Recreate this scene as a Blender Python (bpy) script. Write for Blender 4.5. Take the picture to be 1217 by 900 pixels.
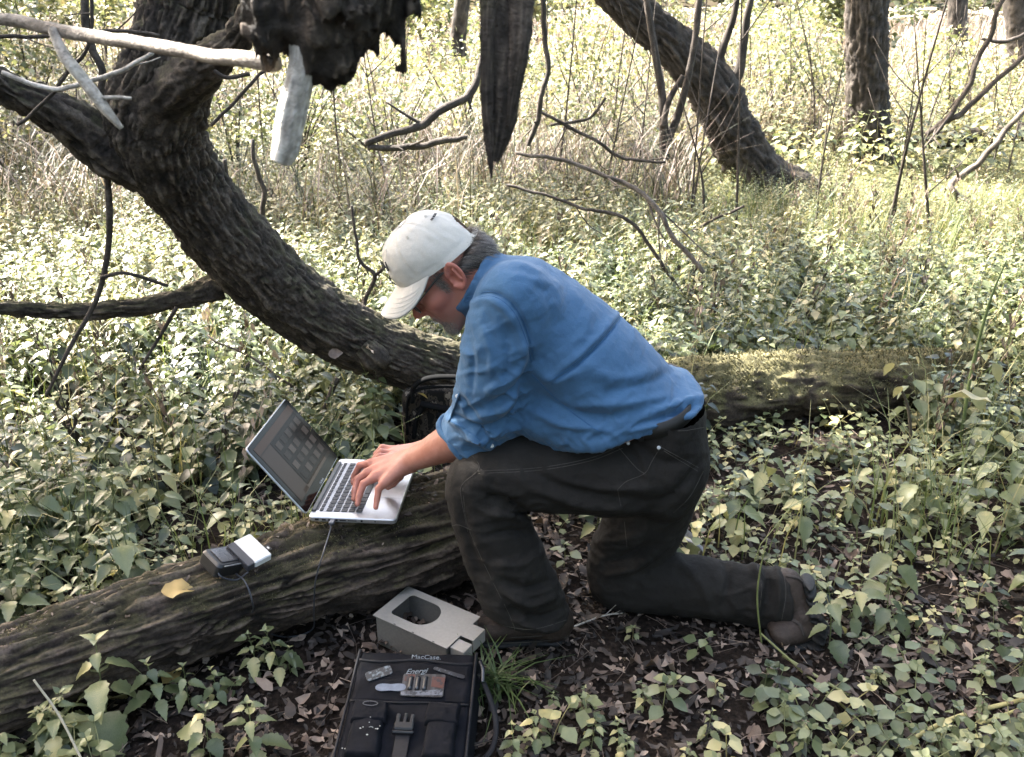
import bpy, math, random
import numpy as np
from mathutils import Vector, Matrix
from mathutils.bvhtree import BVHTree

for o in list(bpy.data.objects):
    bpy.data.objects.remove(o)
SC = bpy.context.scene
COL = SC.collection
rng = np.random.default_rng(7)
random.seed(7)

# ------------------------------------------------------------------ camera
FPX, PITCH, CAMZ = 1040.0, math.radians(23.0), 1.5
cam = bpy.data.cameras.new('camera')
cam.sensor_fit = 'HORIZONTAL'
cam.sensor_width = 4.8
cam.lens = 4.8 * FPX / 1217.0
cam.clip_start = 0.02
cam.clip_end = 2000
cam.dof.use_dof = True
cam.dof.focus_distance = 2.15
cam.dof.aperture_fstop = 1.5
camo = bpy.data.objects.new('camera', cam)
camo.location = (0, 0, CAMZ)
camo.rotation_euler = (math.pi / 2 - PITCH, 0, 0)
COL.objects.link(camo)
SC.camera = camo

# ------------------------------------------------------------------ light
SUN = np.array([-0.70, 0.44, 0.88]); SUN /= np.linalg.norm(SUN)
world = bpy.data.worlds.new('World')
SC.world = world
world.use_nodes = True
wn = world.node_tree
wn.nodes.clear()
wo = wn.nodes.new('ShaderNodeOutputWorld')
wb = wn.nodes.new('ShaderNodeBackground')
ws = wn.nodes.new('ShaderNodeTexSky')
ws.sky_type = 'NISHITA'
ws.sun_disc = False
ws.sun_elevation = math.asin(SUN[2])
ws.sun_rotation = math.atan2(SUN[0], SUN[1])
ws.dust_density = 5.0
ws.ozone_density = 0.3
wb.inputs['Strength'].default_value = 0.15
wm = wn.nodes.new('ShaderNodeMix')
wm.data_type = 'RGBA'
wm.blend_type = 'MULTIPLY'
wm.inputs[0].default_value = 1.0
wm.inputs[7].default_value = (1.0, 0.955, 0.885, 1)     # hazy, warm autumn sky
wn.links.new(ws.outputs[0], wm.inputs[6])
wn.links.new(wm.outputs[2], wb.inputs[0])
wn.links.new(wb.outputs[0], wo.inputs[0])
sl = bpy.data.lights.new('sun', 'SUN')
sl.energy = 5.0
sl.angle = math.radians(0.6)
sl.color = (1.0, 0.965, 0.91)
so = bpy.data.objects.new('sun', sl)
so.rotation_euler = Vector(SUN).to_track_quat('Z', 'Y').to_euler()
so.location = (-6, 8, 14)
COL.objects.link(so)
SC.view_settings.view_transform = 'Standard'
SC.view_settings.look = 'None'
SC.view_settings.gamma = 1.0
SC.view_settings.exposure = 3.5
SC.render.engine = 'CYCLES'

# ------------------------------------------------------------------ pixel -> place
CP, SP = math.cos(PITCH), math.sin(PITCH)


def ray(px, py):
    fx, fy = (px - 608.5) / FPX, (450.0 - py) / FPX
    return np.array([fx, CP + fy * SP, -SP + fy * CP])


def P(px, py, Y):
    d = ray(px, py)
    return np.array([0, 0, CAMZ]) + d * (Y / d[1])


def Pz(px, py, z):
    d = ray(px, py)
    return np.array([0, 0, CAMZ]) + d * ((z - CAMZ) / d[2])


def depth(px, py, Y):
    return Y / ray(px, py)[1]


def project(V):
    V = np.asarray(V) - np.array([0, 0, CAMZ])
    t = V[:, 1] * CP - V[:, 2] * SP
    up = V[:, 1] * SP + V[:, 2] * CP
    t = np.maximum(t, 1e-3)
    return np.stack([608.5 + V[:, 0] / t * FPX, 450 - up / t * FPX], 1)


# ------------------------------------------------------------------ noise
_tab = np.random.default_rng(3).random(4096)


def vnoise(p):
    p = np.asarray(p, float)
    i = np.floor(p).astype(np.int64)
    f = p - i
    f = f * f * (3 - 2 * f)

    def h(a, b, c):
        return _tab[(a * 73856093 ^ b * 19349663 ^ c * 83492791) & 4095]
    x, y, z = i[..., 0], i[..., 1], i[..., 2]
    fx, fy, fz = f[..., 0], f[..., 1], f[..., 2]
    r = 0
    for dx in (0, 1):
        wx = fx if dx else 1 - fx
        for dy in (0, 1):
            wy = fy if dy else 1 - fy
            for dz in (0, 1):
                wz = fz if dz else 1 - fz
                r = r + wx * wy * wz * h(x + dx, y + dy, z + dz)
    return r


def fbm(p, n=4):
    p = np.asarray(p, float)
    a, s, r = 0.5, 0, 0
    for k in range(n):
        r = r + a * vnoise(p * 2 ** k + 17.3 * k)
        s += a
        a *= 0.5
    return r / s


# ------------------------------------------------------------------ mesh helpers
def mk_mesh(name, V, F, mat=None, smooth=True, attrs=None):
    V = np.asarray(V, np.float32)
    if isinstance(F, np.ndarray):
        F = [F]
    F = [np.asarray(f, np.int32) for f in F if len(f)]
    me = bpy.data.meshes.new(name)
    me.vertices.add(len(V))
    me.vertices.foreach_set('co', V.ravel())
    loops = np.concatenate([f.ravel() for f in F])
    tot = np.concatenate([np.full(len(f), f.shape[1], np.int32) for f in F])
    start = np.concatenate([[0], np.cumsum(tot)[:-1]]).astype(np.int32)
    me.loops.add(len(loops))
    me.loops.foreach_set('vertex_index', loops)
    me.polygons.add(len(tot))
    me.polygons.foreach_set('loop_start', start)
    me.polygons.foreach_set('loop_total', tot)
    me.polygons.foreach_set('use_smooth', np.full(len(tot), bool(smooth)))
    if attrs:
        for k, v in attrs.items():
            a = me.attributes.new(k, 'FLOAT', 'POINT')
            a.data.foreach_set('value', np.asarray(v, np.float32))
    me.update(calc_edges=True)
    if mat:
        me.materials.append(mat)
    return me


def add(name, me, parent=None, loc=None, label=None, cat=None, group=None, kind=None, mw=None):
    o = bpy.data.objects.new(name, me)
    COL.objects.link(o)
    if parent is not None:
        o.parent = parent
        # parents are unrotated, unscaled empties or sit at the origin: keep world coordinates
    if mw is not None:
        o.matrix_basis = mw
    if loc is not None:
        o.location = loc
    if label: o['label'] = label
    if cat: o['category'] = cat
    if group: o['group'] = group
    if kind: o['kind'] = kind
    return o


def thing(name, label, cat, base=(0, 0, 0), group=None):
    return add(name, None, None, tuple(base), label, cat, group)


def part(name, V, F, mat, parent=None, smooth=True, attrs=None, **kw):
    """mesh given in world coordinates, parented to a root at root.location"""
    V = np.asarray(V, float)
    if parent is not None:
        b = np.array(parent.location)
        pp = parent.parent
        while pp is not None:
            b = b + np.array(pp.location)
            pp = pp.parent
        V = V - b
    return add(name, mk_mesh(name, V, F, mat, smooth, attrs), parent, **kw)


def solo(name, V, F, mat, label, cat, group=None, kind=None, smooth=True, attrs=None):
    """one-mesh thing: origin put at its base"""
    V = np.asarray(V, float)
    b = np.array([V[:, 0].mean(), V[:, 1].mean(), V[:, 2].min()])
    return add(name, mk_mesh(name, V - b, F, mat, smooth, attrs), None, tuple(b), label, cat, group, kind)


def catmull(pts, n):
    pts = np.asarray(pts, float)
    if len(pts) == 2:
        t = np.linspace(0, 1, n)[:, None]
        return pts[0] * (1 - t) + pts[1] * t
    q = np.vstack([2 * pts[0] - pts[1], pts, 2 * pts[-1] - pts[-2]])
    seg = np.linspace(0, len(pts) - 1 - 1e-9, n)
    i = seg.astype(int)
    t = (seg - i)[:, None]
    p0, p1, p2, p3 = q[i], q[i + 1], q[i + 2], q[i + 3]
    return 0.5 * (2 * p1 + (p2 - p0) * t + (2 * p0 - 5 * p1 + 4 * p2 - p3) * t ** 2 + (3 * p1 - p0 - 3 * p2 + p3) * t ** 3)


def frames(C):
    T = np.gradient(C, axis=0)
    T /= np.linalg.norm(T, axis=1)[:, None] + 1e-12
    N = np.zeros_like(C)
    a = np.array([0, 1.0, 0]) if abs(T[0][1]) < .8 else np.array([1.0, 0, 0])
    n = a - T[0] * a.dot(T[0])
    N[0] = n / np.linalg.norm(n)
    for k in range(1, len(C)):
        n = N[k - 1] - T[k] * N[k - 1].dot(T[k])
        N[k] = n / (np.linalg.norm(n) + 1e-12)
    B = np.cross(T, N)
    return T, N, B


def loft(C, R, nu, disp=None, cap=True, flat=None, flatn=None):
    """tube round centres C with radii R; disp(theta, arclen, C)-> added radius"""
    C = np.asarray(C, float)
    R = np.asarray(R, float)
    n = len(C)
    T, N, B = frames(C)
    th = np.linspace(0, 2 * np.pi, nu, endpoint=False)
    s = np.concatenate([[0], np.cumsum(np.linalg.norm(np.diff(C, axis=0), axis=1))])
    TH, S = np.meshgrid(th, s)
    r = np.repeat(R[:, None], nu, 1)
    h = np.zeros_like(r)
    if disp is not None:
        h = disp(TH, S, r)
        r = r + h
    ca, sa = np.cos(TH), np.sin(TH)
    if flat is not None:
        sa = sa * flat
    if flatn is not None:
        ca = ca * flatn
    V = C[:, None, :] + r[..., None] * (ca[..., None] * N[:, None, :] + sa[..., None] * B[:, None, :])
    V = V.reshape(-1, 3)
    i = np.arange(n - 1)[:, None] * nu
    j = np.arange(nu)[None, :]
    j2 = (j + 1) % nu
    F = np.stack([i + j, i + j2, i + nu + j2, i + nu + j], -1).reshape(-1, 4)
    Fs = [F]
    H = h.ravel()
    if cap:
        V = np.vstack([V, C[0] - T[0] * R[0] * .15, C[-1] + T[-1] * R[-1] * .15])
        H = np.concatenate([H, [0, 0]])
        a, b = n * nu, n * nu + 1
        jj = np.arange(nu)
        f0 = np.stack([np.full(nu, a), (jj + 1) % nu, jj], 1)
        f1 = np.stack([np.full(nu, b), (n - 1) * nu + jj, (n - 1) * nu + (jj + 1) % nu], 1)
        Fs.append(np.vstack([f0, f1]))
    return V, Fs, H


def merge(lst):
    """[(V, [F..])] -> V, [F..] ; all polygon sizes kept"""
    Vs, tri, quad, off = [], [], [], 0
    for V, F in lst:
        F = [F] if isinstance(F, np.ndarray) else F
        for f in F:
            (tri if f.shape[1] == 3 else quad).append(np.asarray(f) + off)
        Vs.append(V)
        off += len(V)
    out = []
    if tri: out.append(np.vstack(tri))
    if quad: out.append(np.vstack(quad))
    return np.vstack(Vs), out


def box(c, s, R=None, bev=0.0):
    """box with chamfered edges, centre c, size s, axes = rows of R"""
    sx, sy, sz = np.array(s) / 2.0
    if bev <= 0:
        v = np.array([[x, y, z] for x in (-sx, sx) for y in (-sy, sy) for z in (-sz, sz)])
        f = np.array([[0, 1, 3, 2], [4, 6, 7, 5], [0, 4, 5, 1], [2, 3, 7, 6], [0, 2, 6, 4], [1, 5, 7, 3]])
        F = [f]
    else:
        b = min(bev, sx * .95, sy * .95, sz * .95)
        v, idx = [], {}
        for ix in (-1, 1):
            for iy in (-1, 1):
                for iz in (-1, 1):
                    for ax in range(3):
                        p = np.array([ix * sx, iy * sy, iz * sz])
                        for k in range(3):
                            if k != ax:
                                p[k] -= (ix, iy, iz)[k] * b
                        idx[(ix, iy, iz, ax)] = len(v)
                        v.append(p)
        v = np.array(v)
        q, t = [], []
        for ax in range(3):
            for sg in (-1, 1):
                o = [k for k in range(3) if k != ax]
                ring = []
                for (u, w) in ((-1, -1), (1, -1), (1, 1), (-1, 1)):
                    k = [0, 0, 0]; k[ax] = sg; k[o[0]] = u; k[o[1]] = w
                    ring.append(idx[(*k, ax)])
                q.append(ring)
        for ax in range(3):
            o = [k for k in range(3) if k != ax]
            for u in (-1, 1):
                for w in (-1, 1):
                    k0 = [0, 0, 0]; k0[ax] = -1; k0[o[0]] = u; k0[o[1]] = w
                    k1 = list(k0); k1[ax] = 1
                    q.append([idx[(*k0, o[0])], idx[(*k1, o[0])], idx[(*k1, o[1])], idx[(*k0, o[1])]])
        for ix in (-1, 1):
            for iy in (-1, 1):
                for iz in (-1, 1):
                    t.append([idx[(ix, iy, iz, a)] for a in range(3)])
        F = [np.array(t), np.array(q)]
        # orient outward
        for f in F:
            for r in range(len(f)):
                a_, b_, c_ = v[f[r][0]], v[f[r][1]], v[f[r][2]]
                if np.dot(np.cross(b_ - a_, c_ - a_), v[f[r]].mean(0)) < 0:
                    f[r] = f[r][::-1]
    if R is not None:
        v = v @ np.asarray(R)
    return v + np.asarray(c), F


def rrect(w, h, r, n=6):
    """rounded rectangle outline (CCW)"""
    out = []
    for cx, cy, a0 in ((w / 2 - r, h / 2 - r, 0), (-w / 2 + r, h / 2 - r, 90), (-w / 2 + r, -h / 2 + r, 180), (w / 2 - r, -h / 2 + r, 270)):
        for k in range(n + 1):
            a = math.radians(a0 + 90 * k / n)
            out.append((cx + r * math.cos(a), cy + r * math.sin(a)))
    return np.array(out)


def slab(outline, z0, z1, bev=0.0015, frame=None):
    """extruded outline with small bevel; frame = (origin, ex, ey, ez)"""
    n = len(outline)
    c = outline.mean(0)
    d = outline - c
    ins = c + d * (1 - bev / (np.linalg.norm(d, axis=1)[:, None] + 1e-9))
    rings = [(ins, z0), (outline, z0 + bev), (outline, z1 - bev), (ins, z1)]
    V = np.vstack([np.column_stack([r, np.full(n, z)]) for r, z in rings])
    V = np.vstack([V, [[c[0], c[1], z0], [c[0], c[1], z1]]])
    j = np.arange(n); j2 = (j + 1) % n
    Q = np.vstack([np.stack([k * n + j, k * n + j2, (k + 1) * n + j2, (k + 1) * n + j], 1) for k in range(3)])
    T = np.vstack([np.stack([np.full(n, 4 * n), j2, j], 1), np.stack([np.full(n, 4 * n + 1), 3 * n + j, 3 * n + j2], 1)])
    if frame is not None:
        o, ex, ey, ez = [np.asarray(q, float) for q in frame]
        V = o + V[:, :1] * ex + V[:, 1:2] * ey + V[:, 2:3] * ez
    return V, [T, Q]


# ------------------------------------------------------------------ signed-distance bodies
def smin(a, b, k):
    h = np.clip(0.5 + 0.5 * (b - a) / k, 0, 1)
    return b * (1 - h) + a * h - k * h * (1 - h)


def smax(a, b, k):
    return -smin(-a, -b, k)


def s_ell(p, c, r):
    q = (p - np.asarray(c)) / np.asarray(r)
    k = np.linalg.norm(q, axis=1)
    return (k - 1) * min(r)


def s_cap(p, a, b, ra, rb):
    a, b = np.asarray(a, float), np.asarray(b, float)
    ab = b - a
    t = np.clip(((p - a) @ ab) / (ab @ ab + 1e-12), 0, 1)
    d = np.linalg.norm(p - a - t[:, None] * ab, axis=1)
    return d - (ra + (rb - ra) * t)


def s_tube(p, st, n=14, lat=(0, 1, 0)):
    """st rows: x y z a b ; b = half width along lat, a = half width across"""
    st = catmull(np.asarray(st, float), n)
    best = None
    lat = np.asarray(lat, float)
    for k in range(n - 1):
        a, b = st[k], st[k + 1]
        ab = b[:3] - a[:3]
        L = np.linalg.norm(ab)
        tn = ab / L
        l = lat - tn * lat.dot(tn)
        l /= np.linalg.norm(l)
        m = np.cross(tn, l)
        q = p - a[:3]
        t = np.clip(q @ tn / L, 0, 1)
        q = q - t[:, None] * ab
        ra = a[3] + (b[3] - a[3]) * t
        rb = a[4] + (b[4] - a[4]) * t
        mn = np.minimum(ra, rb)
        d = (np.sqrt((q @ l / rb) ** 2 + (q @ m / ra) ** 2 + (q @ tn / mn) ** 2) - 1) * mn
        best = d if best is None else np.minimum(best, d)
    return best


def polygonize(f, lo, hi, h, smooth=2):
    lo, hi = np.asarray(lo, float), np.asarray(hi, float)
    nb = np.ceil((hi - lo) / (4 * h)).astype(int) + 1
    n = nb * 4
    bc = np.stack(np.meshgrid(*[np.arange(k) for k in nb], indexing='ij'), -1).reshape(-1, 3)
    cen = lo + (bc * 4 + 1.5) * h
    d = f(cen)
    near = np.abs(d) < 4 * h * 1.15
    G = np.where(d < 0, -1.0, 1.0).reshape(nb)
    G = G.repeat(4, 0).repeat(4, 1).repeat(4, 2)
    off = np.stack(np.meshgrid(*[np.arange(4)] * 3, indexing='ij'), -1).reshape(-1, 3)
    nodes = (bc[near][:, None, :] * 4 + off[None]).reshape(-1, 3)
    G[nodes[:, 0], nodes[:, 1], nodes[:, 2]] = f(lo + nodes * h)
    ins = G < 0
    c8 = [(i, j, k) for i in (0, 1) for j in (0, 1) for k in (0, 1)]
    sh = tuple(k - 1 for k in n)
    cnt = np.zeros(sh, np.int8)
    for (i, j, k) in c8:
        cnt += ins[i:i + sh[0], j:j + sh[1], k:k + sh[2]]
    act = np.argwhere((cnt > 0) & (cnt < 8))
    idx = -np.ones(sh, np.int64)
    idx[act[:, 0], act[:, 1], act[:, 2]] = np.arange(len(act))
    acc = np.zeros((len(act), 3)); num = np.zeros(len(act))
    vals = {c: G[act[:, 0] + c[0], act[:, 1] + c[1], act[:, 2] + c[2]] for c in c8}
    for a in c8:
        for ax in range(3):
            if a[ax] == 0:
                b = list(a); b[ax] = 1; b = tuple(b)
                va, vb = vals[a], vals[b]
                m = (va < 0) != (vb < 0)
                t = va / np.where(m, va - vb, 1)
                p = np.array(a, float)[None].repeat(len(act), 0)
                p[:, ax] = t
                acc[m] += p[m]; num[m] += 1
    V = lo + (act + acc / num[:, None]) * h
    quads = []
    for ax in range(3):
        u, w = (ax + 1) % 3, (ax + 2) % 3
        s0 = [slice(None)] * 3; s1 = [slice(None)] * 3
        s0[ax] = slice(0, -1); s1[ax] = slice(1, None)
        A, B = ins[tuple(s0)], ins[tuple(s1)]
        e = np.argwhere(A != B)
        ok = (e[:, u] > 0) & (e[:, w] > 0) & (e[:, u] < sh[u]) & (e[:, w] < sh[w]) & (e[:, ax] < sh[ax])
        e = e[ok]
        fl = A[e[:, 0], e[:, 1], e[:, 2]]

        def cell(du, dw):
            c = e.copy(); c[:, u] -= du; c[:, w] -= dw
            return idx[c[:, 0], c[:, 1], c[:, 2]]
        q = np.stack([cell(1, 1), cell(0, 1), cell(0, 0), cell(1, 0)], 1)
        q[~fl] = q[~fl][:, ::-1]
        quads.append(q)
    F = np.vstack(quads)
    F = F[(F >= 0).all(1)]
    for _ in range(smooth):
        V = lap(V, F)
    return V, F


def lap(V, F, w=.5):
    acc = np.zeros_like(V); num = np.zeros(len(V))
    k = F.shape[1]
    for i in range(k):
        a, b = F[:, i], F[:, (i + 1) % k]
        np.add.at(acc, a, V[b]); np.add.at(num, a, 1)
        np.add.at(acc, b, V[a]); np.add.at(num, b, 1)
    return V * (1 - w) + w * acc / np.maximum(num, 1)[:, None]


def normals(V, F):
    n = np.cross(V[F[:, 2]] - V[F[:, 0]], V[F[:, -1]] - V[F[:, 1]])
    N = np.zeros_like(V)
    for i in range(F.shape[1]):
        np.add.at(N, F[:, i], n)
    return N / (np.linalg.norm(N, axis=1)[:, None] + 1e-12)


def fold(V, F, strokes):
    """push soft folds into cloth; each stroke = (pixel polyline, width px, height m)"""
    N = normals(V, F)
    uv = project(V)
    vis = np.einsum('ij,ij->i', N, V - np.array([0, 0, CAMZ])) < 0
    D = np.zeros(len(V))
    for pl, wd, amp in strokes:
        pl = catmull(np.array(pl, float), 12)
        best = np.full(len(V), 1e9); tt = np.zeros(len(V))
        for k in range(11):
            a, b = pl[k], pl[k + 1]
            ab = b - a
            t = np.clip((uv - a) @ ab / (ab @ ab + 1e-9), 0, 1)
            d = np.linalg.norm(uv - a - t[:, None] * ab, axis=1)
            m = d < best
            best[m] = d[m]; tt[m] = (k + t[m]) / 11
        D += amp * np.exp(-(best / wd) ** 2) * np.sqrt(np.clip(np.sin(np.pi * np.clip(tt, .02, .98)), 0, 1))
    return V + N * (D * vis)[:, None]


# ------------------------------------------------------------------ materials
class NT:
    def __init__(s, name):
        s.m = bpy.data.materials.new(name)
        s.m.use_nodes = True
        s.t = s.m.node_tree
        s.b = s.t.nodes['Principled BSDF']
        s.o = s.t.nodes['Material Output']

    def n(s, ty, **kw):
        q = s.t.nodes.new(ty)
        for k, v in kw.items():
            if hasattr(q, k) and not k[0].isupper():
                setattr(q, k, v)
            else:
                q.inputs[k].default_value = v
        return q

    def l(s, a, b):
        s.t.links.new(a, b)

    def coord(s, scale=(1, 1, 1), obj=True):
        tc = s.n('ShaderNodeTexCoord')
        mp = s.n('ShaderNodeMapping')
        mp.inputs['Scale'].default_value = scale
        s.l(tc.outputs['Object'], mp.inputs['Vector'])
        return mp.outputs[0]

    def noise(s, scale, detail=4, vec=None, rough=.55):
        q = s.n('ShaderNodeTexNoise')
        q.inputs['Scale'].default_value = scale
        q.inputs['Detail'].default_value = detail
        q.inputs['Roughness'].default_value = rough
        if vec is not None:
            s.l(vec, q.inputs['Vector'])
        return q.outputs['Fac']

    def ramp(s, fac, stops, interp='LINEAR'):
        q = s.n('ShaderNodeValToRGB')
        e = q.color_ramp.elements
        q.color_ramp.interpolation = interp
        while len(e) < len(stops):
            e.new(.5)
        for k, (p, c) in enumerate(stops):
            e[k].position = p
            e[k].color = (*c, 1) if len(c) == 3 else c
        s.l(fac, q.inputs[0])
        return q.outputs[0]

    def mix(s, fac, a, b, mode='MIX'):
        q = s.n('ShaderNodeMix')
        q.data_type = 'RGBA'
        q.blend_type = mode
        for k, v in ((0, fac), (6, a), (7, b)):
            if isinstance(v, (int, float)):
                q.inputs[k].default_value = v
            elif isinstance(v, tuple):
                q.inputs[k].default_value = (*v, 1)
            else:
                s.l(v, q.inputs[k])
        return q.outputs[2]

    def math(s, op, a, b=0.0, clamp=False):
        q = s.n('ShaderNodeMath')
        q.operation = op
        q.use_clamp = clamp
        for k, v in ((0, a), (1, b)):
            if isinstance(v, (int, float)):
                q.inputs[k].default_value = v
            else:
                s.l(v, q.inputs[k])
        return q.outputs[0]

    def attr(s, name):
        q = s.n('ShaderNodeAttribute')
        q.attribute_name = name
        return q.outputs['Fac']

    def bump(s, h, strength=.3, dist=.002):
        q = s.n('ShaderNodeBump')
        q.inputs['Strength'].default_value = strength
        q.inputs['Distance'].default_value = dist
        s.l(h, q.inputs['Height'])
        s.l(q.outputs[0], s.b.inputs['Normal'])

    def col(s, c, rough=.6, spec=.5, metal=0):
        if isinstance(c, tuple):
            s.b.inputs['Base Color'].default_value = (*c, 1)
        else:
            s.l(c, s.b.inputs['Base Color'])
        s.b.inputs['Roughness'].default_value = rough
        s.b.inputs['Specular IOR Level'].default_value = spec
        s.b.inputs['Metallic'].default_value = metal
        return s.m


def m_plain(name, c, rough=.5, spec=.5, metal=0, var=.15, scale=60, bump=0, bscale=300):
    t = NT(name)
    v = t.coord()
    k = t.ramp(t.noise(scale, 3, v), [(.3, tuple(x * (1 - var) for x in c)), (.7, tuple(min(1, x * (1 + var)) for x in c))])
    t.col(k, rough, spec, metal)
    if bump:
        t.bump(t.noise(bscale, 3, v), bump, .001)
    return t.m


def m_leaf(name, stops, transl=.35, rough=.5):
    t = NT(name)
    a = t.attr('tint')
    oi = t.n('ShaderNodeObjectInfo')
    f = t.math('ADD', a, t.math('MULTIPLY', t.math('SUBTRACT', oi.outputs['Random'], .5), .25), True)
    nz = t.noise(45, 3, t.coord())
    f = t.math('ADD', f, t.math('MULTIPLY', t.math('SUBTRACT', nz, .5), .3), True)
    c = t.ramp(f, stops)
    t.col(c, rough, .5)
    tr = t.n('ShaderNodeBsdfTranslucent')
    t.l(t.mix(1.0, c, (1.0, 1.0, .72), 'MULTIPLY'), tr.inputs[0])
    ms = t.n('ShaderNodeMixShader')
    ms.inputs[0].default_value = transl
    t.l(t.b.outputs[0], ms.inputs[1])
    t.l(tr.outputs[0], ms.inputs[2])
    t.l(ms.outputs[0], t.o.inputs[0])
    return t.m


def m_bark(name, dark, mid, light, moss=0.0, mosscol=(.13, .125, .045), stretch=(40, 40, 40), contrast=1.0, rough=.85):
    t = NT(name)
    v = t.coord()
    h = t.attr('h')
    base = t.ramp(h, [(0.0, dark), (.55, mid), (1.0, light)])
    n1 = t.noise(9, 4, v)
    n2 = t.noise(120, 4, v)
    c = t.mix(t.math('MULTIPLY', t.ramp(n1, [(.4, (0, 0, 0)), (.75, (1, 1, 1))]), .5), base, light)
    c = t.mix(.75, c, t.ramp(n2, [(.3, (.35, .35, .35)), (.7, (1.4, 1.4, 1.4))]), 'MULTIPLY')
    lich = t.ramp(t.noise(28, 4, v), [(.66, (0, 0, 0)), (.72, (1, 1, 1))])
    c = t.mix(t.math('MULTIPLY', lich, .22), c, tuple(x * 2.0 for x in light))
    if moss > 0:
        g = t.n('ShaderNodeNewGeometry')
        sp = t.n('ShaderNodeSeparateXYZ')
        t.l(g.outputs['Normal'], sp.inputs[0])
        up = t.math('MULTIPLY', t.math('SUBTRACT', sp.outputs[2], .15), 1.6)
        mm = t.math('MULTIPLY', t.math('ADD', up, t.math('MULTIPLY', t.math('SUBTRACT', t.noise(14, 5, v), .62 - .25 * moss), 4.5)), 1.0, True)
        mc = t.ramp(t.noise(160, 4, v), [(.3, tuple(x * .45 for x in mosscol)), (.55, mosscol), (.8, tuple(x * 1.7 for x in mosscol))])
        c = t.mix(t.math('MULTIPLY', mm, min(1, moss * 1.2)), c, mc)
    t.col(c, rough, .25)
    t.bump(t.math('ADD', t.noise(90, 6, v, .65), t.math('MULTIPLY', t.noise(400, 3, v), .5)), .7, .006)
    return t.m

G_ = [(0, (.012, .019, .008)), (.3, (.058, .075, .032)), (.6, (.145, .168, .078)), (.85, (.25, .258, .125)), (1, (.42, .37, .17))]
MAT_LEAF = m_leaf('nettle_leaf', G_, .30, .38)
MAT_HERB = m_leaf('herb_leaf', [(0, (.022, .030, .013)), (.35, (.075, .092, .042)), (.7, (.155, .165, .085)), (1, (.31, .27, .15))], .33)
MAT_STEM = m_plain('green_stem', (.11, .13, .05), .6, .3)
MAT_CROWN = m_leaf('crown_leaf', [(0, (.03, .055, .02)), (.5, (.06, .09, .03)), (1, (.12, .14, .05))], .3)
MAT_GRASS = m_leaf('dry_grass', [(0, (.028, .036, .018)), (.3, (.075, .070, .046)), (.6, (.165, .120, .098)), (1, (.30, .245, .205))], .15, .7)
MAT_BLADE = m_leaf('green_grass', [(0, (.05, .08, .025)), (.6, (.12, .15, .05)), (1, (.25, .22, .1))], .35, .5)
MAT_LITTER = m_leaf('dead_leaf', [(0, (.010, .0075, .006)), (.35, (.038, .027, .020)), (.68, (.115, .080, .060)), (1, (.34, .26, .20))], .12, .7)
MAT_YLEAF = m_leaf('yellow_leaf', [(0, (.30, .20, .07)), (1, (.50, .38, .14))], .2, .6)
MAT_TWIG = m_bark('twig_bark', (.018, .014, .011), (.045, .036, .029), (.11, .09, .075))
MAT_PALE = m_bark('pale_dead_wood', (.16, .14, .115), (.36, .32, .275), (.58, .54, .48))
MAT_TWIG2 = m_bark('grey_branch_bark', (.03, .025, .02), (.08, .066, .054), (.20, .17, .14))
MAT_BRANCH = m_bark('pale_branch_bark', (.09, .075, .06), (.21, .18, .15), (.36, .32, .27))
MAT_TRUNK = m_bark('trunk_bark', (.007, .0055, .0045), (.042, .032, .025), (.120, .096, .075), moss=.25, mosscol=(.10, .10, .035))
MAT_FAR = m_bark('far_trunk_bark', (.010, .008, .006), (.036, .029, .023), (.085, .070, .057), moss=.05)
MAT_MOSSY = m_bark('mossy_bark', (.016, .012, .009), (.05, .038, .028), (.11, .085, .065), moss=.6, mosscol=(.15, .135, .06))
MAT_LOG = m_bark('rotten_log', (.004, .003, .0025), (.024, .0165, .0125), (.125, .094, .075), moss=.22, mosscol=(.15, .135, .055))


def gz(x, y):
    x, y = np.asarray(x, float), np.asarray(y, float)
    far = np.clip((y - 3) / 5, 0, 1)
    p = np.stack([x * .9, y * .9, x * 0 + 3.3], -1)
    n = fbm(p, 3) - .5
    p2 = np.stack([x * .25, y * .25, x * 0 + 9.3], -1)
    return n * (.03 + .12 * far) + (fbm(p2, 2) - .5) * .3 * far + np.clip((y - 14) / 60, 0, 1) ** 1.3 * 1.3


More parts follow.
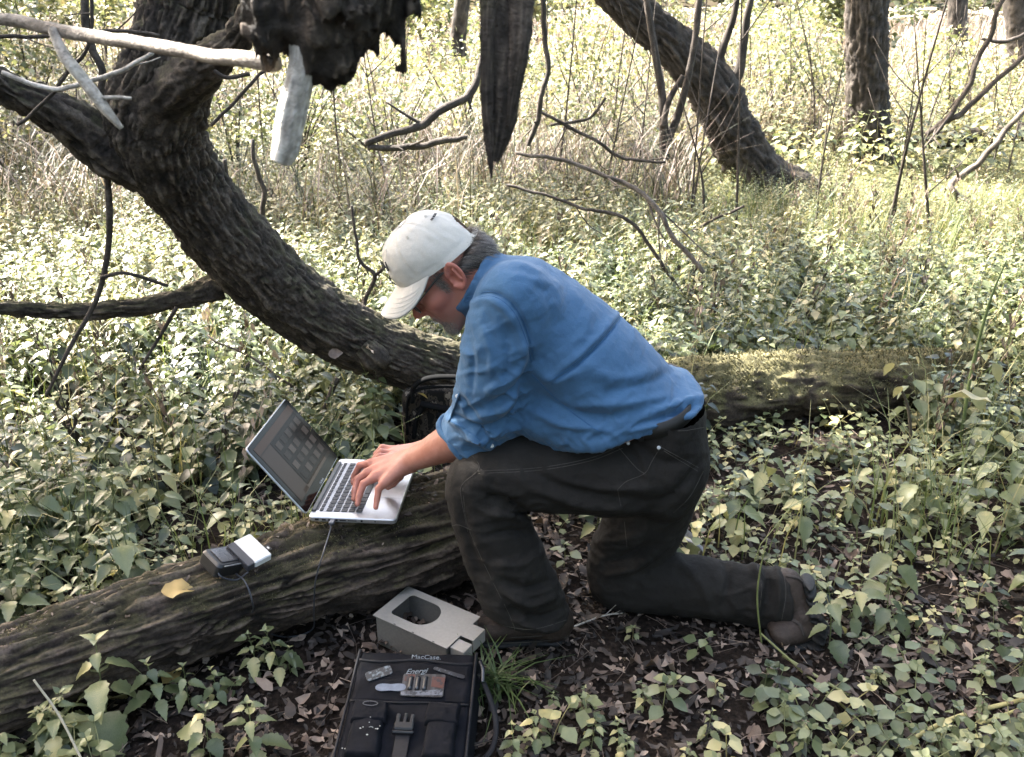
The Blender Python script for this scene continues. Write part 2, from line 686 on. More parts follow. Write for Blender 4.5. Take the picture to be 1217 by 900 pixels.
# ------------------------------------------------------------------ ground
def build_ground():
    t = NT('forest_soil')
    v = t.coord()
    n1, n2 = t.noise(3, 5, v), t.noise(70, 5, v)
    soil = t.ramp(n2, [(.3, (.005, .004, .003)), (.55, (.018, .013, .010)), (.8, (.05, .037, .029))])
    sep = t.n('ShaderNodeSeparateXYZ')
    tc = t.n('ShaderNodeTexCoord')
    t.l(tc.outputs['Object'], sep.inputs[0])
    green = t.ramp(t.noise(25, 5, v), [(.3, (.04, .05, .022)), (.7, (.12, .11, .05))])
    farc = t.ramp(t.noise(6, 5, v), [(.3, (.11, .11, .065)), (.7, (.24, .205, .145))])
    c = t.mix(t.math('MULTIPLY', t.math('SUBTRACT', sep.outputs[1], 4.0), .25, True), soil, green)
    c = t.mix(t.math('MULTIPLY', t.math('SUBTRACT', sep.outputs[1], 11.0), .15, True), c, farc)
    t.col(c, .95, .1)
    t.bump(t.noise(60, 6, v, .7), .8, .015)
    ys = np.concatenate([np.arange(-3, 1.0, .25), np.arange(1.0, 4.0, .03), np.arange(4.0, 12, .12), np.geomspace(12, 900, 70)])
    us = np.linspace(-1, 1, 180)
    Y, U = np.meshgrid(ys, us, indexing='ij')
    X = U * (3.0 + np.abs(Y) * 1.0)
    Z = gz(X, Y)
    nr = fbm(np.stack([X * 14, Y * 14, X * 0], -1), 4) - .5
    Z = Z + nr * .035 * np.clip((6 - Y) / 3, 0, 1)
    V = np.stack([X, Y, Z], -1).reshape(-1, 3)
    a = np.arange(len(ys) - 1)[:, None] * 180 + np.arange(179)[None]
    F = np.stack([a, a + 1, a + 181, a + 180], -1).reshape(-1, 4)
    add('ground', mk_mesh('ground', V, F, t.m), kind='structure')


build_ground()


# ------------------------------------------------------------------ bark and trunks
def bark(freq=9.0, along=3.0, amp=.012, seed=0.0, lump=.02):
    def f(TH, S, r):
        k = freq * r.mean() / .15
        warp = (fbm(np.stack([np.cos(TH) * 2, np.sin(TH) * 2, S * 5 + seed], -1), 2) - .5) * 1.6
        p = np.stack([np.cos(TH + warp * .25) * k, np.sin(TH + warp * .25) * k, S * along * 3 + seed + warp], -1)
        n = fbm(p, 4)
        ridge = 1 - np.abs(2 * n - 1) * 2.2
        ridge = np.clip(ridge, 0, 1)
        lum = fbm(np.stack([np.cos(TH) * 1.3, np.sin(TH) * 1.3, S * 3 + seed + 5], -1), 3) - .5
        f.h = np.clip(1 - ridge + (fbm(p * 2.3, 2) - .5) * .7, 0, 1)
        fine = fbm(p * np.array([3.3, 3.3, 5.0]) + 3, 3) - .5
        return -amp * ridge + fine * amp * .9 + lump * lum * 2 * (r / .15)
    return f


def pxpath(pts, n):
    """pts rows: px, py, Y, radius px -> centres, radii (m)"""
    C = np.array([P(a, b, y) for a, b, y, r in pts])
    R = np.array([r * depth(a, b, y) / FPX for a, b, y, r in pts])
    q = catmull(np.column_stack([C, R]), n)
    return q[:, :3], np.maximum(q[:, 3], .0008)


def trunk_mesh(C, R, nu, **kw):
    bk = bark(**kw)
    V, F, _ = loft(C, R, nu, bk)
    h = np.concatenate([bk.h.ravel(), [.5, .5]])
    return V, F, h


def twig_disp(seed, k=.16):
    def f(TH, S, r):
        n = fbm(np.stack([np.cos(TH) * .8, np.sin(TH) * .8, S * 22 + seed], -1), 3) - .5
        f.h = np.clip(.5 + n * 1.6, 0, 1)
        return n * k * 2 * r
    return f


def unit3(v):
    return v / (np.linalg.norm(v) + 1e-9)


def stick(name, pts, mat, label, cat='branch', group=None, nu=8, n=None, parent=None, wob=.006):
    C, R = pxpath(pts, n or max(10, len(pts) * 7))
    sd = rng.random() * 100
    s_ = np.concatenate([[0], np.cumsum(np.linalg.norm(np.diff(C, axis=0), axis=1))])
    wv = np.stack([fbm(np.stack([s_ * 7 / (s_[-1] + .15) + sd, s_ * 0 + k * 9.1, s_ * 0], -1), 4) - .5 for k in range(3)], -1)
    C = C + wv * (.07 * s_[-1] if parent is None else .02 * s_[-1])
    tw = twig_disp(sd)
    V, F, _ = loft(C, R, nu, tw)
    h = np.concatenate([tw.h.ravel(), [.5, .5]])
    if parent is None and s_[-1] > .25:
        pr, hs = [(V, F)], [h]
        for b in range(rng.integers(1, 5)):
            k_ = int(len(C) * (.2 + .7 * rng.random()))
            dv = unit3(C[min(k_ + 2, len(C) - 1)] - C[k_ - 2]) + rng.normal(0, .55, 3)
            L_ = s_[-1] * (.08 + .2 * rng.random())
            q_ = catmull(np.array([C[k_], C[k_] + dv * L_ * .5 + rng.normal(0, .06, 3) * L_, C[k_] + dv * L_ + rng.normal(0, .1, 3) * L_]), 8)
            q_[:, 2] = np.maximum(q_[:, 2], .01)
            t2 = twig_disp(b)
            v2, f2, _ = loft(q_, np.linspace(R[k_] * .5, R[k_] * .2, 8), 5, t2)
            pr.append((v2, f2)); hs.append(np.concatenate([t2.h.ravel(), [.5, .5]]))
        V, F = merge(pr); h = np.concatenate(hs)
    if parent is not None:
        return part(name, V, F, mat, parent, attrs={'h': h})
    return solo(name, V, F, mat, label, cat, group, attrs={'h': h})


# the fallen tree that bends up into the leaning trunk
FT = thing('fallen_tree', 'big fallen tree with rough dark trunk bending up behind the laptop', 'tree', P(1000, 500, 3.2) * [1, 1, 0])
C1, R1 = pxpath([(1165, 448, 3.35, 26), (1110, 446, 3.3, 33), (1050, 456, 3.25, 38), (950, 462, 3.2, 41), (850, 470, 3.15, 45), (740, 474, 3.1, 44)], 150)
V, F, h = trunk_mesh(C1, R1, 100, freq=8, along=4, amp=.014, seed=4.4, lump=.05)
MB_V, MB_F = V, F
part('mossy_butt', V, F, MAT_MOSSY, FT, attrs={'h': h}, label='moss-covered lower trunk lying on the ground')
C2, R2 = pxpath([(850, 474, 3.14, 40), (740, 474, 3.1, 43), (640, 464, 3.07, 42), (560, 448, 3.05, 41), (480, 424, 3.0, 42), (400, 390, 2.95, 45), (330, 343, 2.9, 49), (270, 284, 2.8, 51), (222, 226, 2.7, 53), (190, 178, 2.6, 61), (184, 135, 2.55, 66), (205, 70, 2.5, 62), (226, 5, 2.5, 64), (240, -80, 2.5, 62), (250, -300, 2.7, 58), (230, -640, 3.2, 50)], 560)
R2 = R2 * .91
V, F, h = trunk_mesh(C2, R2, 150, freq=13, along=5.5, amp=.0135, seed=1.1, lump=.026)
part('trunk', V, F, MAT_TRUNK, FT, attrs={'h': h})
for nm, pts, n, nu in (
    ('branch', [(190, 195, 2.62, 44), (130, 172, 2.57, 40), (95, 152, 2.52, 31), (50, 125, 2.45, 25), (0, 102, 2.4, 21), (-80, 60, 2.3, 18), (-200, -40, 2.3, 15)], 120, 56),
    ('branch', [(262, 340, 2.86, 17), (232, 350, 2.82, 15), (190, 360, 2.8, 13), (120, 370, 2.76, 12), (60, 369, 2.73, 11.5), (0, 367, 2.7, 11), (-120, 372, 2.6, 9)], 110, 40),
    ('branch', [(180, 128, 2.5, 40), (215, 100, 2.42, 34), (250, 72, 2.34, 26), (285, 42, 2.27, 20), (312, -15, 2.2, 19), (330, -90, 2.2, 18)], 80, 48),
    ('knot', [(432, 412, 2.87, 14), (445, 424, 2.86, 17), (458, 432, 2.88, 12)], 24, 32),
    ('twig', [(126, 195, 2.6, 4), (130, 250, 2.6, 4), (128, 300, 2.62, 3.6), (115, 355, 2.6, 3.2), (85, 410, 2.55, 2.6), (55, 470, 2.5, 2)], 60, 8),
    ('twig', [(210, 365, 2.75, 2.6), (190, 400, 2.7, 2.2), (165, 440, 2.65, 1.6)], 20, 8),
    ('twig', [(120, 330, 2.6, 2.6), (150, 325, 2.6, 2.4), (200, 340, 2.62, 2)], 20, 8),
    ('twig', [(236, 220, 2.68, 7), (240, 190, 2.66, 6), (232, 150, 2.64, 5.5), (236, 118, 2.62, 5)], 24, 10),
    ('twig', [(400, 450, 2.9, 3.5), (390, 475, 2.9, 3.2), (376, 508, 2.92, 2.6)], 20, 8),
):
    C, R = pxpath(pts, n)
    big = pts[0][3] > 9
    V, F, h = trunk_mesh(C, R, nu, freq=11, along=5, amp=.013 if nm == 'branch' else .009, seed=pts[0][0], lump=.02) if big else (lambda tw: (lambda q: (q[0], q[1], np.concatenate([tw.h.ravel(), [.5, .5]])))(loft(C, R, nu, tw)))(twig_disp(pts[0][1]))
    part(nm, V, F, MAT_TRUNK if big else MAT_TWIG, FT, attrs={'h': h})

# the rotten log the laptop stands on
LOGC = np.array([[-1.75, 1.17, .09, .105], [-1.40, 1.39, .10, .110], [-1.144, 1.550, .108, .116], [-.90, 1.70, .122, .124], [-.676, 1.83, .135, .132], [-.50, 1.93, .148, .146], [-.36, 2.0, .155, .158], [-.22, 2.09, .155, .158], [-.10, 2.17, .15, .152]])
q = catmull(LOGC, 420)
bk = bark(freq=10, along=1.9, amp=.019, seed=8.8, lump=.035)
V, F, _ = loft(q[:, :3], q[:, 3], 160, bk)
h = np.concatenate([bk.h.ravel(), [.3, .3]])
LG_V, LG_F = V, F
LOG = solo('rotten_log', V, F, MAT_LOG, 'dark rotten log with bare weathered wood lying under the laptop', 'log', attrs={'h': h})
LOG_BVH = BVHTree.FromPolygons([Vector(v) for v in V], [list(map(int, f)) for ff in F for f in ff])


def drop(bvh, x, y, z0=2.0):
    hit = bvh.ray_cast(Vector((x, y, z0)), Vector((0, 0, -1)))
    return np.array(hit[0]) if hit[0] is not None else None


C, R = pxpath([(10, 905, 1.45, 24), (45, 872, 1.5, 22), (60, 850, 1.52, 18)], 30)
V, F, h = trunk_mesh(C, R, 40, freq=8, amp=.008, seed=2)
solo('branch_stub', V, F, MAT_LOG, 'short mossy broken branch end poking from under the log', 'branch', attrs={'h': h})

# ------------------------------------------------------------------ broken limb hanging close to the lens
BL = thing('broken_limb', 'dark broken limb hanging close in front with pale snapped stub and shredded bark', 'branch', P(400, 0, .78))
lo, hi = P(270, 130, .6), P(530, -150, .95)
ctr = P(385, -5, .78)
k = depth(385, 0, .78) / FPX
TR = [P(374, 68, .77), P(385, 10, .78), P(400, -60, .80), P(430, -150, .84)]


def f_limb(p):
    d = s_tube(p, np.column_stack([TR, [40 * k, 78 * k, 96 * k, 90 * k], [38 * k, 66 * k, 78 * k, 80 * k]]), 10)
    d = smin(d, s_ell(p, P(322, 22, .76), (26 * k, 30 * k, 55 * k)), .008)
    for a, b, ra, rb in (((470, -20), (480, 82), 20, 4), ((492, -20), (503, 44), 13, 3), ((450, 0), (452, 66), 20, 6), ((428, 10), (424, 78), 20, 7), ((468, 10), (472, 90), 9, 2.5)):
        d = smin(d, s_cap(p, P(*a, .79), P(*b, .79), ra * k, rb * k), .004)
    n = fbm(p * np.array([130, 130, 44]), 4)
    n2 = fbm(p * np.array([34, 34, 22]) + 7, 3)
    n = 1 - np.abs(2 * n - 1) * 1.6
    return d + (n - .5) * .012 - (n2 - .5) * .036


V, F = polygonize(f_limb, np.minimum(lo, hi) - .03, np.maximum(lo, hi) + .03, .0032, 1)
hh = np.clip(1 - (1 - np.abs(2 * fbm(V * np.array([130, 130, 44]), 4) - 1) * 1.6) * 1.2 + .1, 0, 1)
part('limb', V, F, m_bark('rotten_limb', (.003, .0025, .002), (.014, .011, .008), (.095, .073, .055)), BL, attrs={'h': hh})
C, R = pxpath([(362, 45, .765, 17), (360, 75, .762, 17), (352, 115, .758, 17.5), (345, 150, .755, 17), (339, 178, .752, 16.5), (334, 194, .75, 12)], 60)
bk = bark(freq=30, along=6, amp=.0016, seed=3, lump=.02)
V, F, _ = loft(C, R, 36, bk)
part('snapped_stub', V, F, MAT_PALE, BL, attrs={'h': np.clip(np.concatenate([bk.h.ravel(), [.8, .8]]) + .25, 0, 1)}, label='pale barkless snapped stub')
# limb runs on up to the leaning tree, above the picture
C, R = pxpath([(430, -120, .83, 85), (520, -300, 1.0, 70), (420, -420, 1.6, 55), (300, -330, 2.4, 40)], 60)
V, F, h = trunk_mesh(C, R, 40, freq=8, amp=.008, seed=5)
part('limb_base', V, F, MAT_TRUNK, BL, attrs={'h': h})
C, R = pxpath([(440, -110, .82, 40), (560, -135, .80, 38), (700, -150, .86, 30)], 40)
V, F, h = trunk_mesh(C, R, 32, freq=8, amp=.006, seed=6)
part('side_limb', V, F, MAT_TRUNK, BL, attrs={'h': h})
# bark shreds
for s_i, (pts, wd) in enumerate((([(600, -140, .80), (604, -60, .79), (602, 30, .78), (598, 85, .775), (594, 130, .775), (590, 165, .775), (586, 192, .775)], [32, 31, 28, 25, 20, 15, 7]),
                                 ([(616, -120, .785), (620, 0, .775), (617, 60, .77), (611, 105, .77), (604, 150, .77)], [18, 15, 12, 8, 2]), ([(580, -120, .785), (580, 0, .772), (578, 70, .768), (579, 130, .768), (582, 170, .768), (584, 212, .768)], [12, 9, 8, 7, 5, 1.2]))):
    C, R = pxpath([(a, b, y, w) for (a, b, y), w in zip(pts, wd)], 90)

    def rag(TH, S, r, s_i=s_i):
        n = fbm(np.stack([np.cos(TH) * 6, np.sin(TH) * 6, S * 30 + s_i * 7], -1), 4) - .5
        n2 = fbm(np.stack([np.cos(TH) * 2, np.sin(TH) * 2, S * 90 + s_i * 3], -1), 3) - .5
        n3 = fbm(np.stack([np.cos(TH) * 14, np.sin(TH) * 14, S * 45 + s_i * 5], -1), 3) - .5
        rag.h = np.clip(.35 + n3 * 2, 0, 1)
        return r * (n * .35 + n2 * .35 + n3 * .3)
    V, F, _ = loft(C, R, 40, rag, flatn=.35)
    part('bark_strip', V, F, MAT_TRUNK, BL, attrs={'h': np.concatenate([rag.h.ravel(), [.3, .3]])})
stick('pale_branch', [(330, 78, .80, 10), (290, 72, .83, 9), (230, 66, .9, 8.5), (160, 52, .98, 8), (90, 40, 1.05, 7.5), (30, 29, 1.1, 7.5), (-60, 12, 1.15, 7)], MAT_BRANCH, None, parent=BL, nu=18, n=70)
stick('bare_pale_stick', [(62, 34, 1.06, 5), (78, 68, 1.05, 7), (97, 92, 1.05, 7), (120, 122, 1.05, 7), (145, 153, 1.05, 3)], MAT_PALE, None, parent=BL, nu=14, n=40)
stick('twig', [(115, 117, 1.05, 3), (140, 116, 1.05, 2.5), (156, 117, 1.05, 2)], MAT_PALE, None, parent=BL, nu=8, n=10)
stick('thin_twig', [(0, 87, 1.5, 3), (40, 100, 1.5, 3), (90, 102, 1.5, 3), (140, 88, 1.5, 3), (180, 63, 1.5, 2.4)], MAT_PALE, 'thin pale twig crossing in front of the leaning trunk', nu=8)
stick('thin_twig', [(18, 150, 1.9, 2), (60, 110, 1.9, 2.2), (100, 60, 1.9, 2.2), (110, 20, 1.9, 2.4), (112, -30, 1.9, 2.6)], MAT_TWIG, 'thin dark twig slanting beside the left fork of the leaning tree', nu=8)
stick('thin_twig', [(98, -20, 2.1, 5), (108, 45, 2.1, 5), (118, 80, 2.1, 4.5), (121, 120, 2.1, 4)], MAT_TWIG, 'dark upright twig hanging behind the pale branch', nu=8)
stick('thin_twig', [(250, 150, 2.2, 2), (275, 125, 2.2, 2), (305, 92, 2.2, 2), (316, 84, 2.2, 2)], MAT_TWIG, 'thin twig rising to the broken limb', nu=8)
stick('thin_twig', [(255, 85, 1.6, 2.5), (270, 93, 1.6, 2.5), (296, 88, 1.6, 2.5)], MAT_TWIG, 'short curved twig below the broken limb', nu=8)
stick('thin_twig', [(0, 42, 2.2, 2.4), (45, 43, 2.2, 2.4), (110, 38, 2.2, 2.2), (190, 40, 2.2, 2)], MAT_TWIG, 'level twig behind the pale branch', nu=8)

# ------------------------------------------------------------------ sticks and saplings in the undergrowth
ST = [
    ([(578, 50, 5.2, 5), (562, 105, 5.1, 6), (530, 130, 5, 6.5), (490, 152, 4.9, 6), (438, 172, 4.8, 5)], MAT_TWIG, 'thick curved grey branch arching over the dry grass behind the cap'),
    ([(438, 176, 4.8, 4), (480, 176, 4.8, 5), (530, 165, 4.8, 5), (555, 162, 4.8, 3)], MAT_TWIG, 'broken dark branch under the curved grey branch'),
    ([(617, 181, 4.4, 2.6), (690, 200, 4.3, 3.2), (755, 232, 4.2, 3.8), (795, 272, 4.1, 3.8), (838, 328, 4.0, 3.4)], MAT_TWIG2, 'long lichen-pale branch slanting down behind the man'),
    ([(600, 222, 4.3, 2.2), (690, 245, 4.25, 2.4), (752, 262, 4.2, 2.8), (800, 332, 4.1, 2.6)], MAT_TWIG, 'thin forked twig below the pale slanting branch'),
    ([(728, 356, 4.66, 5), (790, 351, 4.68, 6), (850, 350, 4.7, 5.5), (880, 348, 4.75, 4)], MAT_TWIG, 'straight fallen branch on the ground behind the blue shirt'),
    ([(643, -20, 5.2, 4), (650, 50, 5.2, 4), (648, 100, 5.2, 3.6), (636, 150, 5.2, 4), (630, 175, 5.2, 3)], MAT_TWIG, 'dark vine stem hanging beside the bark strip'),
    ([(60, 508, 3.02, 3), (140, 503, 3.02, 4), (220, 500, 3.05, 5.5), (300, 503, 3.05, 5), (390, 508, 3.0, 5.5), (440, 500, 3.02, 5.5), (486, 489, 3.06, 5)], MAT_TWIG, 'long grey stick lying across the nettles behind the laptop'),
    ([(100, 507, 3.0, 2), (160, 485, 3.0, 2.4), (225, 465, 3.1, 2)], MAT_TWIG, 'thin twig propped on the long grey stick'),
    ([(0, 445, 3.4, 3), (45, 449, 3.4, 3), (68, 462, 3.4, 2.4)], MAT_TWIG, 'short bent stick at the sunlit nettle patch'),
    ([(416, 246, 3.4, 2), (421, 285, 3.4, 2.2), (432, 312, 3.4, 2.8), (446, 326, 3.4, 3.2), (436, 350, 3.4, 3.2), (428, 380, 3.35, 3)], MAT_TWIG, 'dark forked sapling beside the brim of the cap'),
    ([(461, 314, 3.38, 2), (452, 322, 3.38, 2.4), (446, 328, 3.39, 3)], MAT_TWIG, 'side twig of the forked sapling by the cap'),
    ([(1230, 118, 7, 4), (1190, 165, 7, 4.5), (1150, 205, 7, 5), (1132, 225, 6.9, 4.5), (1156, 244, 6.8, 3.5)], MAT_TWIG2, 'curved pale branch hooked at its lower end above the leafy ground'),
    ([(1230, 52, 9, 4), (1180, 98, 9, 4), (1130, 140, 9, 4.4), (1100, 163, 9, 4)], MAT_TWIG, 'straight dark pole leaning over the far fallen log'),
    ([(1196, -10, 9, 3.5), (1168, 60, 9, 4), (1140, 120, 9, 4), (1112, 160, 9, 4.5)], MAT_TWIG, 'upright leaning pole crossing the dark pole'),
    ([(1230, 35, 9.5, 3), (1190, 50, 9.5, 3), (1165, 45, 9.5, 2)], MAT_TWIG, 'thin broken side pole near the far trunk'),
    ([(1040, 228, 7.3, 4), (1041, 255, 7.3, 4.5), (1037, 282, 7.2, 5)], MAT_TWIG, 'short dead stump stick standing in the herbs'),
    ([(640, 130, 6, 2.5), (690, 160, 6, 2.6), (740, 185, 6, 2.5), (790, 190, 6, 2)], MAT_TWIG, 'dead twig lying over dry grass by the multi-stemmed shrub'),
    ([(655, 150, 6, 2.2), (700, 140, 6, 2.4), (720, 115, 6, 2)], MAT_TWIG, 'crooked dead twig rising from the dry grass'),
    ([(822, 275, 5.2, 2), (860, 256, 5.2, 2.2), (885, 245, 5.2, 2)], MAT_TWIG, 'short pale twig below the leaning background trunk'),
    ([(905, 330, 4.6, 3), (906, 350, 4.6, 4), (902, 372, 4.55, 3)], MAT_PALE, 'stubby pale wood piece standing in the leaves'),
    ([(800, 455, 3.4, 2.6), (845, 437, 3.45, 3), (880, 433, 3.5, 2.4)], MAT_TWIG, 'dark twig resting on the mossy butt of the fallen tree'),
    ([(0, 585, 2.35, 3), (22, 620, 2.3, 3.4), (42, 670, 2.2, 3.4), (58, 715, 2.1, 3)], MAT_TWIG, 'dark bare stem leaning behind the front log'),
    ([(300, 165, 4.2, 3), (312, 230, 4.2, 4), (312, 288, 4.2, 3.5)], MAT_TWIG, 'dead brown stalk standing right of the leaning trunk'),
    ([(265, 190, 4.0, 3.4), (278, 240, 4.0, 3.2), (286, 290, 4.0, 3)], MAT_TWIG, 'dead straight stalk just behind the leaning trunk'),
    ([(118, 420, 3.9, 4), (122, 450, 3.9, 5), (125, 480, 3.85, 4)], MAT_TWIG, 'short mossy dead stump stick in the sunlit nettles'),
    ([(310, 415, 3.5, 2), (312, 440, 3.5, 2.4), (318, 470, 3.5, 2)], MAT_TWIG, 'withered brown flower stalk under the leaning trunk'),
    ([(1000, 572, 2.55, 1.6), (1040, 570, 2.55, 2.2), (1088, 584, 2.52, 1.8)], MAT_PALE, 'dry straw stick lying over leaves beside the mossy butt'),
    ([(790, 835, 1.63, 1.5), (760, 790, 1.72, 1.7), (735, 752, 1.84, 1.5), (690, 705, 2.0, 1.3)], MAT_TWIG, 'thin dry twig on the leaf litter below the knee'),
    ([(640, 765, 1.78, 1), (700, 738, 1.86, 1.3), (742, 728, 1.9, 1)], MAT_PALE, 'fine pale twig lying by the front boot'),
    ([(800, 790, 1.74, 3), (812, 800, 1.72, 4.2), (828, 806, 1.7, 3.4)], MAT_PALE, 'curled scrap of pale bark on the litter'),
    ([(985, 830, 1.62, 1.2), (1030, 775, 1.75, 1.4), (1080, 745, 1.82, 1)], MAT_TWIG, 'thin dark twig on the litter behind the boot'),
    ([(375, 475, 3.1, 1.5), (300, 430, 3.2, 1.8), (250, 395, 3.3, 1.5)], MAT_TWIG, 'slender bent stalk under the level branch'),
]
for pts, m, lab in ST:
    pts = [(a, b, y, r * .8) for a, b, y, r in pts]
    stick('fallen_branch' if pts[0][3] > 2.9 else 'thin_twig', pts, m, lab)

# ------------------------------------------------------------------ leaves: templates as triangle arrays
def leaf_arr(n=4, wid=.36, foldz=.25, droop=.18, serr=0.0, pw=.85):
    """unit leaf along +x, returns V, F(tri)"""
    V, F = [], []
    for i in range(n + 1):
        s = i / n
        w = wid * max(0.0, math.sin(math.pi * s ** pw)) ** .9 * (1.12 - .35 * s) if 0 < i < n else (.03 if i == 0 else 0.0)
        if serr and 0 < i < n:
            w *= 1 + (serr if i % 2 else -serr)
        z = -droop * s * s
        xs = s - (.05 * (i % 2) if serr else 0) * 0
        V += [(xs, w, z + foldz * w), (s, 0, z), (xs, -w, z + foldz * w)]
    for i in range(n):
        a, b = i * 3, i * 3 + 3
        F += [(a, a + 1, b + 1), (a, b + 1, b), (a + 1, a + 2, b + 2), (a + 1, b + 2, b + 1)]
    return np.array(V), np.array(F)


def rot_az_pitch(az, pitch, roll=0.0):
    ca, sa, cp, sp = math.cos(az), math.sin(az), math.cos(pitch), math.sin(pitch)
    x = np.array([ca * cp, sa * cp, sp])
    y = np.array([-sa, ca, 0.0])
    z = np.cross(x, y)
    if roll:
        y, z = y * math.cos(roll) + z * math.sin(roll), z * math.cos(roll) - y * math.sin(roll)
    return np.array([x, y, z])          # rows = axes


def tube_tri(pts, r0, r1, nu=4):
    C = np.asarray(pts, float)
    V, F, _ = loft(C, np.linspace(r0, r1, len(C)), nu, None, False)
    q = F[0]
    return V, np.vstack([q[:, [0, 1, 2]], q[:, [0, 2, 3]]])


def nettle_spec(r, h=1.0, pairs=6, L=.24, first=.2, top=.4, lean=.12):
    """stem points + leaf list (pos, az, pitch, roll, length), for unit-ish height h"""
    lx, ly = (r.random(2) - .5) * 2 * lean * h
    zs = np.linspace(0, 1, 6)
    stem = np.stack([lx * zs ** 2, ly * zs ** 2, h * zs], 1)
    leaves = []
    a0 = r.random() * 6.28
    for k in range(pairs):
        f = first + (1 - first) * (k + .5 * r.random()) / pairs
        p = np.array([lx * f * f, ly * f * f, h * f])
        s = L * (1 - (1 - top) * max(0, (f - .45) / .55)) * (.75 + .4 * r.random())
        for sd in (0, 1):
            if r.random() < .06:
                continue
            az = a0 + k * 1.57 + sd * 3.14 + (r.random() - .5) * .5
            pit = .35 - .5 * (1 - f) + (r.random() - .5) * .5
            pet = s * .35
            d = rot_az_pitch(az, .4)[0]
            leaves.append((p, p + d * pet, az, pit - .35, (r.random() - .5) * .6, s))
    for k in range(3):
        leaves.append((stem[-1], stem[-1], a0 + k * 2.1, .7, 0, L * top * .6))
    return stem, leaves


def plant_tmpl(r, kind):
    """low-poly whole plant: V, F, tint"""
    parts, tint = [], []
    if kind == 'nettle':
        stem, lv = nettle_spec(r, .34, 6, .085 + r.random() * .02, .18)
        la = leaf_arr(4, .33, .25, .28, 0, .7)
    elif kind == 'low':
        stem, lv = nettle_spec(r, .09, 3, .038, .25, .7, .5)
        la = leaf_arr(3, .44, .15, .1)
    elif kind == 'herb':
        stem, lv = nettle_spec(r, .42, 9, .058, .25, .5, .2)
        la = leaf_arr(3, .2, .2, .35)
    elif kind == 'mass':
        stem, lv = nettle_spec(r, .36, 6, .072, .25, .6, .35)
        la = leaf_arr(2, .38, .2, .25)
    V, F = tube_tri(stem, .0028 if kind != 'low' else .0014, .001, 3)
    parts.append((V, F)); tint.append(np.full(len(V), .75))
    for p, b, az, pit, roll, s in lv:
        V = la[0] * s @ rot_az_pitch(az, pit, roll) + b
        parts.append((V, la[1])); tint.append(np.full(len(V), .35 + .3 * r.random()))
    V, F = merge(parts)
    return V, F[0], np.concatenate(tint)


def scatter(tmpls, pos, scale, tilt=.12, tint=None, r=rng, zs=None):
    """instances of template arrays merged into one big triangle soup"""
    k = r.integers(0, len(tmpls), len(pos))
    Vs, Fs, Ts, off = [], [], [], 0
    az = r.random(len(pos)) * 6.283
    tx, ty = (r.random(len(pos)) - .5) * 2 * tilt, (r.random(len(pos)) - .5) * 2 * tilt
    if tint is None:
        tint = r.normal(0, .2, len(pos))
    for j, (V, F, T) in enumerate(tmpls):
        m = np.where(k == j)[0]
        if not len(m):
            continue
        c, s = np.cos(az[m])[:, None], np.sin(az[m])[:, None]
        v = V[None] * scale[m][:, None, None]
        x = v[..., 0] * c - v[..., 1] * s
        y = v[..., 0] * s + v[..., 1] * c
        z = v[..., 2] * (1 if zs is None else zs[m][:, None])
        x = x + z * tx[m][:, None]; y = y + z * ty[m][:, None]
        W = np.stack([x, y, z], -1) + pos[m][:, None, :]
        Vs.append(W.reshape(-1, 3))
        Fs.append((F[None] + (np.arange(len(m)) * len(V))[:, None, None] + off).reshape(-1, 3))
        Ts.append((T[None] + tint[m][:, None]).ravel())
        off += len(m) * len(V)
    return np.vstack(Vs), np.vstack(Fs), np.clip(np.concatenate(Ts), 0, 1)


def seg_dist(x, y, a, b):
    a, b = np.array(a), np.array(b)
    p = np.stack([x, y], -1) - a
    ab = b - a
    t = np.clip(p @ ab / (ab @ ab), 0, 1)
    return np.linalg.norm(p - t[..., None] * ab, axis=-1)


def bare(x, y):
    """True where something stands: no plant there"""
    m = seg_dist(x, y, (-1.75, 1.17), (-.1, 2.17)) < .17
    m |= seg_dist(x, y, (-.1, 1.81), (.17, 1.81)) < .1
    m |= seg_dist(x, y, (.25, 1.98), (.75, 1.84)) < .13
    m |= (x > -.62) & (x < .02) & (y > 1.2) & (y < 1.9)
    m |= seg_dist(x, y, (.4, 3.1), (1.75, 3.35)) < .16
    m |= seg_dist(x, y, (-.35, 3.0), (.5, 3.1)) < .14
    m |= (x > -.42) & (x < .02) & (y > 2.72) & (y < 3.0)
    return m


def hides(x, y, h):
    """True where a plant of height h would stand right in front of the low pack or mossy trunk"""
    t = project(np.stack([x, y, np.full_like(x, h)], 1))
    a = (t[:, 0] > 830) & (t[:, 0] < 1110) & (t[:, 1] < 505) & (y < 3.3) & (y > 1.9)
    b = (t[:, 0] > 455) & (t[:, 0] < 640) & (t[:, 1] < 535) & (y < 3.0)
    return a | b


def sample(n, y0, y1, r=rng, marg=.4, powr=1.0):
    """random ground points inside the view wedge between depths y0..y1"""
    u = r.random(n)
    a = .62
    A0, A1 = (y0 + 1.0) ** 2, (y1 + 1.0) ** 2
    y = np.sqrt(A0 + (A1 - A0) * u ** powr) - 1.0
    x = (r.random(n) * 2 - 1) * (y * a + marg + .35)
    return x, y


def litter_zone(x, y):
    """0..1: how much the floor shows leaf litter rather than nettles"""
    w = (fbm(np.stack([x * 3, y * 3, x * 0 + 2], -1), 3) - .5) * .8
    near = 1 / (1 + np.exp((y + w * .7 - 2.12 + np.clip(x - .9, 0, 1) * .1) * 9))
    left = (x < -.15) & (y > 1.55 + (x + 1.1) * .57 + .1)
    out = np.where(left, 0, near)
    legs = np.exp(-((x - .12) ** 2 / .05 + (y - 2.2) ** 2 / .06))
    return np.clip(out + legs, 0, 1)


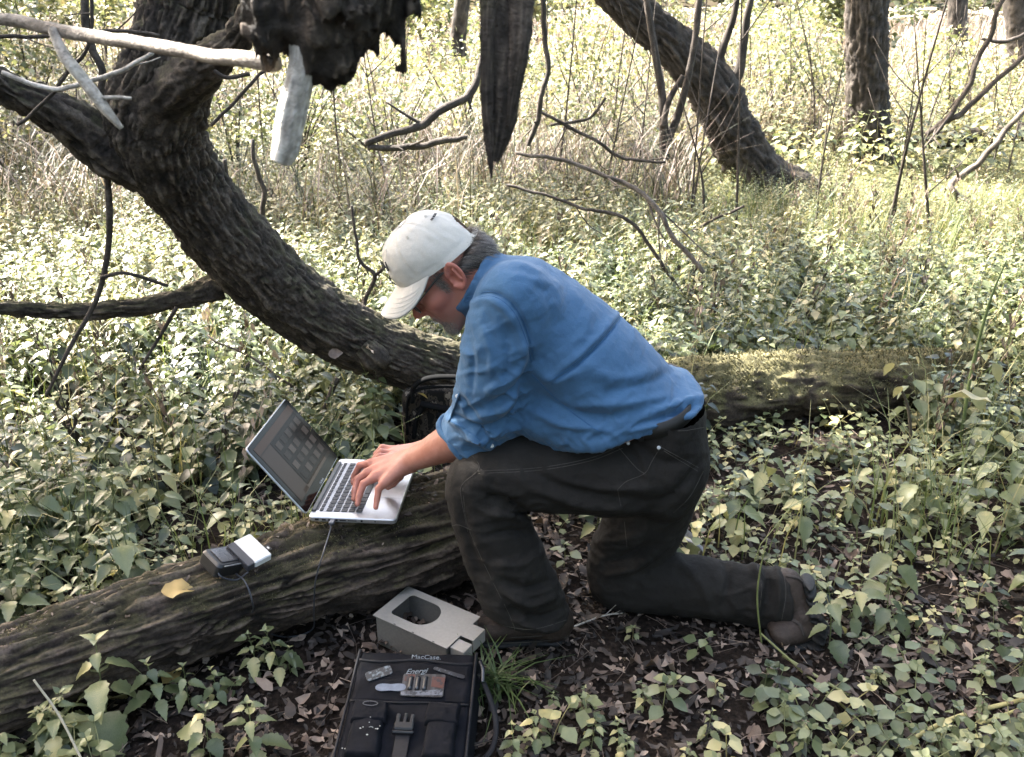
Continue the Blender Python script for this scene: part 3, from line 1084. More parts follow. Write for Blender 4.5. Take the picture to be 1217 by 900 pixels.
R2_ = np.random.default_rng(21)
NET = [plant_tmpl(R2_, 'nettle') for _ in range(14)]
LOWP = [plant_tmpl(R2_, 'low') for _ in range(10)]
HERB = [plant_tmpl(R2_, 'herb') for _ in range(12)]
MASS = [plant_tmpl(R2_, 'mass') for _ in range(10)]

# ---- nettle bed: the largest as individuals with their own leaves, the rest as ground cover
x, y = sample(6400, 1.3, 5.2)
keep = (~bare(x, y)) & (R2_.random(len(x)) > litter_zone(x, y) * 1.02) & (y > 1.75)
patch = fbm(np.stack([x * 1.3, y * 1.3, x * 0], -1), 3)
keep &= R2_.random(len(x)) < np.clip((patch - .36) * 4.2, .12, 1) * .85
keep &= ~hides(x, y, .27)
x, y = x[keep], y[keep]
order = np.argsort(y)
x, y = x[order], y[order]
NBIG = 190
LEAFM = []
for i in range(12):
    V, F = leaf_arr(12, .26 + .08 * R2_.random(), .2 + .2 * R2_.random(), .12 + .35 * R2_.random(), .10, .68)
    V[:, 1] += .05 * np.sin(V[:, 0] * 3) * (R2_.random() - .5)
    V[:, 2] += .03 * np.sin(V[:, 0] * 9 + i) * np.abs(V[:, 1]) * 3
    LEAFM.append(mk_mesh('nettle_leaf', V, F, MAT_LEAF, True, {'tint': np.clip(np.full(len(V), .24 + .06 * i) + np.abs(V[:, 1]) * .0 + (np.abs(V[:, 1]) < .01) * .12, 0, 1)}))
SPECS = []
for i in range(14):
    st, lv = nettle_spec(R2_, 1.0, 5 + i % 2, .27, .2, .45, .14)
    Vs, Fs, _ = loft(catmull(st, 10), np.linspace(.009, .004, 10), 6, None, True)
    pts = [(Vs, Fs)]
    for p, b, az, pit, roll, s in lv:
        if np.linalg.norm(b - p) > .01:
            v, f, _ = loft(np.array([p, (p + b) / 2 + [0, 0, .006], b]), [.004, .0035, .003], 4, None, False)
            pts.append((v, f))
    SPECS.append((mk_mesh('stem', *merge(pts), MAT_STEM), lv))


def nettle(x, y, z, size, label, group, tint_i=None, spec=None, name='nettle_plant', big=1.0):
    st, lv = SPECS[random.randrange(len(SPECS)) if spec is None else spec]
    root = thing(name, label, 'plant', (x, y, z), group)
    az0 = random.random() * 6.28
    Rz = rot_az_pitch(az0, 0)
    base = Matrix.Rotation(az0, 4, 'Z') @ Matrix.Scale(size, 4)
    add('stem', st, root, mw=base)
    for p, b, az, pit, roll, s in lv:
        A = rot_az_pitch(az + az0, pit, roll)
        q = (b @ Rz) * size
        M4 = Matrix(((A[0][0], A[1][0], A[2][0], 0), (A[0][1], A[1][1], A[2][1], 0), (A[0][2], A[1][2], A[2][2], 0), (0, 0, 0, 1)))
        add('leaf', LEAFM[min(11, max(0, int(random.gauss(5.2 if tint_i is None else tint_i, 3.4))))], root, mw=Matrix.Translation(q) @ M4 @ Matrix.Scale(s * size * big * random.uniform(.75, 1.2), 4))
    return root


def nettle_where(x, y, s):
    kind = 'tall' if s > .29 else ('short' if s < .21 else 'mid-sized')
    if x < -.1:
        if y > 2.75: where = 'beside the long grey stick'
        elif x < -1.35: where = 'beyond the log end, below the level branch'
        elif x < -.8: where = 'behind the log, left of the card reader'
        elif x < -.5: where = 'right behind the card reader and screen'
        else: where = 'between laptop and camouflage pack'
    elif y > 3.0: where = 'in the herb bed behind the mossy trunk'
    elif x < 1.1: where = 'between the kneeling man and the mossy trunk'
    elif y > 2.4: where = 'in front of the mossy trunk end'
    else: where = 'in the patch beyond the upturned boot'
    return kind + ' green nettle with serrated leaves ' + where, kind + ' nettles ' + where


for i in range(min(NBIG, len(x))):
    sz = .16 + .15 * random.random() + .06 * (y[i] > 2.5)
    lab, grp = nettle_where(x[i], y[i], sz)
    nettle(x[i], y[i], float(gz(x[i], y[i])) - .01, sz, lab, grp, big=random.uniform(.7, 1.4))
xr, yr = x[NBIG:], y[NBIG:]
pos = np.stack([xr, yr, gz(xr, yr) - .01], 1)
V, F, T = scatter(NET, pos, .36 + .55 * R2_.random(len(xr)), .25, R2_.normal(.02, .24, len(xr)))
add('nettle_ground_cover', mk_mesh('nettle_ground_cover', V, F, MAT_LEAF, True, {'tint': T}), kind='stuff', label='bed of green nettles covering the forest floor', cat='ground cover')

# ---- small round-leaved plants everywhere, dense in the litter
x, y = sample(9000, 1.2, 5.0)
lz = litter_zone(x, y)
pn = fbm(np.stack([x * 4, y * 4, x * 0 + 5], -1), 2)
keep = ~bare(x, y) & (R2_.random(len(x)) < np.where(lz > .5, np.clip((pn - .5) * 5, .09, .85), .45))
x, y = x[keep], y[keep]
pos = np.stack([x, y, gz(x, y) - .003], 1)
V, F, T = scatter(LOWP, pos, .5 + .75 * R2_.random(len(x)), .3)
add('low_ground_cover', mk_mesh('low_ground_cover', V, F, MAT_LEAF, True, {'tint': T}), kind='stuff', label='small round-leaved seedlings spread through the leaf litter', cat='ground cover')

# ---- herbs further back
x, y = sample(9500, 3.6, 9.5)
keep = ~bare(x, y) & (R2_.random(len(x)) < np.clip((fbm(np.stack([x * .8, y * .8, x * 0 + 7], -1), 3) - .28) * 4, .15, 1))
x, y = x[keep], y[keep]
pos = np.stack([x, y, gz(x, y) - .02], 1)
sc_ = (.6 + .55 * R2_.random(len(x))) * np.where((x > 1.0) & (y > 5.5), .62, 1)
V, F, T = scatter(HERB + MASS, pos, sc_, .25, R2_.normal(.08, .27, len(x)))
add('herb_layer', mk_mesh('herb_layer', V, F, MAT_HERB, True, {'tint': T}), kind='stuff', label='pale green herbs filling the woodland floor behind the fallen tree', cat='undergrowth')
x, y = sample(7000, 8.5, 24)
pos = np.stack([x, y, gz(x, y) - .02], 1)
V, F, T = scatter(MASS, pos, .9 + 1.0 * R2_.random(len(x)), .25, (R2_.random(len(x)) - .3) * .8)
add('far_undergrowth', mk_mesh('far_undergrowth', V, F, MAT_HERB, True, {'tint': T}), kind='stuff', label='sunlit undergrowth at the far wood edge', cat='undergrowth')


# ---- grass
def blades(x, y, z, hgt, wid, lean, tint, r=R2_, n=4):
    m = len(x)
    az = r.random(m) * 6.283
    dx, dy = np.cos(az), np.sin(az)
    wx, wy = -dy, dx
    L = lean * (.3 + 1.2 * r.random(m))
    Vs = []
    for i in range(n):
        s = i / (n - 1)
        cx = x + dx * L * hgt * s ** 2
        cy = y + dy * L * hgt * s ** 2
        cz = z + hgt * (s - .35 * L * s ** 3)
        w = wid * (1 - s) ** .7 * .5 + .0004
        Vs.append(np.stack([cx + wx * w, cy + wy * w, cz], -1))
        Vs.append(np.stack([cx - wx * w, cy - wy * w, cz], -1))
    V = np.stack(Vs, 1)
    f = []
    for i in range(n - 1):
        a = i * 2
        f += [(a, a + 1, a + 3), (a, a + 3, a + 2)]
    F = (np.array(f)[None] + (np.arange(m) * 2 * n)[:, None, None]).reshape(-1, 3)
    return V.reshape(-1, 3), F, np.repeat(tint, 2 * n)


def clumped(n, y0, y1, per=12, spread=.12):
    cx, cy = sample(n // per, y0, y1, R2_)
    x = np.repeat(cx, per) + R2_.normal(0, spread, len(cx) * per)
    y = np.repeat(cy, per) + R2_.normal(0, spread, len(cx) * per)
    return x, y


x, y = clumped(26000, 5.4, 12.5, 14, .16)
px = project(np.stack([x, y, gz(x, y)], 1))
keep = (fbm(np.stack([x * .7, y * .7, x * 0 + 4], -1), 3) + (px[:, 0] < 560) * .12 - (px[:, 0] > 950) * .1) > .53
keep &= (px[:, 0] < 560) | (y > 6.6)
keep &= ~((px[:, 0] > 820) & (px[:, 0] < 1120) & (y < 9.9))
x, y = x[keep], y[keep]
V, F, T = blades(x, y, gz(x, y) - .02, .3 + .75 * R2_.random(len(x)), .011, .7, np.clip(R2_.normal(.5, .3, len(x)), 0, 1))
add('dry_grass', mk_mesh('dry_grass', V, F, MAT_GRASS, True, {'tint': T}), kind='stuff', label='tall pinkish dry grass standing behind the fallen tree', cat='grass')
x, y = clumped(17000, 12, 45, 16, .5)
V, F, T = blades(x, y, gz(x, y) - .02, .5 + .8 * R2_.random(len(x)), .035, .5, np.clip(R2_.normal(.7, .22, len(x)), 0, 1))
add('far_grass', mk_mesh('far_grass', V, F, MAT_GRASS, True, {'tint': T}), kind='stuff', label='pale sunlit grass of the clearing beyond the trees', cat='grass')
x, y = clumped(9000, 1.9, 7.5, 6, .07)
keep = ~bare(x, y) & (litter_zone(x, y) < .5) & ~hides(x, y, .3)
x, y = x[keep], y[keep]
V, F, T = blades(x, y, gz(x, y), .15 + .35 * R2_.random(len(x)), .004, .6, np.clip(R2_.normal(.65, .35, len(x)), 0, 1))
add('thin_grass', mk_mesh('thin_grass', V, F, MAT_BLADE, True, {'tint': T}), kind='stuff', label='thin grass stalks between the nettles', cat='grass')

# ---- withered brown herbs between the green ones
WITH = []
for i in range(8):
    stem, lv = nettle_spec(R2_, .45, 6, .05, .3, .6, .3)
    la = leaf_arr(3, .2, .6, .9)
    pr = [(tube_tri(stem, .0028, .0015, 3))]
    for p, b, az, pit, roll, s in lv:
        pr.append((la[0] * s @ rot_az_pitch(az, pit - 1.0, roll) + b, la[1]))
    V, F = merge(pr); WITH.append((V, F[0], np.full(len(V), .55)))
x, y = sample(420, 2.4, 8)
keep = ~bare(x, y) & (litter_zone(x, y) < .4) & ~hides(x, y, .35)
x, y = x[keep], y[keep]
V, F, T = scatter(WITH, np.stack([x, y, gz(x, y)], 1), .5 + .6 * R2_.random(len(x)), .35, R2_.normal(.05, .25, len(x)))
add('withered_herbs', mk_mesh('withered_herbs', V, F, MAT_LITTER, True, {'tint': T}), kind='stuff', label='withered brown stalks standing among the nettles', cat='undergrowth')

# ---- moss cushions on the two logs
def moss(V, F, thr, n, L, seed, parent=None, name='moss'):
    r = np.random.default_rng(seed)
    V = np.asarray(V)
    Q = [f for f in F if f.shape[1] == 4][0]
    N = normals(V, Q)
    cand = np.where((N[:, 2] + (fbm(V * 11, 3) - .5) * 2.2 > thr))[0]
    ix = r.choice(cand, n)
    b = V[ix] + r.normal(0, .004, (n, 3)) - N[ix] * .002
    d = N[ix] + r.normal(0, .5, (n, 3)); d /= np.linalg.norm(d, axis=1)[:, None]
    s = np.cross(d, r.normal(0, 1, (n, 3))); s /= np.linalg.norm(s, axis=1)[:, None] + 1e-9
    l = (L * (.5 + r.random(n)))[:, None]
    W = np.stack([b + s * l * .18, b - s * l * .18, b + d * l], 1).reshape(-1, 3)
    Fm = np.arange(n * 3).reshape(-1, 3)
    T = np.repeat(np.clip(r.normal(.5, .25, n), 0, 1), 3)
    return W, Fm, T


MAT_MOSS = m_leaf('moss_tuft', [(0, (.022, .02, .009)), (.5, (.075, .07, .032)), (1, (.19, .17, .085))], .2, .8)
W, Fm, T = moss(MB_V, MB_F, .55, 16000, .013, 3)
part('moss', W, Fm, MAT_MOSS, FT, smooth=False, attrs={'tint': T}, kind='stuff')
W, Fm, T = moss(LG_V, LG_F, 1.02, 11000, .0055, 4)
part('moss', W, Fm, MAT_MOSS, LOG, smooth=False, attrs={'tint': T}, kind='stuff')

# ---- leaf litter
def curled_leaf(r, n=5):
    V, F = leaf_arr(n, .16 + .2 * r.random(), 1.3 * (r.random() - .25), .9 * (r.random() - .5), .12, .75 + .5 * r.random())
    V = V.copy()
    V[:, 2] += .3 * np.sin(V[:, 0] * 6 + r.random() * 6) * (.5 + np.abs(V[:, 1]) * 3) * r.random()
    V[:, 1] += .12 * (r.random() - .5) * np.sin(V[:, 0] * 3)
    V[:, 0] -= .5
    return V, F


LIT = [(*curled_leaf(R2_, 4), np.full(15, .35)) for _ in range(16)]
x, y = sample(40000, 1.2, 4.2)
keep = R2_.random(len(x)) < np.clip(litter_zone(x, y) + .22, 0, 1)
x, y = x[keep], y[keep]
pos = np.stack([x, y, gz(x, y) + .004 + .016 * R2_.random(len(x))], 1)
V, F, T = scatter(LIT, pos, .012 + .032 * R2_.random(len(x)) ** 2, 1.1, R2_.normal(.02, .34, len(x)))
add('leaf_litter', mk_mesh('leaf_litter', V, F, MAT_LITTER, True, {'tint': T}), kind='stuff', label='dark brown rotting leaf litter on the forest floor', cat='leaf litter')
# twiggy debris in the litter
x, y = sample(2600, 1.2, 4.0)
L_ = .03 + .12 * R2_.random(len(x)); az = R2_.random(len(x)) * 6.28
tw = []
tv, tf = tube_tri([(-.5, 0, 0), (0, .04, .02), (.5, 0, 0)], .008, .006, 3)
V, F, T = scatter([(tv, tf, np.full(len(tv), .6))], np.stack([x, y, gz(x, y) + .012 + .015 * R2_.random(len(x))], 1), L_, .4, R2_.normal(0, .25, len(x)))
add('twig_debris', mk_mesh('twig_debris', V, F, MAT_LITTER, True, {'tint': T}), kind='stuff', label='fine broken twigs and stalks strewn on the litter', cat='twigs')
# the largest dead leaves one by one
DEADM = []
for i in range(14):
    V, F = curled_leaf(R2_, 8)
    DEADM.append(mk_mesh('dead_leaf', V, F, MAT_LITTER, True, {'tint': np.full(len(V), .38 + .042 * i)}))
x, y = sample(900, 1.3, 2.5)
keep = ~bare(x, y) & (R2_.random(len(x)) < litter_zone(x, y))
for xx, yy in list(zip(x[keep], y[keep]))[:230]:
    s = .026 + .034 * random.random() ** 1.5
    A = Matrix.Translation((xx, yy, float(gz(xx, yy)) + .022)) @ Matrix.Rotation(random.random() * 6.28, 4, 'Z') @ Matrix.Rotation((random.random() - .5) * .9, 4, 'X') @ Matrix.Rotation((random.random() - .5) * .7, 4, 'Y') @ Matrix.Scale(s, 4)
    zone = 'around the black bag' if xx < .0 and yy < 1.75 else 'between the two legs' if xx < .35 and yy > 1.75 else 'below the flat boot' if xx < .35 else 'in front of the kneeling shin' if xx < .8 else 'beyond the upturned boot'
    lab = ('small' if s < .036 else 'large') + ' curled dry brown leaf on the litter ' + zone
    add('fallen_leaf', random.choice(DEADM), None, None, lab, 'leaf', lab.split(' ')[0] + ' dry leaves ' + zone, mw=A)


# ------------------------------------------------------------------ background trees with crowns overhead
def crown_leaves(spots, n, size, r, shade):
    """leaf quads round limb ends; thinned where the floor in the photograph is sunlit"""
    ctr = np.array([s[:3] for s in spots]); rad = np.array([s[3] for s in spots])
    w = rad ** 3
    k = r.choice(len(spots), n, p=w / w.sum())
    d = r.normal(0, 1, (n, 3)); d /= np.linalg.norm(d, axis=1)[:, None]
    p = ctr[k] + d * (rad[k] * r.random(n) ** .45)[:, None] * [1, 1, .7]
    g = p - SUN * (p[:, 2] / SUN[2])[:, None]
    p = p[r.random(n) < shade(g)]
    n = len(p)
    V0, F0 = leaf_arr(2, .4, .2, .2)
    V0 = V0 - [.5, 0, 0]
    s = size * (.7 + .6 * r.random(n))
    a = r.random(n) * 6.28; t = r.normal(0, .6, n)
    ux = np.stack([np.cos(a) * np.cos(t), np.sin(a) * np.cos(t), np.sin(t)], 1)
    uy = np.stack([-np.sin(a), np.cos(a), 0 * a], 1)
    q = r.normal(0, .5, n)
    uz = np.cross(ux, uy)
    uy = uy * np.cos(q)[:, None] + uz * np.sin(q)[:, None]
    uz = np.cross(ux, uy)
    V = p[:, None] + s[:, None, None] * (V0[None, :, :1] * ux[:, None] + V0[None, :, 1:2] * uy[:, None] + V0[None, :, 2:] * uz[:, None])
    F = (F0[None] + (np.arange(n) * len(V0))[:, None, None]).reshape(-1, 3)
    return V.reshape(-1, 3), F, np.repeat(np.clip(r.normal(.5, .2, n), 0, 1), len(V0))


def shade_map(g):
    x, y = g[:, 0], g[:, 1]
    n = fbm(np.stack([x * .8, y * .8, x * 0 + 1], -1), 3)
    f = fbm(np.stack([x * 1.9, y * 1.9, x * 0 + 6], -1), 3)
    mid = np.clip((y - 2.15) / .5, 0, 1) * np.clip(1.4 - np.clip(x - .1, 0, 2) * .5, .5, 1)
    far = np.clip((y - 3.0) / .9, 0, 1)
    v = 1.0 * (1 - mid) + mid * np.clip((f - .53) * 9 + .5, .01, 1)
    v = v * (1 - far) + far * np.clip((n * .5 + f * .5 - .57) * 9 + .4, 0.01, 1)
    v = np.where(((x + 1.9) / .75) ** 2 + ((y - 4.25) / .6) ** 2 < 1, .02, v)
    v = np.where(((x - 1.3) / .8) ** 2 + ((y - 4.6) / .5) ** 2 < 1, .15, v)
    band = (y > 5.2) & (y < 15) & (x < 2.2)
    v = np.where(band, np.maximum(v, np.clip((f - .44) * 7 + .5, .05, 1)), v)
    v = np.where(y > 2.3, v ** 2.2, v)
    # a gap that lets sun onto the snapped stub
    st = P(345, 130, .76); q = st - SUN * (st[2] / SUN[2])
    v = np.where(np.hypot(x - q[0], y - q[1]) < .34, 0, v)
    return v


def tree(name, pts, n, nu, label, spots, nleaf, lsize, mat=MAT_FAR, seed=0, group=None, extra=()):
    C, R = pxpath(pts, n)
    base = C[0].copy(); base[2] = float(gz(base[0], base[1]))
    root = thing(name, label, 'tree', base, group)
    V, F, h = trunk_mesh(C, R, nu, freq=9, along=1.2, amp=.022 * R[0] / .25, seed=seed, lump=.02)
    part('trunk', V, F, mat, root, attrs={'h': h})
    top = C[-1]
    for e in extra:
        c, r_ = pxpath(e, 30)
        tw = twig_disp(e[0][0])
        v, f, _ = loft(c, r_, 10, tw)
        part('branch', v, f, mat, root, attrs={'h': np.concatenate([tw.h.ravel(), [.5, .5]])})
    if spots:
        for s in spots:
            c = np.array(s[:3])
            m = (top + c) / 2 + [0, 0, .4]
            q = catmull(np.array([top - [0, 0, .3], m, c]), 16)
            tw = twig_disp(s[0])
            v, f, _ = loft(q, np.linspace(R[-1] * .6, .03, 16), 10, tw)
            part('limb', v, f, mat, root, attrs={'h': np.concatenate([tw.h.ravel(), [.5, .5]])})
        V, F, T = crown_leaves(spots, nleaf, lsize, np.random.default_rng(int(seed * 10) + 5), shade_map)
        part('crown', V, F, MAT_CROWN, root, attrs={'tint': T}, kind='stuff')
    return root


tree('leaning_tree', [(935, 262, 8.2, 60), (918, 232, 8.2, 46), (898, 203, 8.2, 33), (866, 150, 8.2, 30), (846, 106, 8.2, 31), (800, 55, 8.2, 27), (740, 0, 8.2, 25), (660, -90, 8.2, 23), (540, -260, 8.2, 20), (420, -480, 8.2, 17)],
     220, 72, 'broad tree leaning to the left over the clearing behind the man',
     [(-2.6, 5.2, 5.4, 1.8), (-4.6, 4.6, 5.6, 1.9), (-6.0, 5.6, 6.2, 2.0), (-3.6, 6.6, 6.6, 2.0), (-6.6, 3.6, 6.4, 1.9), (-1.4, 6.4, 6.2, 1.9), (-4.8, 2.8, 6.0, 1.8), (-2.2, 3.6, 6.4, 1.7), (-5.4, 9.4, 7.0, 2.2), (-3.2, 10.6, 7.2, 2.2), (-7.4, 7.8, 7.0, 2.2)], 39000, .13, seed=3,
     extra=[[(846, 105, 8.2, 12), (875, 92, 8.2, 7), (884, 50, 8.2, 5), (890, 10, 8.2, 4), (905, -40, 8.2, 3)], [(846, 100, 8.2, 10), (858, 60, 8.2, 5), (872, 20, 8.2, 4), (880, -30, 8.2, 3)]])
tree('upright_tree', [(1033, 215, 9.8, 48), (1032, 192, 9.8, 33), (1031, 170, 9.8, 27), (1030, 100, 9.8, 25.5), (1031, 0, 9.8, 26), (1034, -200, 9.8, 23), (1030, -420, 9.8, 20)],
     200, 72, 'thick upright trunk with furrowed bark in the background',
     [(2.4, 9.5, 6.6, 1.9), (4.4, 8.4, 6.4, 2.0), (.8, 7.6, 7.2, 1.8), (5.8, 10.5, 7.6, 2.0), (.2, 10.2, 7.6, 1.8), (2.8, 6.6, 6.8, 1.8), (.2, 13.5, 8.5, 2.3), (-2.6, 13.5, 8.8, 2.3)], 24000, .13, seed=6)
tree('far_tree', [(1137, 88, 21, 15), (1137, 60, 21, 12.5), (1138, 0, 21, 12), (1138, -120, 21, 11)], 60, 32, 'slim pale trunk standing far off in the bright clearing', None, 0, 0, seed=9)
tree('far_tree', [(1214, 92, 18, 18), (1212, 50, 18, 15), (1208, 0, 18, 15), (1206, -120, 18, 14)], 60, 32, 'far trunk half cut by the picture edge behind leaning poles', None, 0, 0, seed=10)
tree('far_tree', [(543, 66, 14, 13), (544, 45, 14, 10), (548, 15, 14, 10), (556, -60, 14, 9)], 50, 28, 'slim far trunk between the broken limb and the bark strip', None, 0, 0, seed=11)
tree('shrub_tree', [(790, 190, 7.6, 6), (789, 150, 7.6, 5.5), (786, 110, 7.6, 5), (778, 60, 7.6, 4.5), (770, 10, 7.6, 4), (760, -60, 7.6, 3)], 60, 14, 'dark multi-stemmed shrub before the leaning background tree', None, 0, 0, mat=MAT_TWIG, seed=12,
     extra=[[(790, 175, 7.6, 5), (808, 130, 7.6, 4.5), (824, 60, 7.6, 4), (830, 10, 7.6, 4), (836, -50, 7.6, 3)], [(788, 150, 7.55, 4), (795, 120, 7.55, 3.6), (812, 90, 7.55, 3)]])
# the fallen tree's own living crown
spots = [(-.9, 3.1, 5.0, 1.3), (-2.4, 2.6, 5.4, 1.4), (-2.0, 4.2, 4.8, 1.2)]
for s in spots:
    q = catmull(np.array([C2[-1] - [0, 0, .2], (C2[-1] + np.array(s[:3])) / 2 + [0, 0, .3], s[:3]]), 16)
    tw = twig_disp(s[0]); v, f, _ = loft(q, np.linspace(.1, .03, 16), 10, tw)
    part('limb', v, f, MAT_TRUNK, FT, attrs={'h': np.concatenate([tw.h.ravel(), [.5, .5]])})
V, F, T = crown_leaves(spots, 5000, .11, np.random.default_rng(77), shade_map)
part('crown', V, F, MAT_CROWN, FT, attrs={'tint': T}, kind='stuff')

# far fallen log
C, R = pxpath([(1075, 172, 10.6, 9), (1130, 166, 10.6, 11), (1190, 160, 10.6, 12), (1260, 152, 10.6, 12)], 60)
V, F, h = trunk_mesh(C, R, 32, freq=8, amp=.015, seed=14)
solo('far_log', V, F, MAT_FAR, 'grey log lying beneath the leaning poles at the wood edge', 'log', attrs={'h': h})

# thin upright saplings
SAP = 0
for i in range(62):
    yy = 5.5 + 9 * random.random()
    pxx = random.choice([random.uniform(640, 1000), random.uniform(600, 980), random.uniform(0, 520), random.uniform(1060, 1217)])
    c0 = P(pxx, 450, 5); xx = c0[0] / depth(pxx, 450, 5) * yy
    z0 = float(gz(xx, yy)); hgt = .9 + 1.6 * random.random()
    lx, ly = random.gauss(0, .3), random.gauss(0, .2)
    C = catmull(np.array([(xx, yy, z0 - .03), (xx + lx * .3, yy + ly * .3, z0 + hgt * .4), (xx + lx * hgt * .5 + random.gauss(0, .08), yy + ly, z0 + hgt)]), 14)
    tw = twig_disp(i)
    pr = [loft(C, np.linspace(.008 + .007 * random.random(), .003, 14), 6, tw)]
    hs = [np.concatenate([tw.h.ravel(), [.5, .5]])]
    for b in range(random.randint(1, 4)):
        k_ = random.randint(4, 11); a_ = random.random() * 6.28
        e = C[k_] + np.array([math.cos(a_) * .3, math.sin(a_) * .3, .25 + .3 * random.random()]) * (.5 + random.random())
        t2 = twig_disp(b); pr.append(loft(catmull(np.array([C[k_], (C[k_] + e) / 2 + [0, 0, -.04], e]), 7), np.linspace(.005, .002, 7), 5, t2)); hs.append(np.concatenate([t2.h.ravel(), [.5, .5]]))
    V, F = merge([(a, b) for a, b, _ in pr])
    tall = 'tall' if hgt > 1.9 else 'short' if hgt < 1.3 else 'mid-height'
    zone = 'in the dry grass behind the leaning trunk' if pxx < 560 else 'by the dark multi-stemmed shrub' if pxx < 860 else 'between the leaning tree and the upright tree' if pxx < 1040 else 'near the crossing poles'
    solo('bare_sapling', V, F, MAT_TWIG, tall + ' thin bare sapling ' + zone, 'sapling', tall + ' saplings ' + zone, attrs={'h': np.concatenate(hs)})

# leafy shrubs at the wood edge
def shrub(px_, Y, r_, hgt, n, label, seed, ls=.07):
    r = np.random.default_rng(seed)
    c0 = P(px_, 450, 5); xx = c0[0] / depth(px_, 450, 5) * Y
    z0 = float(gz(xx, Y))
    zone = 'behind the leaning trunk' if px_ < 500 else 'behind the bark strip and leaning tree' if px_ < 900 else 'by the upright tree' if px_ < 1060 else 'in the clearing behind the crossing poles'
    label = ('low' if hgt < 1.4 else 'large' if hgt > 2.7 else 'mid-sized') + label + zone
    root = thing('shrub', label, 'shrub', (xx, Y, z0), label + ' group')
    br = []
    ends = []
    for i in range(9):
        a = r.random() * 6.28; e = np.array([math.cos(a) * r_ * r.random(), math.sin(a) * r_ * r.random(), hgt * (.5 + .5 * r.random())])
        b0 = np.array([xx, Y, z0 - .03])
        C = catmull(np.array([b0, b0 + e * [.35, .35, .5], b0 + e]), 9)
        v, f, _ = loft(C, np.linspace(.014, .004, 9), 5, None); br.append((v, f)); ends.append(b0 + e); ends.append(b0 + e * [.6, .6, .65])
    V, F = merge(br)
    part('stems', V, F, MAT_TWIG, root, attrs={'h': np.full(len(V), .5)})
    V, F, T = crown_leaves([(*e, .42) for e in ends], n, ls, r, lambda g: np.ones(len(g)))
    V[:, 2] = np.maximum(V[:, 2], z0 + .02)
    part('foliage', V, F, MAT_HERB, root, attrs={'tint': np.clip(T + .15, 0, 1)}, kind='stuff')


for i, (a, Y, r_, hg, n) in enumerate(((700, 9.6, .8, 1.1, 900), (560, 9.2, .8, 1.2, 900), (470, 8.4, .7, 1.1, 900), (360, 8.8, .8, 1.2, 900), (285, 7.6, .6, 1.0, 800), (20, 7.2, .7, 1.1, 900), (910, 10.6, .7, 1.3, 900), (1110, 12, .8, 1.2, 800), (690, 13, 1.2, 2.0, 1500), (880, 14, 1.3, 2.2, 1700), (960, 12, .8, 1.5, 900), (780, 16, 1.6, 2.4, 1700), (620, 15, 1.2, 2.0, 1200), (420, 13, 1.3, 1.7, 1200), (250, 12, 1.2, 1.7, 1200), (60, 11, 1.2, 1.7, 1300), (-40, 7.5, .8, 1.3, 900), (980, 20, 1.8, 2.6, 1500), (520, 20, 1.8, 2.5, 1200), (330, 19, 1.8, 2.4, 1200), (150, 18, 2.0, 2.6, 1300), (0, 17, 1.8, 2.6, 1300), (640, 26, 2.6, 3.2, 1500), (820, 27, 2.6, 3.2, 1500), (450, 27, 2.6, 3.0, 1500), (250, 26, 2.6, 3.0, 1500), (80, 25, 2.6, 3.0, 1500), (960, 32, 3, 3.4, 1500), (730, 34, 3, 3.4, 1500), (550, 35, 3, 3.4, 1500), (1090, 42, 4, 3.6, 1500), (1230, 40, 4, 3.6, 1500))):
    shrub(a, Y, r_, hg, n, ' pale green leafy shrub ', 300 + i, .05 if Y < 11 else .07 if Y < 18 else .14)


# unseen leafy trees added beyond the frame to cut fill light and cast shade
def shade_tree(x_, y_, hgt, rad, n, seed, label):
    r = np.random.default_rng(seed)
    z0 = float(gz(x_, y_))
    root = thing('added_shade_tree', label, 'tree', (x_, y_, z0), 'unseen trees added round the clearing for shade')
    C = catmull(np.array([(x_, y_, z0 - .1), (x_ + .2, y_ + .1, z0 + hgt * .3), (x_ + r.normal(0, .3), y_ + r.normal(0, .3), z0 + hgt * .8)]), 40)
    V, F, h = trunk_mesh(C, np.linspace(.26, .08, 40), 28, freq=9, along=1.2, amp=.02, seed=seed)
    part('trunk', V, F, MAT_FAR, root, attrs={'h': h})
    sp_ = []
    for k_ in range(11):
        a_ = r.random() * 6.28
        f_ = .12 + .85 * k_ / 10
        b0 = C[min(39, int(39 * f_))]
        e = b0 + np.array([math.cos(a_), math.sin(a_), .35]) * rad * (.55 + .5 * r.random()) * (1 - .35 * f_)
        v, f, _ = loft(catmull(np.array([b0, (b0 + e) / 2 + [0, 0, .2], e]), 9), np.linspace(.06, .015, 9), 6)
        part('limb', v, f, MAT_FAR, root, attrs={'h': np.full(len(v), .5)})
        sp_.append((*e, rad * .5))
    V, F, T = crown_leaves(sp_, n, .24, r, lambda g: np.ones(len(g)))
    part('crown', V, F, MAT_CROWN, root, attrs={'tint': T}, kind='stuff')


for i, (a, b, hg, rd) in enumerate(((4.6, 1.8, 6.5, 2.3), (5.5, -1.5, 7, 2.4), (2.4, -3.6, 7, 2.4), (-1.2, -4.4, 7, 2.4), (-4.2, -2.6, 6.5, 2.3), (-5.2, .8, 6.5, 2.2), (6.8, 4.6, 7, 2.4), (-8.2, 9.8, 7.5, 2.6), (-11, 14, 8, 2.8), (-13, 19, 8.5, 3))):
    shade_tree(a, b, hg, rd, 2600, 900 + i, 'unseen leafy tree added beyond the frame to shade the clearing')

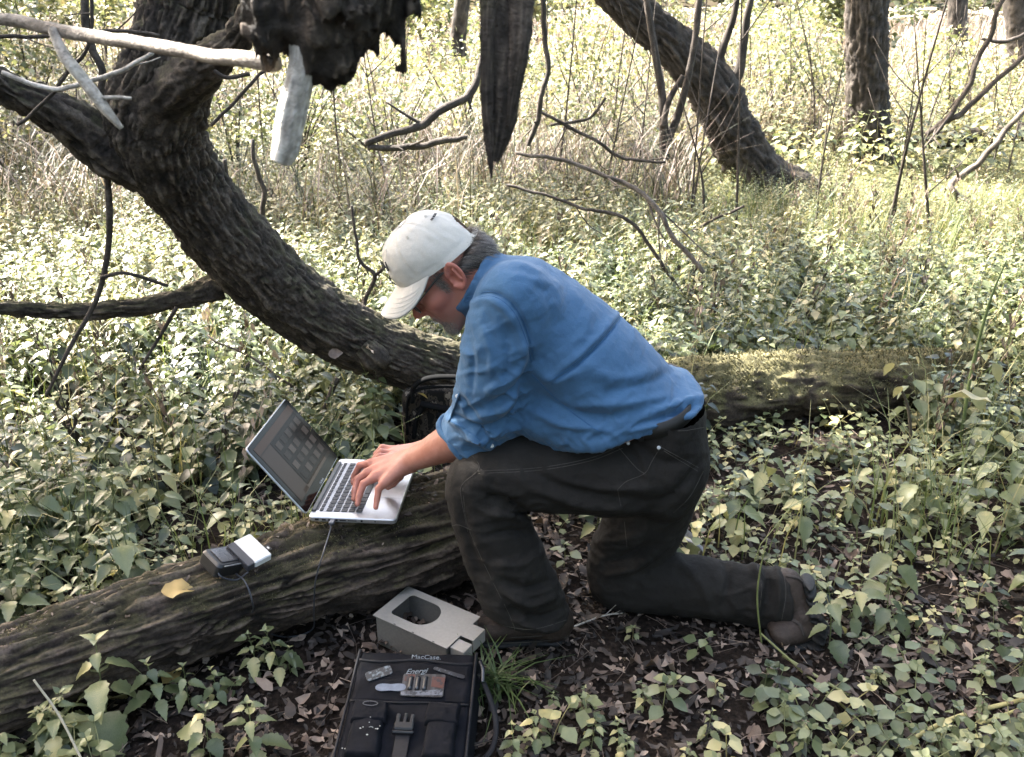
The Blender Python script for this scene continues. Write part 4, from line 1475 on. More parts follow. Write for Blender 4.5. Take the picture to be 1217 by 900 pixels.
# far wood edge
r9 = np.random.default_rng(91)
n9 = 15000
xx = r9.uniform(-60, 45, n9); yy = 52 + r9.normal(0, 3, n9)
hh_ = 3.2 + 3.5 * fbm(np.stack([xx * .12, yy * 0, xx * 0 + 2], -1), 3)
zz = gz(xx, yy) + r9.random(n9) ** .8 * hh_
V, F, T = scatter([(*leaf_arr(2, .45, .2, .2), np.full(9, .6))], np.stack([xx, yy, zz], 1), .5 + .5 * r9.random(n9), .8, r9.normal(.1, .2, n9))
add('far_wood', mk_mesh('far_wood', V, F, MAT_HERB, True, {'tint': T}), kind='stuff', label='bright hazy wood edge beyond the clearing', cat='woodland')

# crumbs of bark and leaf on the log
pp = []
while len(pp) < 420:
    s_ = r9.random(); c_ = catmull(LOGC, 50)[int(49 * s_)]
    h_ = drop(LOG_BVH, c_[0] + r9.normal(0, .05), c_[1] + r9.normal(0, .05))
    if h_ is not None and h_[2] > .12:
        pp.append(h_ + [0, 0, .002])
V, F, T = scatter(LIT, np.array(pp), .006 + .020 * r9.random(420) ** 2, .9, r9.normal(.15, .3, 420))
add('log_crumbs', mk_mesh('log_crumbs', V, F, MAT_LITTER, True, {'tint': T}), kind='stuff', label='crumbs of bark and dead leaf scattered on the rotten log', cat='debris')

# ================================================================== objects
MAT_ALU = m_plain('brushed_aluminium', (.44, .44, .45), .38, .5, .85, .04, 200)
MAT_BLACK = m_plain('black_plastic', (.012, .012, .013), .4, .5, 0, .2, 90)
MAT_KEY = m_plain('black_key', (.014, .014, .015), .5, .4, 0, .1, 90)
MAT_WHITE = m_plain('white_plastic', (.58, .58, .57), .4, .5, 0, .04, 40)
MAT_GREYP = m_plain('grey_plastic', (.035, .037, .045), .35, .5, 0, .1, 60)


def unit(v):
    v = np.asarray(v, float)
    return v / np.linalg.norm(v)


def text_mesh(s, size, frame, mat, depth_=.0006, shear=0.0, spacing=1.0):
    cu = bpy.data.curves.new('lettering', 'FONT')
    cu.body = s
    cu.size = size
    cu.extrude = depth_
    cu.shear = shear
    cu.space_character = spacing
    cu.align_x = 'CENTER'
    cu.align_y = 'CENTER'
    cu.resolution_u = 3
    ob = bpy.data.objects.new('lettering', cu)
    COL.objects.link(ob)
    bpy.context.view_layer.update()
    me = bpy.data.meshes.new_from_object(ob.evaluated_get(bpy.context.evaluated_depsgraph_get()))
    bpy.data.objects.remove(ob)
    v = np.zeros(len(me.vertices) * 3)
    me.vertices.foreach_get('co', v)
    v = v.reshape(-1, 3)
    fs = [list(p.vertices) for p in me.polygons]
    bpy.data.meshes.remove(me)
    tri = np.array([f for f in fs if len(f) == 3], int).reshape(-1, 3)
    quad = np.array([f for f in fs if len(f) == 4], int).reshape(-1, 4)
    o, ex, ey, ez = [np.asarray(q, float) for q in frame]
    return o + v[:, :1] * ex + v[:, 1:2] * ey + v[:, 2:] * ez, [tri, quad]


# ------------------------------------------------------------------ laptop
def laptop():
    hn = P(366, 614, 1.885); hn[2] = .324           # hinge, near corner
    ey = unit([.06, 1, -.03])                        # along the hinge, away from the camera
    ex = unit(np.array([1, -.03, -.01]))
    ex = unit(ex - ey * ex.dot(ey))
    ez = np.cross(ex, ey)
    W, D, T = .325, .222, .014
    root = thing('laptop', 'open silver laptop with black keys and glossy screen on the rotten log', 'laptop', hn - [0, 0, T])
    c = hn + ex * D / 2 + ey * W / 2
    V, F = slab(rrect(D, W, .012), -T, 0, .0025, (c, ex, ey, ez))
    base = part('base', V, F, MAT_ALU, root, smooth=False)
    V, F = slab(rrect(D - .012, W - .012, .01), -T - .004, -T + .001, .003, (c, ex, ey, ez))
    part('bottom_panel', V, F, MAT_BLACK, root, smooth=False)
    # keyboard well and keys
    kc = hn + ex * .076 + ey * W / 2
    V, F = slab(rrect(.110, .274, .004), -.0005, .0004, .0002, (kc, ex, ey, ez))
    part('keyboard_well', V, F, m_plain('keyboard_well', (.32, .32, .33), .5, .4, .6), base, smooth=False)
    keyc = {}

    def key(u, v, wu, wv):
        k = (round(wu, 4), round(wv, 4))
        if k not in keyc:
            v_, f_ = slab(rrect(wu, wv, .0022, 3), 0, .0018, .0008)
            keyc[k] = mk_mesh('key', v_, f_, MAT_KEY, False)
        p = kc + ex * u + ey * v + ez * .0004
        M4 = Matrix(((ex[0], ey[0], ez[0], 0), (ex[1], ey[1], ez[1], 0), (ex[2], ey[2], ez[2], 0), (0, 0, 0, 1)))
        add('key', keyc[k], base, mw=Matrix.Translation(p - np.array(root.location)) @ M4)
    pit = .0190
    for r_ in range(6):
        u = -.0485 + r_ * .0190 + (-.002 if r_ == 0 else 0)
        hh = .0155 if r_ else .009
        if r_ == 5:
            wl = [.0155, .0155, .0155, .021, .093, .021, .0155, .0155, .0155, .0155]
        else:
            n = 14
            wl = [.0155] * n
        tot = sum(wl) + .0035 * (len(wl) - 1)
        sc_ = .268 / tot
        v0 = .134
        for w_ in wl:
            key(u, v0 - w_ * sc_ / 2, hh, w_ * sc_)
            v0 -= (w_ + .0035) * sc_
    tc_ = hn + ex * .178 + ey * W / 2
    V, F = slab(rrect(.076, .105, .004), .0001, .0007, .0002, (tc_, ex, ey, ez))
    part('trackpad', V, F, m_plain('trackpad', (.50, .50, .51), .3, .5, .7, .03), base, smooth=False)
    # hinge bar
    V, F = box(hn + ex * .007 + ey * W / 2 + ez * .001, (.012, W * .84, .008), np.array([ex, ey, ez]), .002)
    part('hinge', V, F, MAT_BLACK, base, smooth=False)
    V, F = slab(rrect(.005, W * .8, .002), .0002, .0009, .0002, (hn + ex * .016 + ey * W / 2, ex, ey, ez))
    part('speaker_grille', V, F, MAT_BLACK, base, smooth=False)
    for i, (o, w_, h_, m_) in enumerate(((.022, .010, .005, MAT_BLACK), (.040, .010, .005, MAT_BLACK), (.056, .010, .005, MAT_BLACK), (.070, .010, .0045, MAT_BLACK), (.088, .016, .003, MAT_BLACK), (.112, .022, .002, MAT_BLACK), (.136, .005, .005, MAT_BLACK), (.17, .003, .003, MAT_BLACK))):
        V, F = box(hn + ex * o - ez * T * .5 - ey * .0002, (w_, .002, h_), np.array([ex, ey, ez]))
        part('port', V, F, m_, base, smooth=False)
    # screen
    th = math.radians(128)
    sx = ex * math.cos(th) + ez * math.sin(th)       # up the screen
    sn = np.cross(ey, sx) * 1.0                        # face normal (towards the user)
    if sn.dot(ex) < 0: sn = -sn
    H = .224
    sc0 = hn + sx * (H / 2 + .004) + ey * W / 2 + ez * .003
    fr = (sc0, sx, ey, -sn)
    V, F = slab(rrect(H, W, .012), .0005, .0065, .0022, fr)
    lid = part('lid', V, F, MAT_ALU, root, smooth=False)
    g = NT('screen_glass'); g.col((.003, .003, .003), .06, .06)
    V, F = slab(rrect(H - .005, W - .005, .010), -.0008, .0008, .0004, fr)
    part('bezel', V, F, g.m, lid, smooth=False)
    # lit display: dim brown folder window with rows of dark thumbnails
    t = NT('display')
    emc = (.115, .085, .068)
    t.col((.01, .009, .008), .07, .04)
    t.b.inputs['Emission Color'].default_value = (*emc, 1)
    t.b.inputs['Emission Strength'].default_value = .012
    V, F = box(sc0 + sx * .006 + sn * .0010, (H - .044, W - .040, .0004), np.array([sx, ey, sn]))
    disp = part('display', V, F, t.m, lid, smooth=False)

    def flat(name, u, v, wu, wv, col, em, zoff):
        tt = NT('screen_' + name)
        tt.col(tuple(c_ * .1 for c_ in col), .07, .04)
        tt.b.inputs['Emission Color'].default_value = (*col, 1)
        tt.b.inputs['Emission Strength'].default_value = em
        V, F = box(sc0 + sx * (.006 + u) + ey * v + sn * zoff, (wu, wv, .0003), np.array([sx, ey, sn]))
        part(name, V, F, tt.m, disp, smooth=False)
    flat('menu_bar', .078, 0, .022, .285, (.2, .13, .10), .018, .0015)
    flat('sidebar', -.012, -.105, .15, .07, (.17, .13, .11), .018, .0015)
    flat('window', -.008, .037, .145, .205, (.05, .04, .036), .012, .0015)
    flat('dock', -.082, 0, .012, .2, (.2, .16, .13), .028, .0015)
    for a in range(4):
        for b in range(5):
            k_ = random.random()
            flat('thumbnail', .042 - a * .033, -.04 + b * .039, .022, .026, (.10 + .25 * k_, .08 + .2 * k_, .07 + .17 * k_), .004 + .006 * k_, .0020)
    fl = NT('bezel_letter'); fl.col((.35, .35, .35), .4)
    V, F = text_mesh('MacBook', .0085, (sc0 - sx * (H / 2 - .009) + sn * .001, ey, sx, sn), fl.m, .0001)
    # letters read from the user's side
    V, F = text_mesh('MacBook', .0085, (sc0 - sx * (H / 2 - .009) + sn * .001, np.cross(sx, sn), sx, sn), fl.m, .0001)
    part('lettering', V, F, fl.m, lid, smooth=False)
    return root, hn, ex, ey, ez


LT, LHN, LEX, LEY, LEZ = laptop()


def cable(name, pts, r, label, nn=60):
    C = catmull(np.array(pts), nn)
    V, F, _ = loft(C, np.full(nn, r), 10)
    return solo(name, V, F, MAT_BLACK, label, 'cable')


# usb plug and cable from the laptop down to the floor, and on to the reader
pl = LHN + LEX * .063 - LEZ * .0075
V1 = box(pl - LEY * .009, (.014, .022, .008), np.array([LEX, LEY, LEZ]), .002)
Cc = catmull(np.array([pl - LEY * .018, pl - LEY * .03 - [0, 0, .01], P(385, 655, 1.765), P(375, 690, 1.745), P(373, 725, 1.775), Pz(371, 748, .02), Pz(345, 757, .015), Pz(318, 752, .02), Pz(300, 735, .09), P(301, 722, 1.70), P(297, 705, 1.70), P(290, 690, 1.72), P(280, 682, 1.745)]), 140)
V2, F2, _ = loft(Cc, np.full(140, .0019), 8)
usb = thing('usb_cable', 'thin black cable hanging from the laptop side down past the log', 'cable', Pz(371, 748, 0))
part('cord', V2, F2, MAT_GREYP, usb)
part('plug', *V1, MAT_GREYP, usb, smooth=False)

# ------------------------------------------------------------------ card reader on the log
def reader():
    o = P(290, 655, 1.775)
    hit = drop(LOG_BVH, o[0], o[1])
    z = hit[2] if hit is not None else .27
    ctr = Pz(295, 652, z + .035)
    root = thing('card_reader', 'small white and black memory card reader lying on the log', 'card reader', (ctr[0], ctr[1], z))
    # white block edges from the picture, lying on a tilted plane
    a, b, d = Pz(277.5, 643, z + .05), Pz(297, 633.5, z + .05), Pz(292.5, 673, z + .028)
    ex = unit(b - a); ey = unit(d - a); ey = unit(ey - ex * ey.dot(ex)); ez = np.cross(ex, ey)
    if ez[2] < 0: ez = -ez
    w, l = np.linalg.norm(b - a), np.linalg.norm(d - a) * 1.0
    R = np.array([ex, ey, ez])
    m = (a + ex * w / 2 + ey * l / 2)
    lx = max(w * 1.55, .05)
    c0 = a + ex * lx / 2 + ey * l / 2
    V, F = slab(rrect(w * 1.0, l, .004), -.020, 0, .003, (m, ex, ey, ez))
    body = part('white_body', V, F, MAT_WHITE, root, smooth=False)
    gm = m_plain('embossed_mark', (.6, .6, .58), .5)
    for k_ in range(3):
        V, F = box(m + ex * (w * .28) + ey * (-l * .25 + k_ * l * .22) + ez * .0002, (.004, .008, .0006), R)
        part('mark', V, F, gm, body, smooth=False)
    V, F = slab(rrect(.020, l * .98, .003), -.021, -.001, .002, (a + ey * l / 2 - ex * .010, ex, ey, ez))
    part('grey_collar', V, F, MAT_GREYP, root, smooth=False)
    R2 = np.array([unit(ex * .9 - ez * .35), ey, unit(ez * .9 + ex * .35)])
    c2 = a + ey * (l * .30) - ex * .048 - ez * .014
    V, F = slab(rrect(.080, .074, .012), -.024, .014, .006, (c2, R2[0], R2[1], R2[2]))
    bk_ = part('black_cradle', V, F, MAT_BLACK, root, smooth=False)
    V, F = slab(rrect(.054, .052, .004), .0142, .0155, .0005, (c2 + ex * .003, R2[0], R2[1], R2[2]))
    part('inset_panel', V, F, m_plain('satin_black', (.03, .03, .034), .25), bk_, smooth=False)
    V, F = box(c2 + R2[1] * .037 + R2[2] * .012, (.05, .003, .003), R2, .001)
    part('silver_edge', V, F, MAT_ALU, bk_, smooth=False)
    V, F = box(c2 + R2[1] * -.030 + R2[2] * .0125 + R2[0] * .008, (.04, .002, .002), R2, .0008)
    part('silver_edge', V, F, MAT_ALU, bk_, smooth=False)
    V, F = slab(rrect(.018, .018, .002), -.004, -.0018, .0005, (m + ex * (w / 2 + .007) + ey * l * .18 - ez * .006, ex, ey, ez))
    sd = part('memory_card', V, F, MAT_BLACK, root, smooth=False)
    V, F = box(m + ex * (w / 2 + .010) + ey * l * .18 - ez * .0076, (.004, .007, .0006), R)
    part('label_mark', V, F, MAT_WHITE, sd, smooth=False)
    C = catmull(np.array([c2 - R2[0] * .03 + R2[1] * .02, c2 - R2[0] * .035 + R2[1] * .04 - [0, 0, .012], c2 + R2[1] * .05 - [0, 0, .022], a + ey * l - ex * .02 - ez * .02]), 24)
    V, F, _ = loft(C, np.full(24, .002), 8)
    part('cord', V, F, MAT_GREYP, root)


reader()

# ------------------------------------------------------------------ steel camera box
def steel_box():
    zt = .092
    nl, nr, fl = Pz(443, 731, zt), Pz(531, 771, zt), Pz(483, 696, zt)
    ex, ey = unit(nr - nl), unit(fl - nl)
    ey = unit(ey - ex * ex.dot(ey)); ez = np.array([0, 0, 1.0])
    W, D = np.linalg.norm(nr - nl), np.linalg.norm(fl - nl)
    root = thing('steel_box', 'open grey metal camera box with rounded window hole beside the black bag', 'metal box', ((nl + nr) / 2) * [1, 1, 0])
    m = m_plain('grey_powder_coat', (.30, .28, .25), .42, .4, .25, .06, 120)
    dk = m_plain('grey_powder_coat_dark', (.17, .158, .14), .5, .4, .25, .12, 160)  # darker, rougher grey for the side, end and floor panels
    # lid sheet with a hole: outline ring -> hole ring
    cx, cy = W * .38, D * .53
    hw, hh = W * .50, D * .64
    hole = []
    n = 40
    half = []
    xr_ = hw * .5 - hh * .46
    for k_ in range(25):
        a_ = math.radians(-90 + 180 * k_ / 24)
        half.append((xr_ + hh * .46 * math.cos(a_), hh / 2 * math.sin(a_)))
    for c0, c1, a0 in ((-hw / 2 + .012, hh / 2 - .012, 90), (-hw / 2 + .012, -hh / 2 + .012, 180)):
        for k_ in range(8):
            a_ = math.radians(a0 + 90 * k_ / 7)
            half.append((c0 + .012 * math.cos(a_), c1 + .012 * math.sin(a_)))
    hole = np.array(half) + [cx, cy]
    nh = len(hole)
    ang = np.arctan2(hole[:, 1] - cy, hole[:, 0] - cx)
    outer = []
    for a_ in ang:                               # matching points on the sheet edge
        dx, dy = math.cos(a_), math.sin(a_)
        ts = [((W if dx > 0 else 0) - cx) / dx if abs(dx) > 1e-6 else 1e9, ((D if dy > 0 else 0) - cy) / dy if abs(dy) > 1e-6 else 1e9]
        tt = min(t_ for t_ in ts if t_ > 0)
        outer.append((cx + dx * tt, cy + dy * tt))
    outer = np.array(outer)
    for c_ in ((0, 0), (W, 0), (W, D), (0, D)):  # snap nearest to the corners
        k_ = np.argmin(np.hypot(outer[:, 0] - c_[0], outer[:, 1] - c_[1])); outer[k_] = c_
    th_ = .002
    rings = [(outer, 0), (hole, 0), (hole, -th_), (outer, -th_)]
    V = np.vstack([np.column_stack([r_, np.full(nh, z_)]) for r_, z_ in rings])
    j = np.arange(nh); j2 = (j + 1) % nh
    F = np.vstack([np.stack([k_ * nh + j, k_ * nh + j2, ((k_ + 1) % 4) * nh + j2, ((k_ + 1) % 4) * nh + j], 1) for k_ in range(4)])
    V = nl + V[:, :1] * ex + V[:, 1:2] * ey + V[:, 2:] * ez
    part('lid', V, F, m, root, smooth=False)
    R = np.array([ex, ey, ez])
    Hh = zt - .004
    ins = .006
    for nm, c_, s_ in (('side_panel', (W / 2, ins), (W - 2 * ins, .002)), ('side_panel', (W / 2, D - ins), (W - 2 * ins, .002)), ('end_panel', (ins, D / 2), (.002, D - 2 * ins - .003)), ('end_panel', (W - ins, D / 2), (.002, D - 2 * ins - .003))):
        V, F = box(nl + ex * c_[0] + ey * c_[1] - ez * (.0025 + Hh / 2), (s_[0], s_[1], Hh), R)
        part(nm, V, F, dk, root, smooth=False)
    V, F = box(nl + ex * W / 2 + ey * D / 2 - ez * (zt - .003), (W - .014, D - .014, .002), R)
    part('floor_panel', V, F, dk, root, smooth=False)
    # lock lugs at the end
    V, F = box(nl + ex * (W + .018) + ey * (D * .58) - ez * .001, (.038, D * .36, .002), R)
    t_ = part('lug_plate', V, F, m, root, smooth=False)
    V, F = box(nl + ex * (W + .036) + ey * (D * .58) - ez * .018, (.002, D * .36, .034), R)
    part('lug_fold', V, F, m, t_, smooth=False)
    V, F = box(nl + ex * (W + .020) + ey * (D * .22) - ez * .030, (.040, .036, .052), R, .001)
    part('lock_block', V, F, m, root, smooth=False)
    for u in (.3, .55, .82):
        V, F = box(nl + ex * W * u + ey * .002 + ez * .0002, (.006, .002, .001), R)
        part('rivet', V, F, MAT_BLACK, root, smooth=False)


steel_box()

# ------------------------------------------------------------------ black bag lying on the floor
def bag():
    zt, zb = .115, .075
    tl, tr = Pz(430, 768, zt), Pz(566, 774, zt)
    bl, br = Pz(388, 898, zb), Pz(566, 902, zb)
    ex = unit((tr - tl) + (br - bl)); ey = unit((tl + tr) - (bl + br)); ey = unit(ey - ex * ex.dot(ey)); ez = np.cross(ex, ey)
    c = (tl + tr) / 2
    W = (np.linalg.norm(tr - tl) + np.linalg.norm(br - bl)) / 2
    H = .40
    T = .075
    org = c - ey * H / 2
    t = NT('black_nylon')
    v = t.coord()
    col = t.ramp(t.noise(30, 4, v), [(.3, (.0025, .003, .0045)), (.7, (.006, .0066, .010))])
    dust = t.ramp(t.noise(12, 6, v, .7), [(.55, (0, 0, 0)), (.8, (1, 1, 1))])
    t.col(t.mix(t.math('MULTIPLY', dust, .18), col, (.03, .03, .034)), .8, .12)
    wv = t.n('ShaderNodeTexWave'); wv.inputs['Scale'].default_value = 320; t.l(v, wv.inputs[0])
    t.bump(t.math('ADD', t.math('MULTIPLY', wv.outputs['Fac'], .3), t.noise(25, 4, v)), .35, .004)
    NY = t.m
    NY2 = m_plain('dark_webbing', (.006, .006, .008), .7, .3, 0, .3, 200, .3, 600)
    root = thing('shoulder_bag', 'black nylon laptop bag with pockets and buckle lying on the litter', 'bag', org * [1, 1, 0])

    def pillow(cu, cv, w, h, z0, z1, r, puff, seed, nu=44, nv=44, sag=.0):
        """soft rounded panel: dense sheet, edges turned down"""
        u = np.linspace(-1, 1, nu); vv = np.linspace(-1, 1, nv)
        U, Q = np.meshgrid(u, vv, indexing='ij')
        e = np.maximum(np.abs(U) ** 1, np.abs(Q) ** 1)
        rim = np.clip((1 - np.abs(U)) * w / 2 / r, 0, 1), np.clip((1 - np.abs(Q)) * h / 2 / r, 0, 1)
        k_ = np.minimum(np.sqrt(1 - (1 - rim[0]) ** 2), np.sqrt(1 - (1 - rim[1]) ** 2))
        nz_ = fbm(np.stack([U * w * 22 + seed, Q * h * 22, U * 0], -1), 3) - .5
        Z = z0 + (z1 - z0) * k_ + (puff * (1 - U ** 2) * (1 - Q ** 2) + nz_ * .006) * k_
        wob = (fbm(np.stack([U * 2 + seed, Q * 2, U * 0 + 3], -1), 2) - .5) * .006
        X = cu + U * w / 2 + wob; Yy = cv + Q * h / 2 + wob
        V = org + X.reshape(-1, 1) * ex + Yy.reshape(-1, 1) * ey + Z.reshape(-1, 1) * ez
        a = (np.arange(nu - 1)[:, None] * nv + np.arange(nv - 1)[None]).ravel()
        F = np.stack([a, a + nv, a + nv + 1, a + 1], 1)
        return V, F
    # body: front and back
    V, F = pillow(0, 0, W, H, -T, 0, .02, .004, 1, 70, 80)
    Vb, Fb = box(org - ez * T, (W * .99, H * .99, .004), np.array([ex, ey, ez]))
    V, F = merge([(V, F), (Vb, Fb)])
    part('body', V, F, NY, root)
    y0 = H / 2
    # front panel with wavy top edge, see-through sleeve with a battery packet
    V, F = pillow(0, y0 - .100, W * .90, .110, .0, .007, .006, .005, 2)
    slv = part('front_sleeve', V, F, NY, root)
    C = np.array([org + ex * (-W * .45 + W * .9 * s) + ey * (y0 - .046 - .004 * math.sin(s * 9)) + ez * .009 for s in np.linspace(0, 1, 30)])
    V, F, _ = loft(C, np.full(30, .003), 8); part('piping', V, F, NY2, slv)
    C = np.array([org + ex * (-W * .45 + W * .9 * s) + ey * (y0 - .157 + .001 * math.sin(s * 12)) + ez * .006 for s in np.linspace(0, 1, 30)])
    V, F, _ = loft(C, np.full(30, .0022), 8); part('piping', V, F, NY2, slv)
    for s in (-1, 1):
        C = np.array([org + ex * s * (W * .47) + ey * (y0 - .01 - (H - .02) * q) + ez * (.001 + .001 * math.sin(q * 14)) for q in np.linspace(0, 1, 40)])
        V, F, _ = loft(C, np.full(40, .0035), 8); part('piping', V, F, NY2, root)
    tx = m_plain('printed_letter', (.14, .16, .18), .6, .3, 0, .25, 400)
    V, F = text_mesh('MacCase.', .018, (org + ex * .022 + ey * (y0 - .031) + ez * .0068, ex, ey, ez), tx, .0004)
    part('lettering', V, F, tx, root, smooth=False)

    def decal(name, pts, mat, z_=.0135, par=slv):
        pts = np.array(pts)
        V, F = slab(pts, z_ - .001, z_ + .0004, .0004, (org, ex, ey, ez))
        return part(name, V, F, mat, par, smooth=False)

    def scratchy(name, c, scale, thr):
        tt = NT(name); vv = tt.coord()
        nn = tt.noise(scale, 5, vv, .7)
        tt.col(tt.mix(tt.ramp(nn, [(thr - .05, (0, 0, 0)), (thr + .05, (1, 1, 1))]), (.012, .013, .018), c), .35, .5)
        return tt.m
    # packet of batteries
    tt = NT('battery_packet'); vv = tt.coord()
    sp = tt.n('ShaderNodeSeparateXYZ'); tt.l(vv, sp.inputs[0])
    bands = tt.ramp(tt.math('FRACT', tt.math('MULTIPLY', sp.outputs[0], 45)), [(.0, (.012, .012, .014)), (.45, (.05, .055, .06)), (.6, (.02, .02, .022)), (1, (.012, .012, .014))])
    tt.col(tt.mix(tt.math('MULTIPLY', tt.noise(90, 3, vv), .25), bands, (.03, .012, .010)), .3, .4)
    ox, oy = .018, y0 - .115
    decal('battery_packet', rrect(.095, .062, .006) + [ox + .008, oy], tt.m, .0132)
    decal('red_corner', np.array([[-.04, .010], [-.018, .010], [-.016, .028], [-.04, .028]]) + [ox + .004, oy], scratchy('red_print', (.055, .016, .012), 60, .45), .0138)
    decal('red_corner', np.array([[.022, -.004], [.05, -.008], [.052, .022], [.022, .024]]) + [ox + .004, oy], scratchy('red_print_b', (.06, .018, .013), 60, .45), .0138)
    decal('foil_edge', np.array([[-.038, -.03], [.054, -.026], [.054, -.010], [.02, -.014], [-.038, -.020]]) + [ox, oy], scratchy('foil_print', (.10, .11, .13), 80, .5), .0138)
    V, F = text_mesh('Energi', .020, (org + ex * (ox - .012) + ey * (oy + .036) + ez * .0146, unit(ex + ey * .1), ey, ez), tx, .0004, .3, .95)
    part('lettering', V, F, tx, slv, smooth=False)
    for k_ in range(3):
        C = np.array([org + ex * (ox - .020 + k_ * .016) + ey * (oy - .014 + .034 * s) + ez * .0140 for s in np.linspace(0, 1, 6)])
        V, F, _ = loft(C, np.full(6, .0055), 10); part('battery', V, F, m_plain('dark_battery', (.02, .022, .026), .3, .6, .3, .3, 60), slv)
    # bone-shaped pale tag
    a_ = np.linspace(0, 2 * np.pi, 40, endpoint=False)
    sh = np.column_stack([np.cos(a_) * .034, np.sin(a_) * (.0085 + .0075 * np.abs(np.cos(a_)) ** 1.2)])
    decal('pale_tag', sh @ np.array([[1, .04], [-.04, 1]]) + [-.045, y0 - .124], m_plain('pale_tag', (.11, .13, .17), .35, .5, 0, .15, 120), .0136)
    decal('foil_scrap', (rrect(.06, .026, .006) @ np.array([[.9, .42], [-.42, .9]])) + [-.078, y0 - .086], scratchy('scratched_foil', (.12, .15, .17), 110, .55), .0134)
    decal('pocket_print', (rrect(.08, .01, .004) @ np.array([[.9, -.3], [.3, .9]])) + [.08, y0 - .078], scratchy('faint_print', (.12, .14, .16), 140, .6), .0130)
    # two pockets with flaps
    for s, w_ in ((-1, .072), (1, .068)):
        cu = s * W * .27
        V, F = pillow(cu, y0 - .245, w_, .105, -.002, .020, .008, .006, 4 + s)
        pk = part('pocket', V, F, NY, root)
        V, F = pillow(cu, y0 - .193, w_ * 1.06, .052, .012, .026, .006, .003, 8 + s)
        fp = part('pocket_flap', V, F, NY, pk)
        if s < 0:
            C = np.array([org + ex * (cu + .016 * math.cos(q)) + ey * (y0 - .181 + .0055 * math.sin(q)) + ez * .030 for q in np.linspace(0, 2 * np.pi, 24)])
            V, F, _ = loft(C, np.full(24, .0009), 6, None, False); part('oval_badge', V, F, m_plain('badge', (.08, .08, .085), .4), fp)
    # light specks stuck to the left pocket
    mw_ = m_plain('pale_speck', (.30, .31, .30), .6)
    for (u, v_, r_) in ((-.083, -.24, .0016), (-.072, -.228, .0013), (-.066, -.2415, .005), (-.052, -.243, .0022), (-.048, -.236, .0013), (-.056, -.243, .0014), (-.071, -.258, .0022), (-.088, -.243, .002), (-.072, -.215, .0013), (-.112, -.162, .0014), (-.106, -.160, .0013), (-.112, -.235, .0012), (-.122, -.275, .0016), (-.116, -.276, .0016), (.09, -.27, .0014), (.093, -.284, .0014)):
        a_ = np.linspace(0, 2 * np.pi, 9, endpoint=False)
        p_ = np.column_stack([np.cos(a_) * r_, np.abs(np.sin(a_)) * r_ * .8 if r_ > .004 else np.sin(a_) * r_ * .7]) + [u, y0 + v_]
        V, F = slab(p_, .028 if u < -.045 and u > -.1 else .004, .0292 if u < -.045 and u > -.1 else .0058, .0002, (org, ex, ey, ez))
        part('speck', V, F, mw_, root, smooth=False)
    # buckle and strap
    bx_ = m_plain('buckle_plastic', (.012, .012, .014), .25, .6)
    R = np.array([ex, ey, ez])
    V, F = box(org + ey * (y0 - .270) + ez * .008, (.030, .062, .004), R, .001); st_ = part('buckle_strap', V, F, NY2, root, smooth=False)
    V, F = merge([box(org + ey * (y0 - .226) + ez * .016, (.042, .020, .012), R, .003), box(org + ex * -.015 + ey * (y0 - .208) + ez * .016, (.009, .024, .010), R, .002), box(org + ex * .015 + ey * (y0 - .208) + ez * .016, (.009, .024, .010), R, .002), box(org + ey * (y0 - .205) + ez * .015, (.008, .026, .008), R, .002), box(org + ey * (y0 - .240) + ez * .014, (.046, .006, .012), R, .002)])
    part('buckle', V, F, bx_, root, smooth=False)
    # side strap loop
    rt = org + ex * W / 2
    C = catmull(np.array([rt + ey * (y0 - .05) - ez * .02, rt + ex * .025 + ey * (y0 - .10) - ez * .03, rt + ex * .045 + ey * (y0 - .16) - ez * .045, rt + ex * .04 + ey * (y0 - .22) - ez * .055, rt + ex * .005 + ey * (y0 - .27) - ez * .05]), 40)
    V, F, _ = loft(C, np.full(40, .006), 10, None, True, .35); part('shoulder_strap', V, F, NY2, root)
    C = catmull(np.array([rt + ey * (y0 - .025) + ez * -.006, rt + ex * .008 + ey * (y0 - .045) - ez * .01, rt + ex * .010 + ey * (y0 - .075) - ez * .02]), 20)
    V, F, _ = loft(C, np.full(20, .005), 8, None, True, .5); part('strap_ring', V, F, bx_, root)


bag()

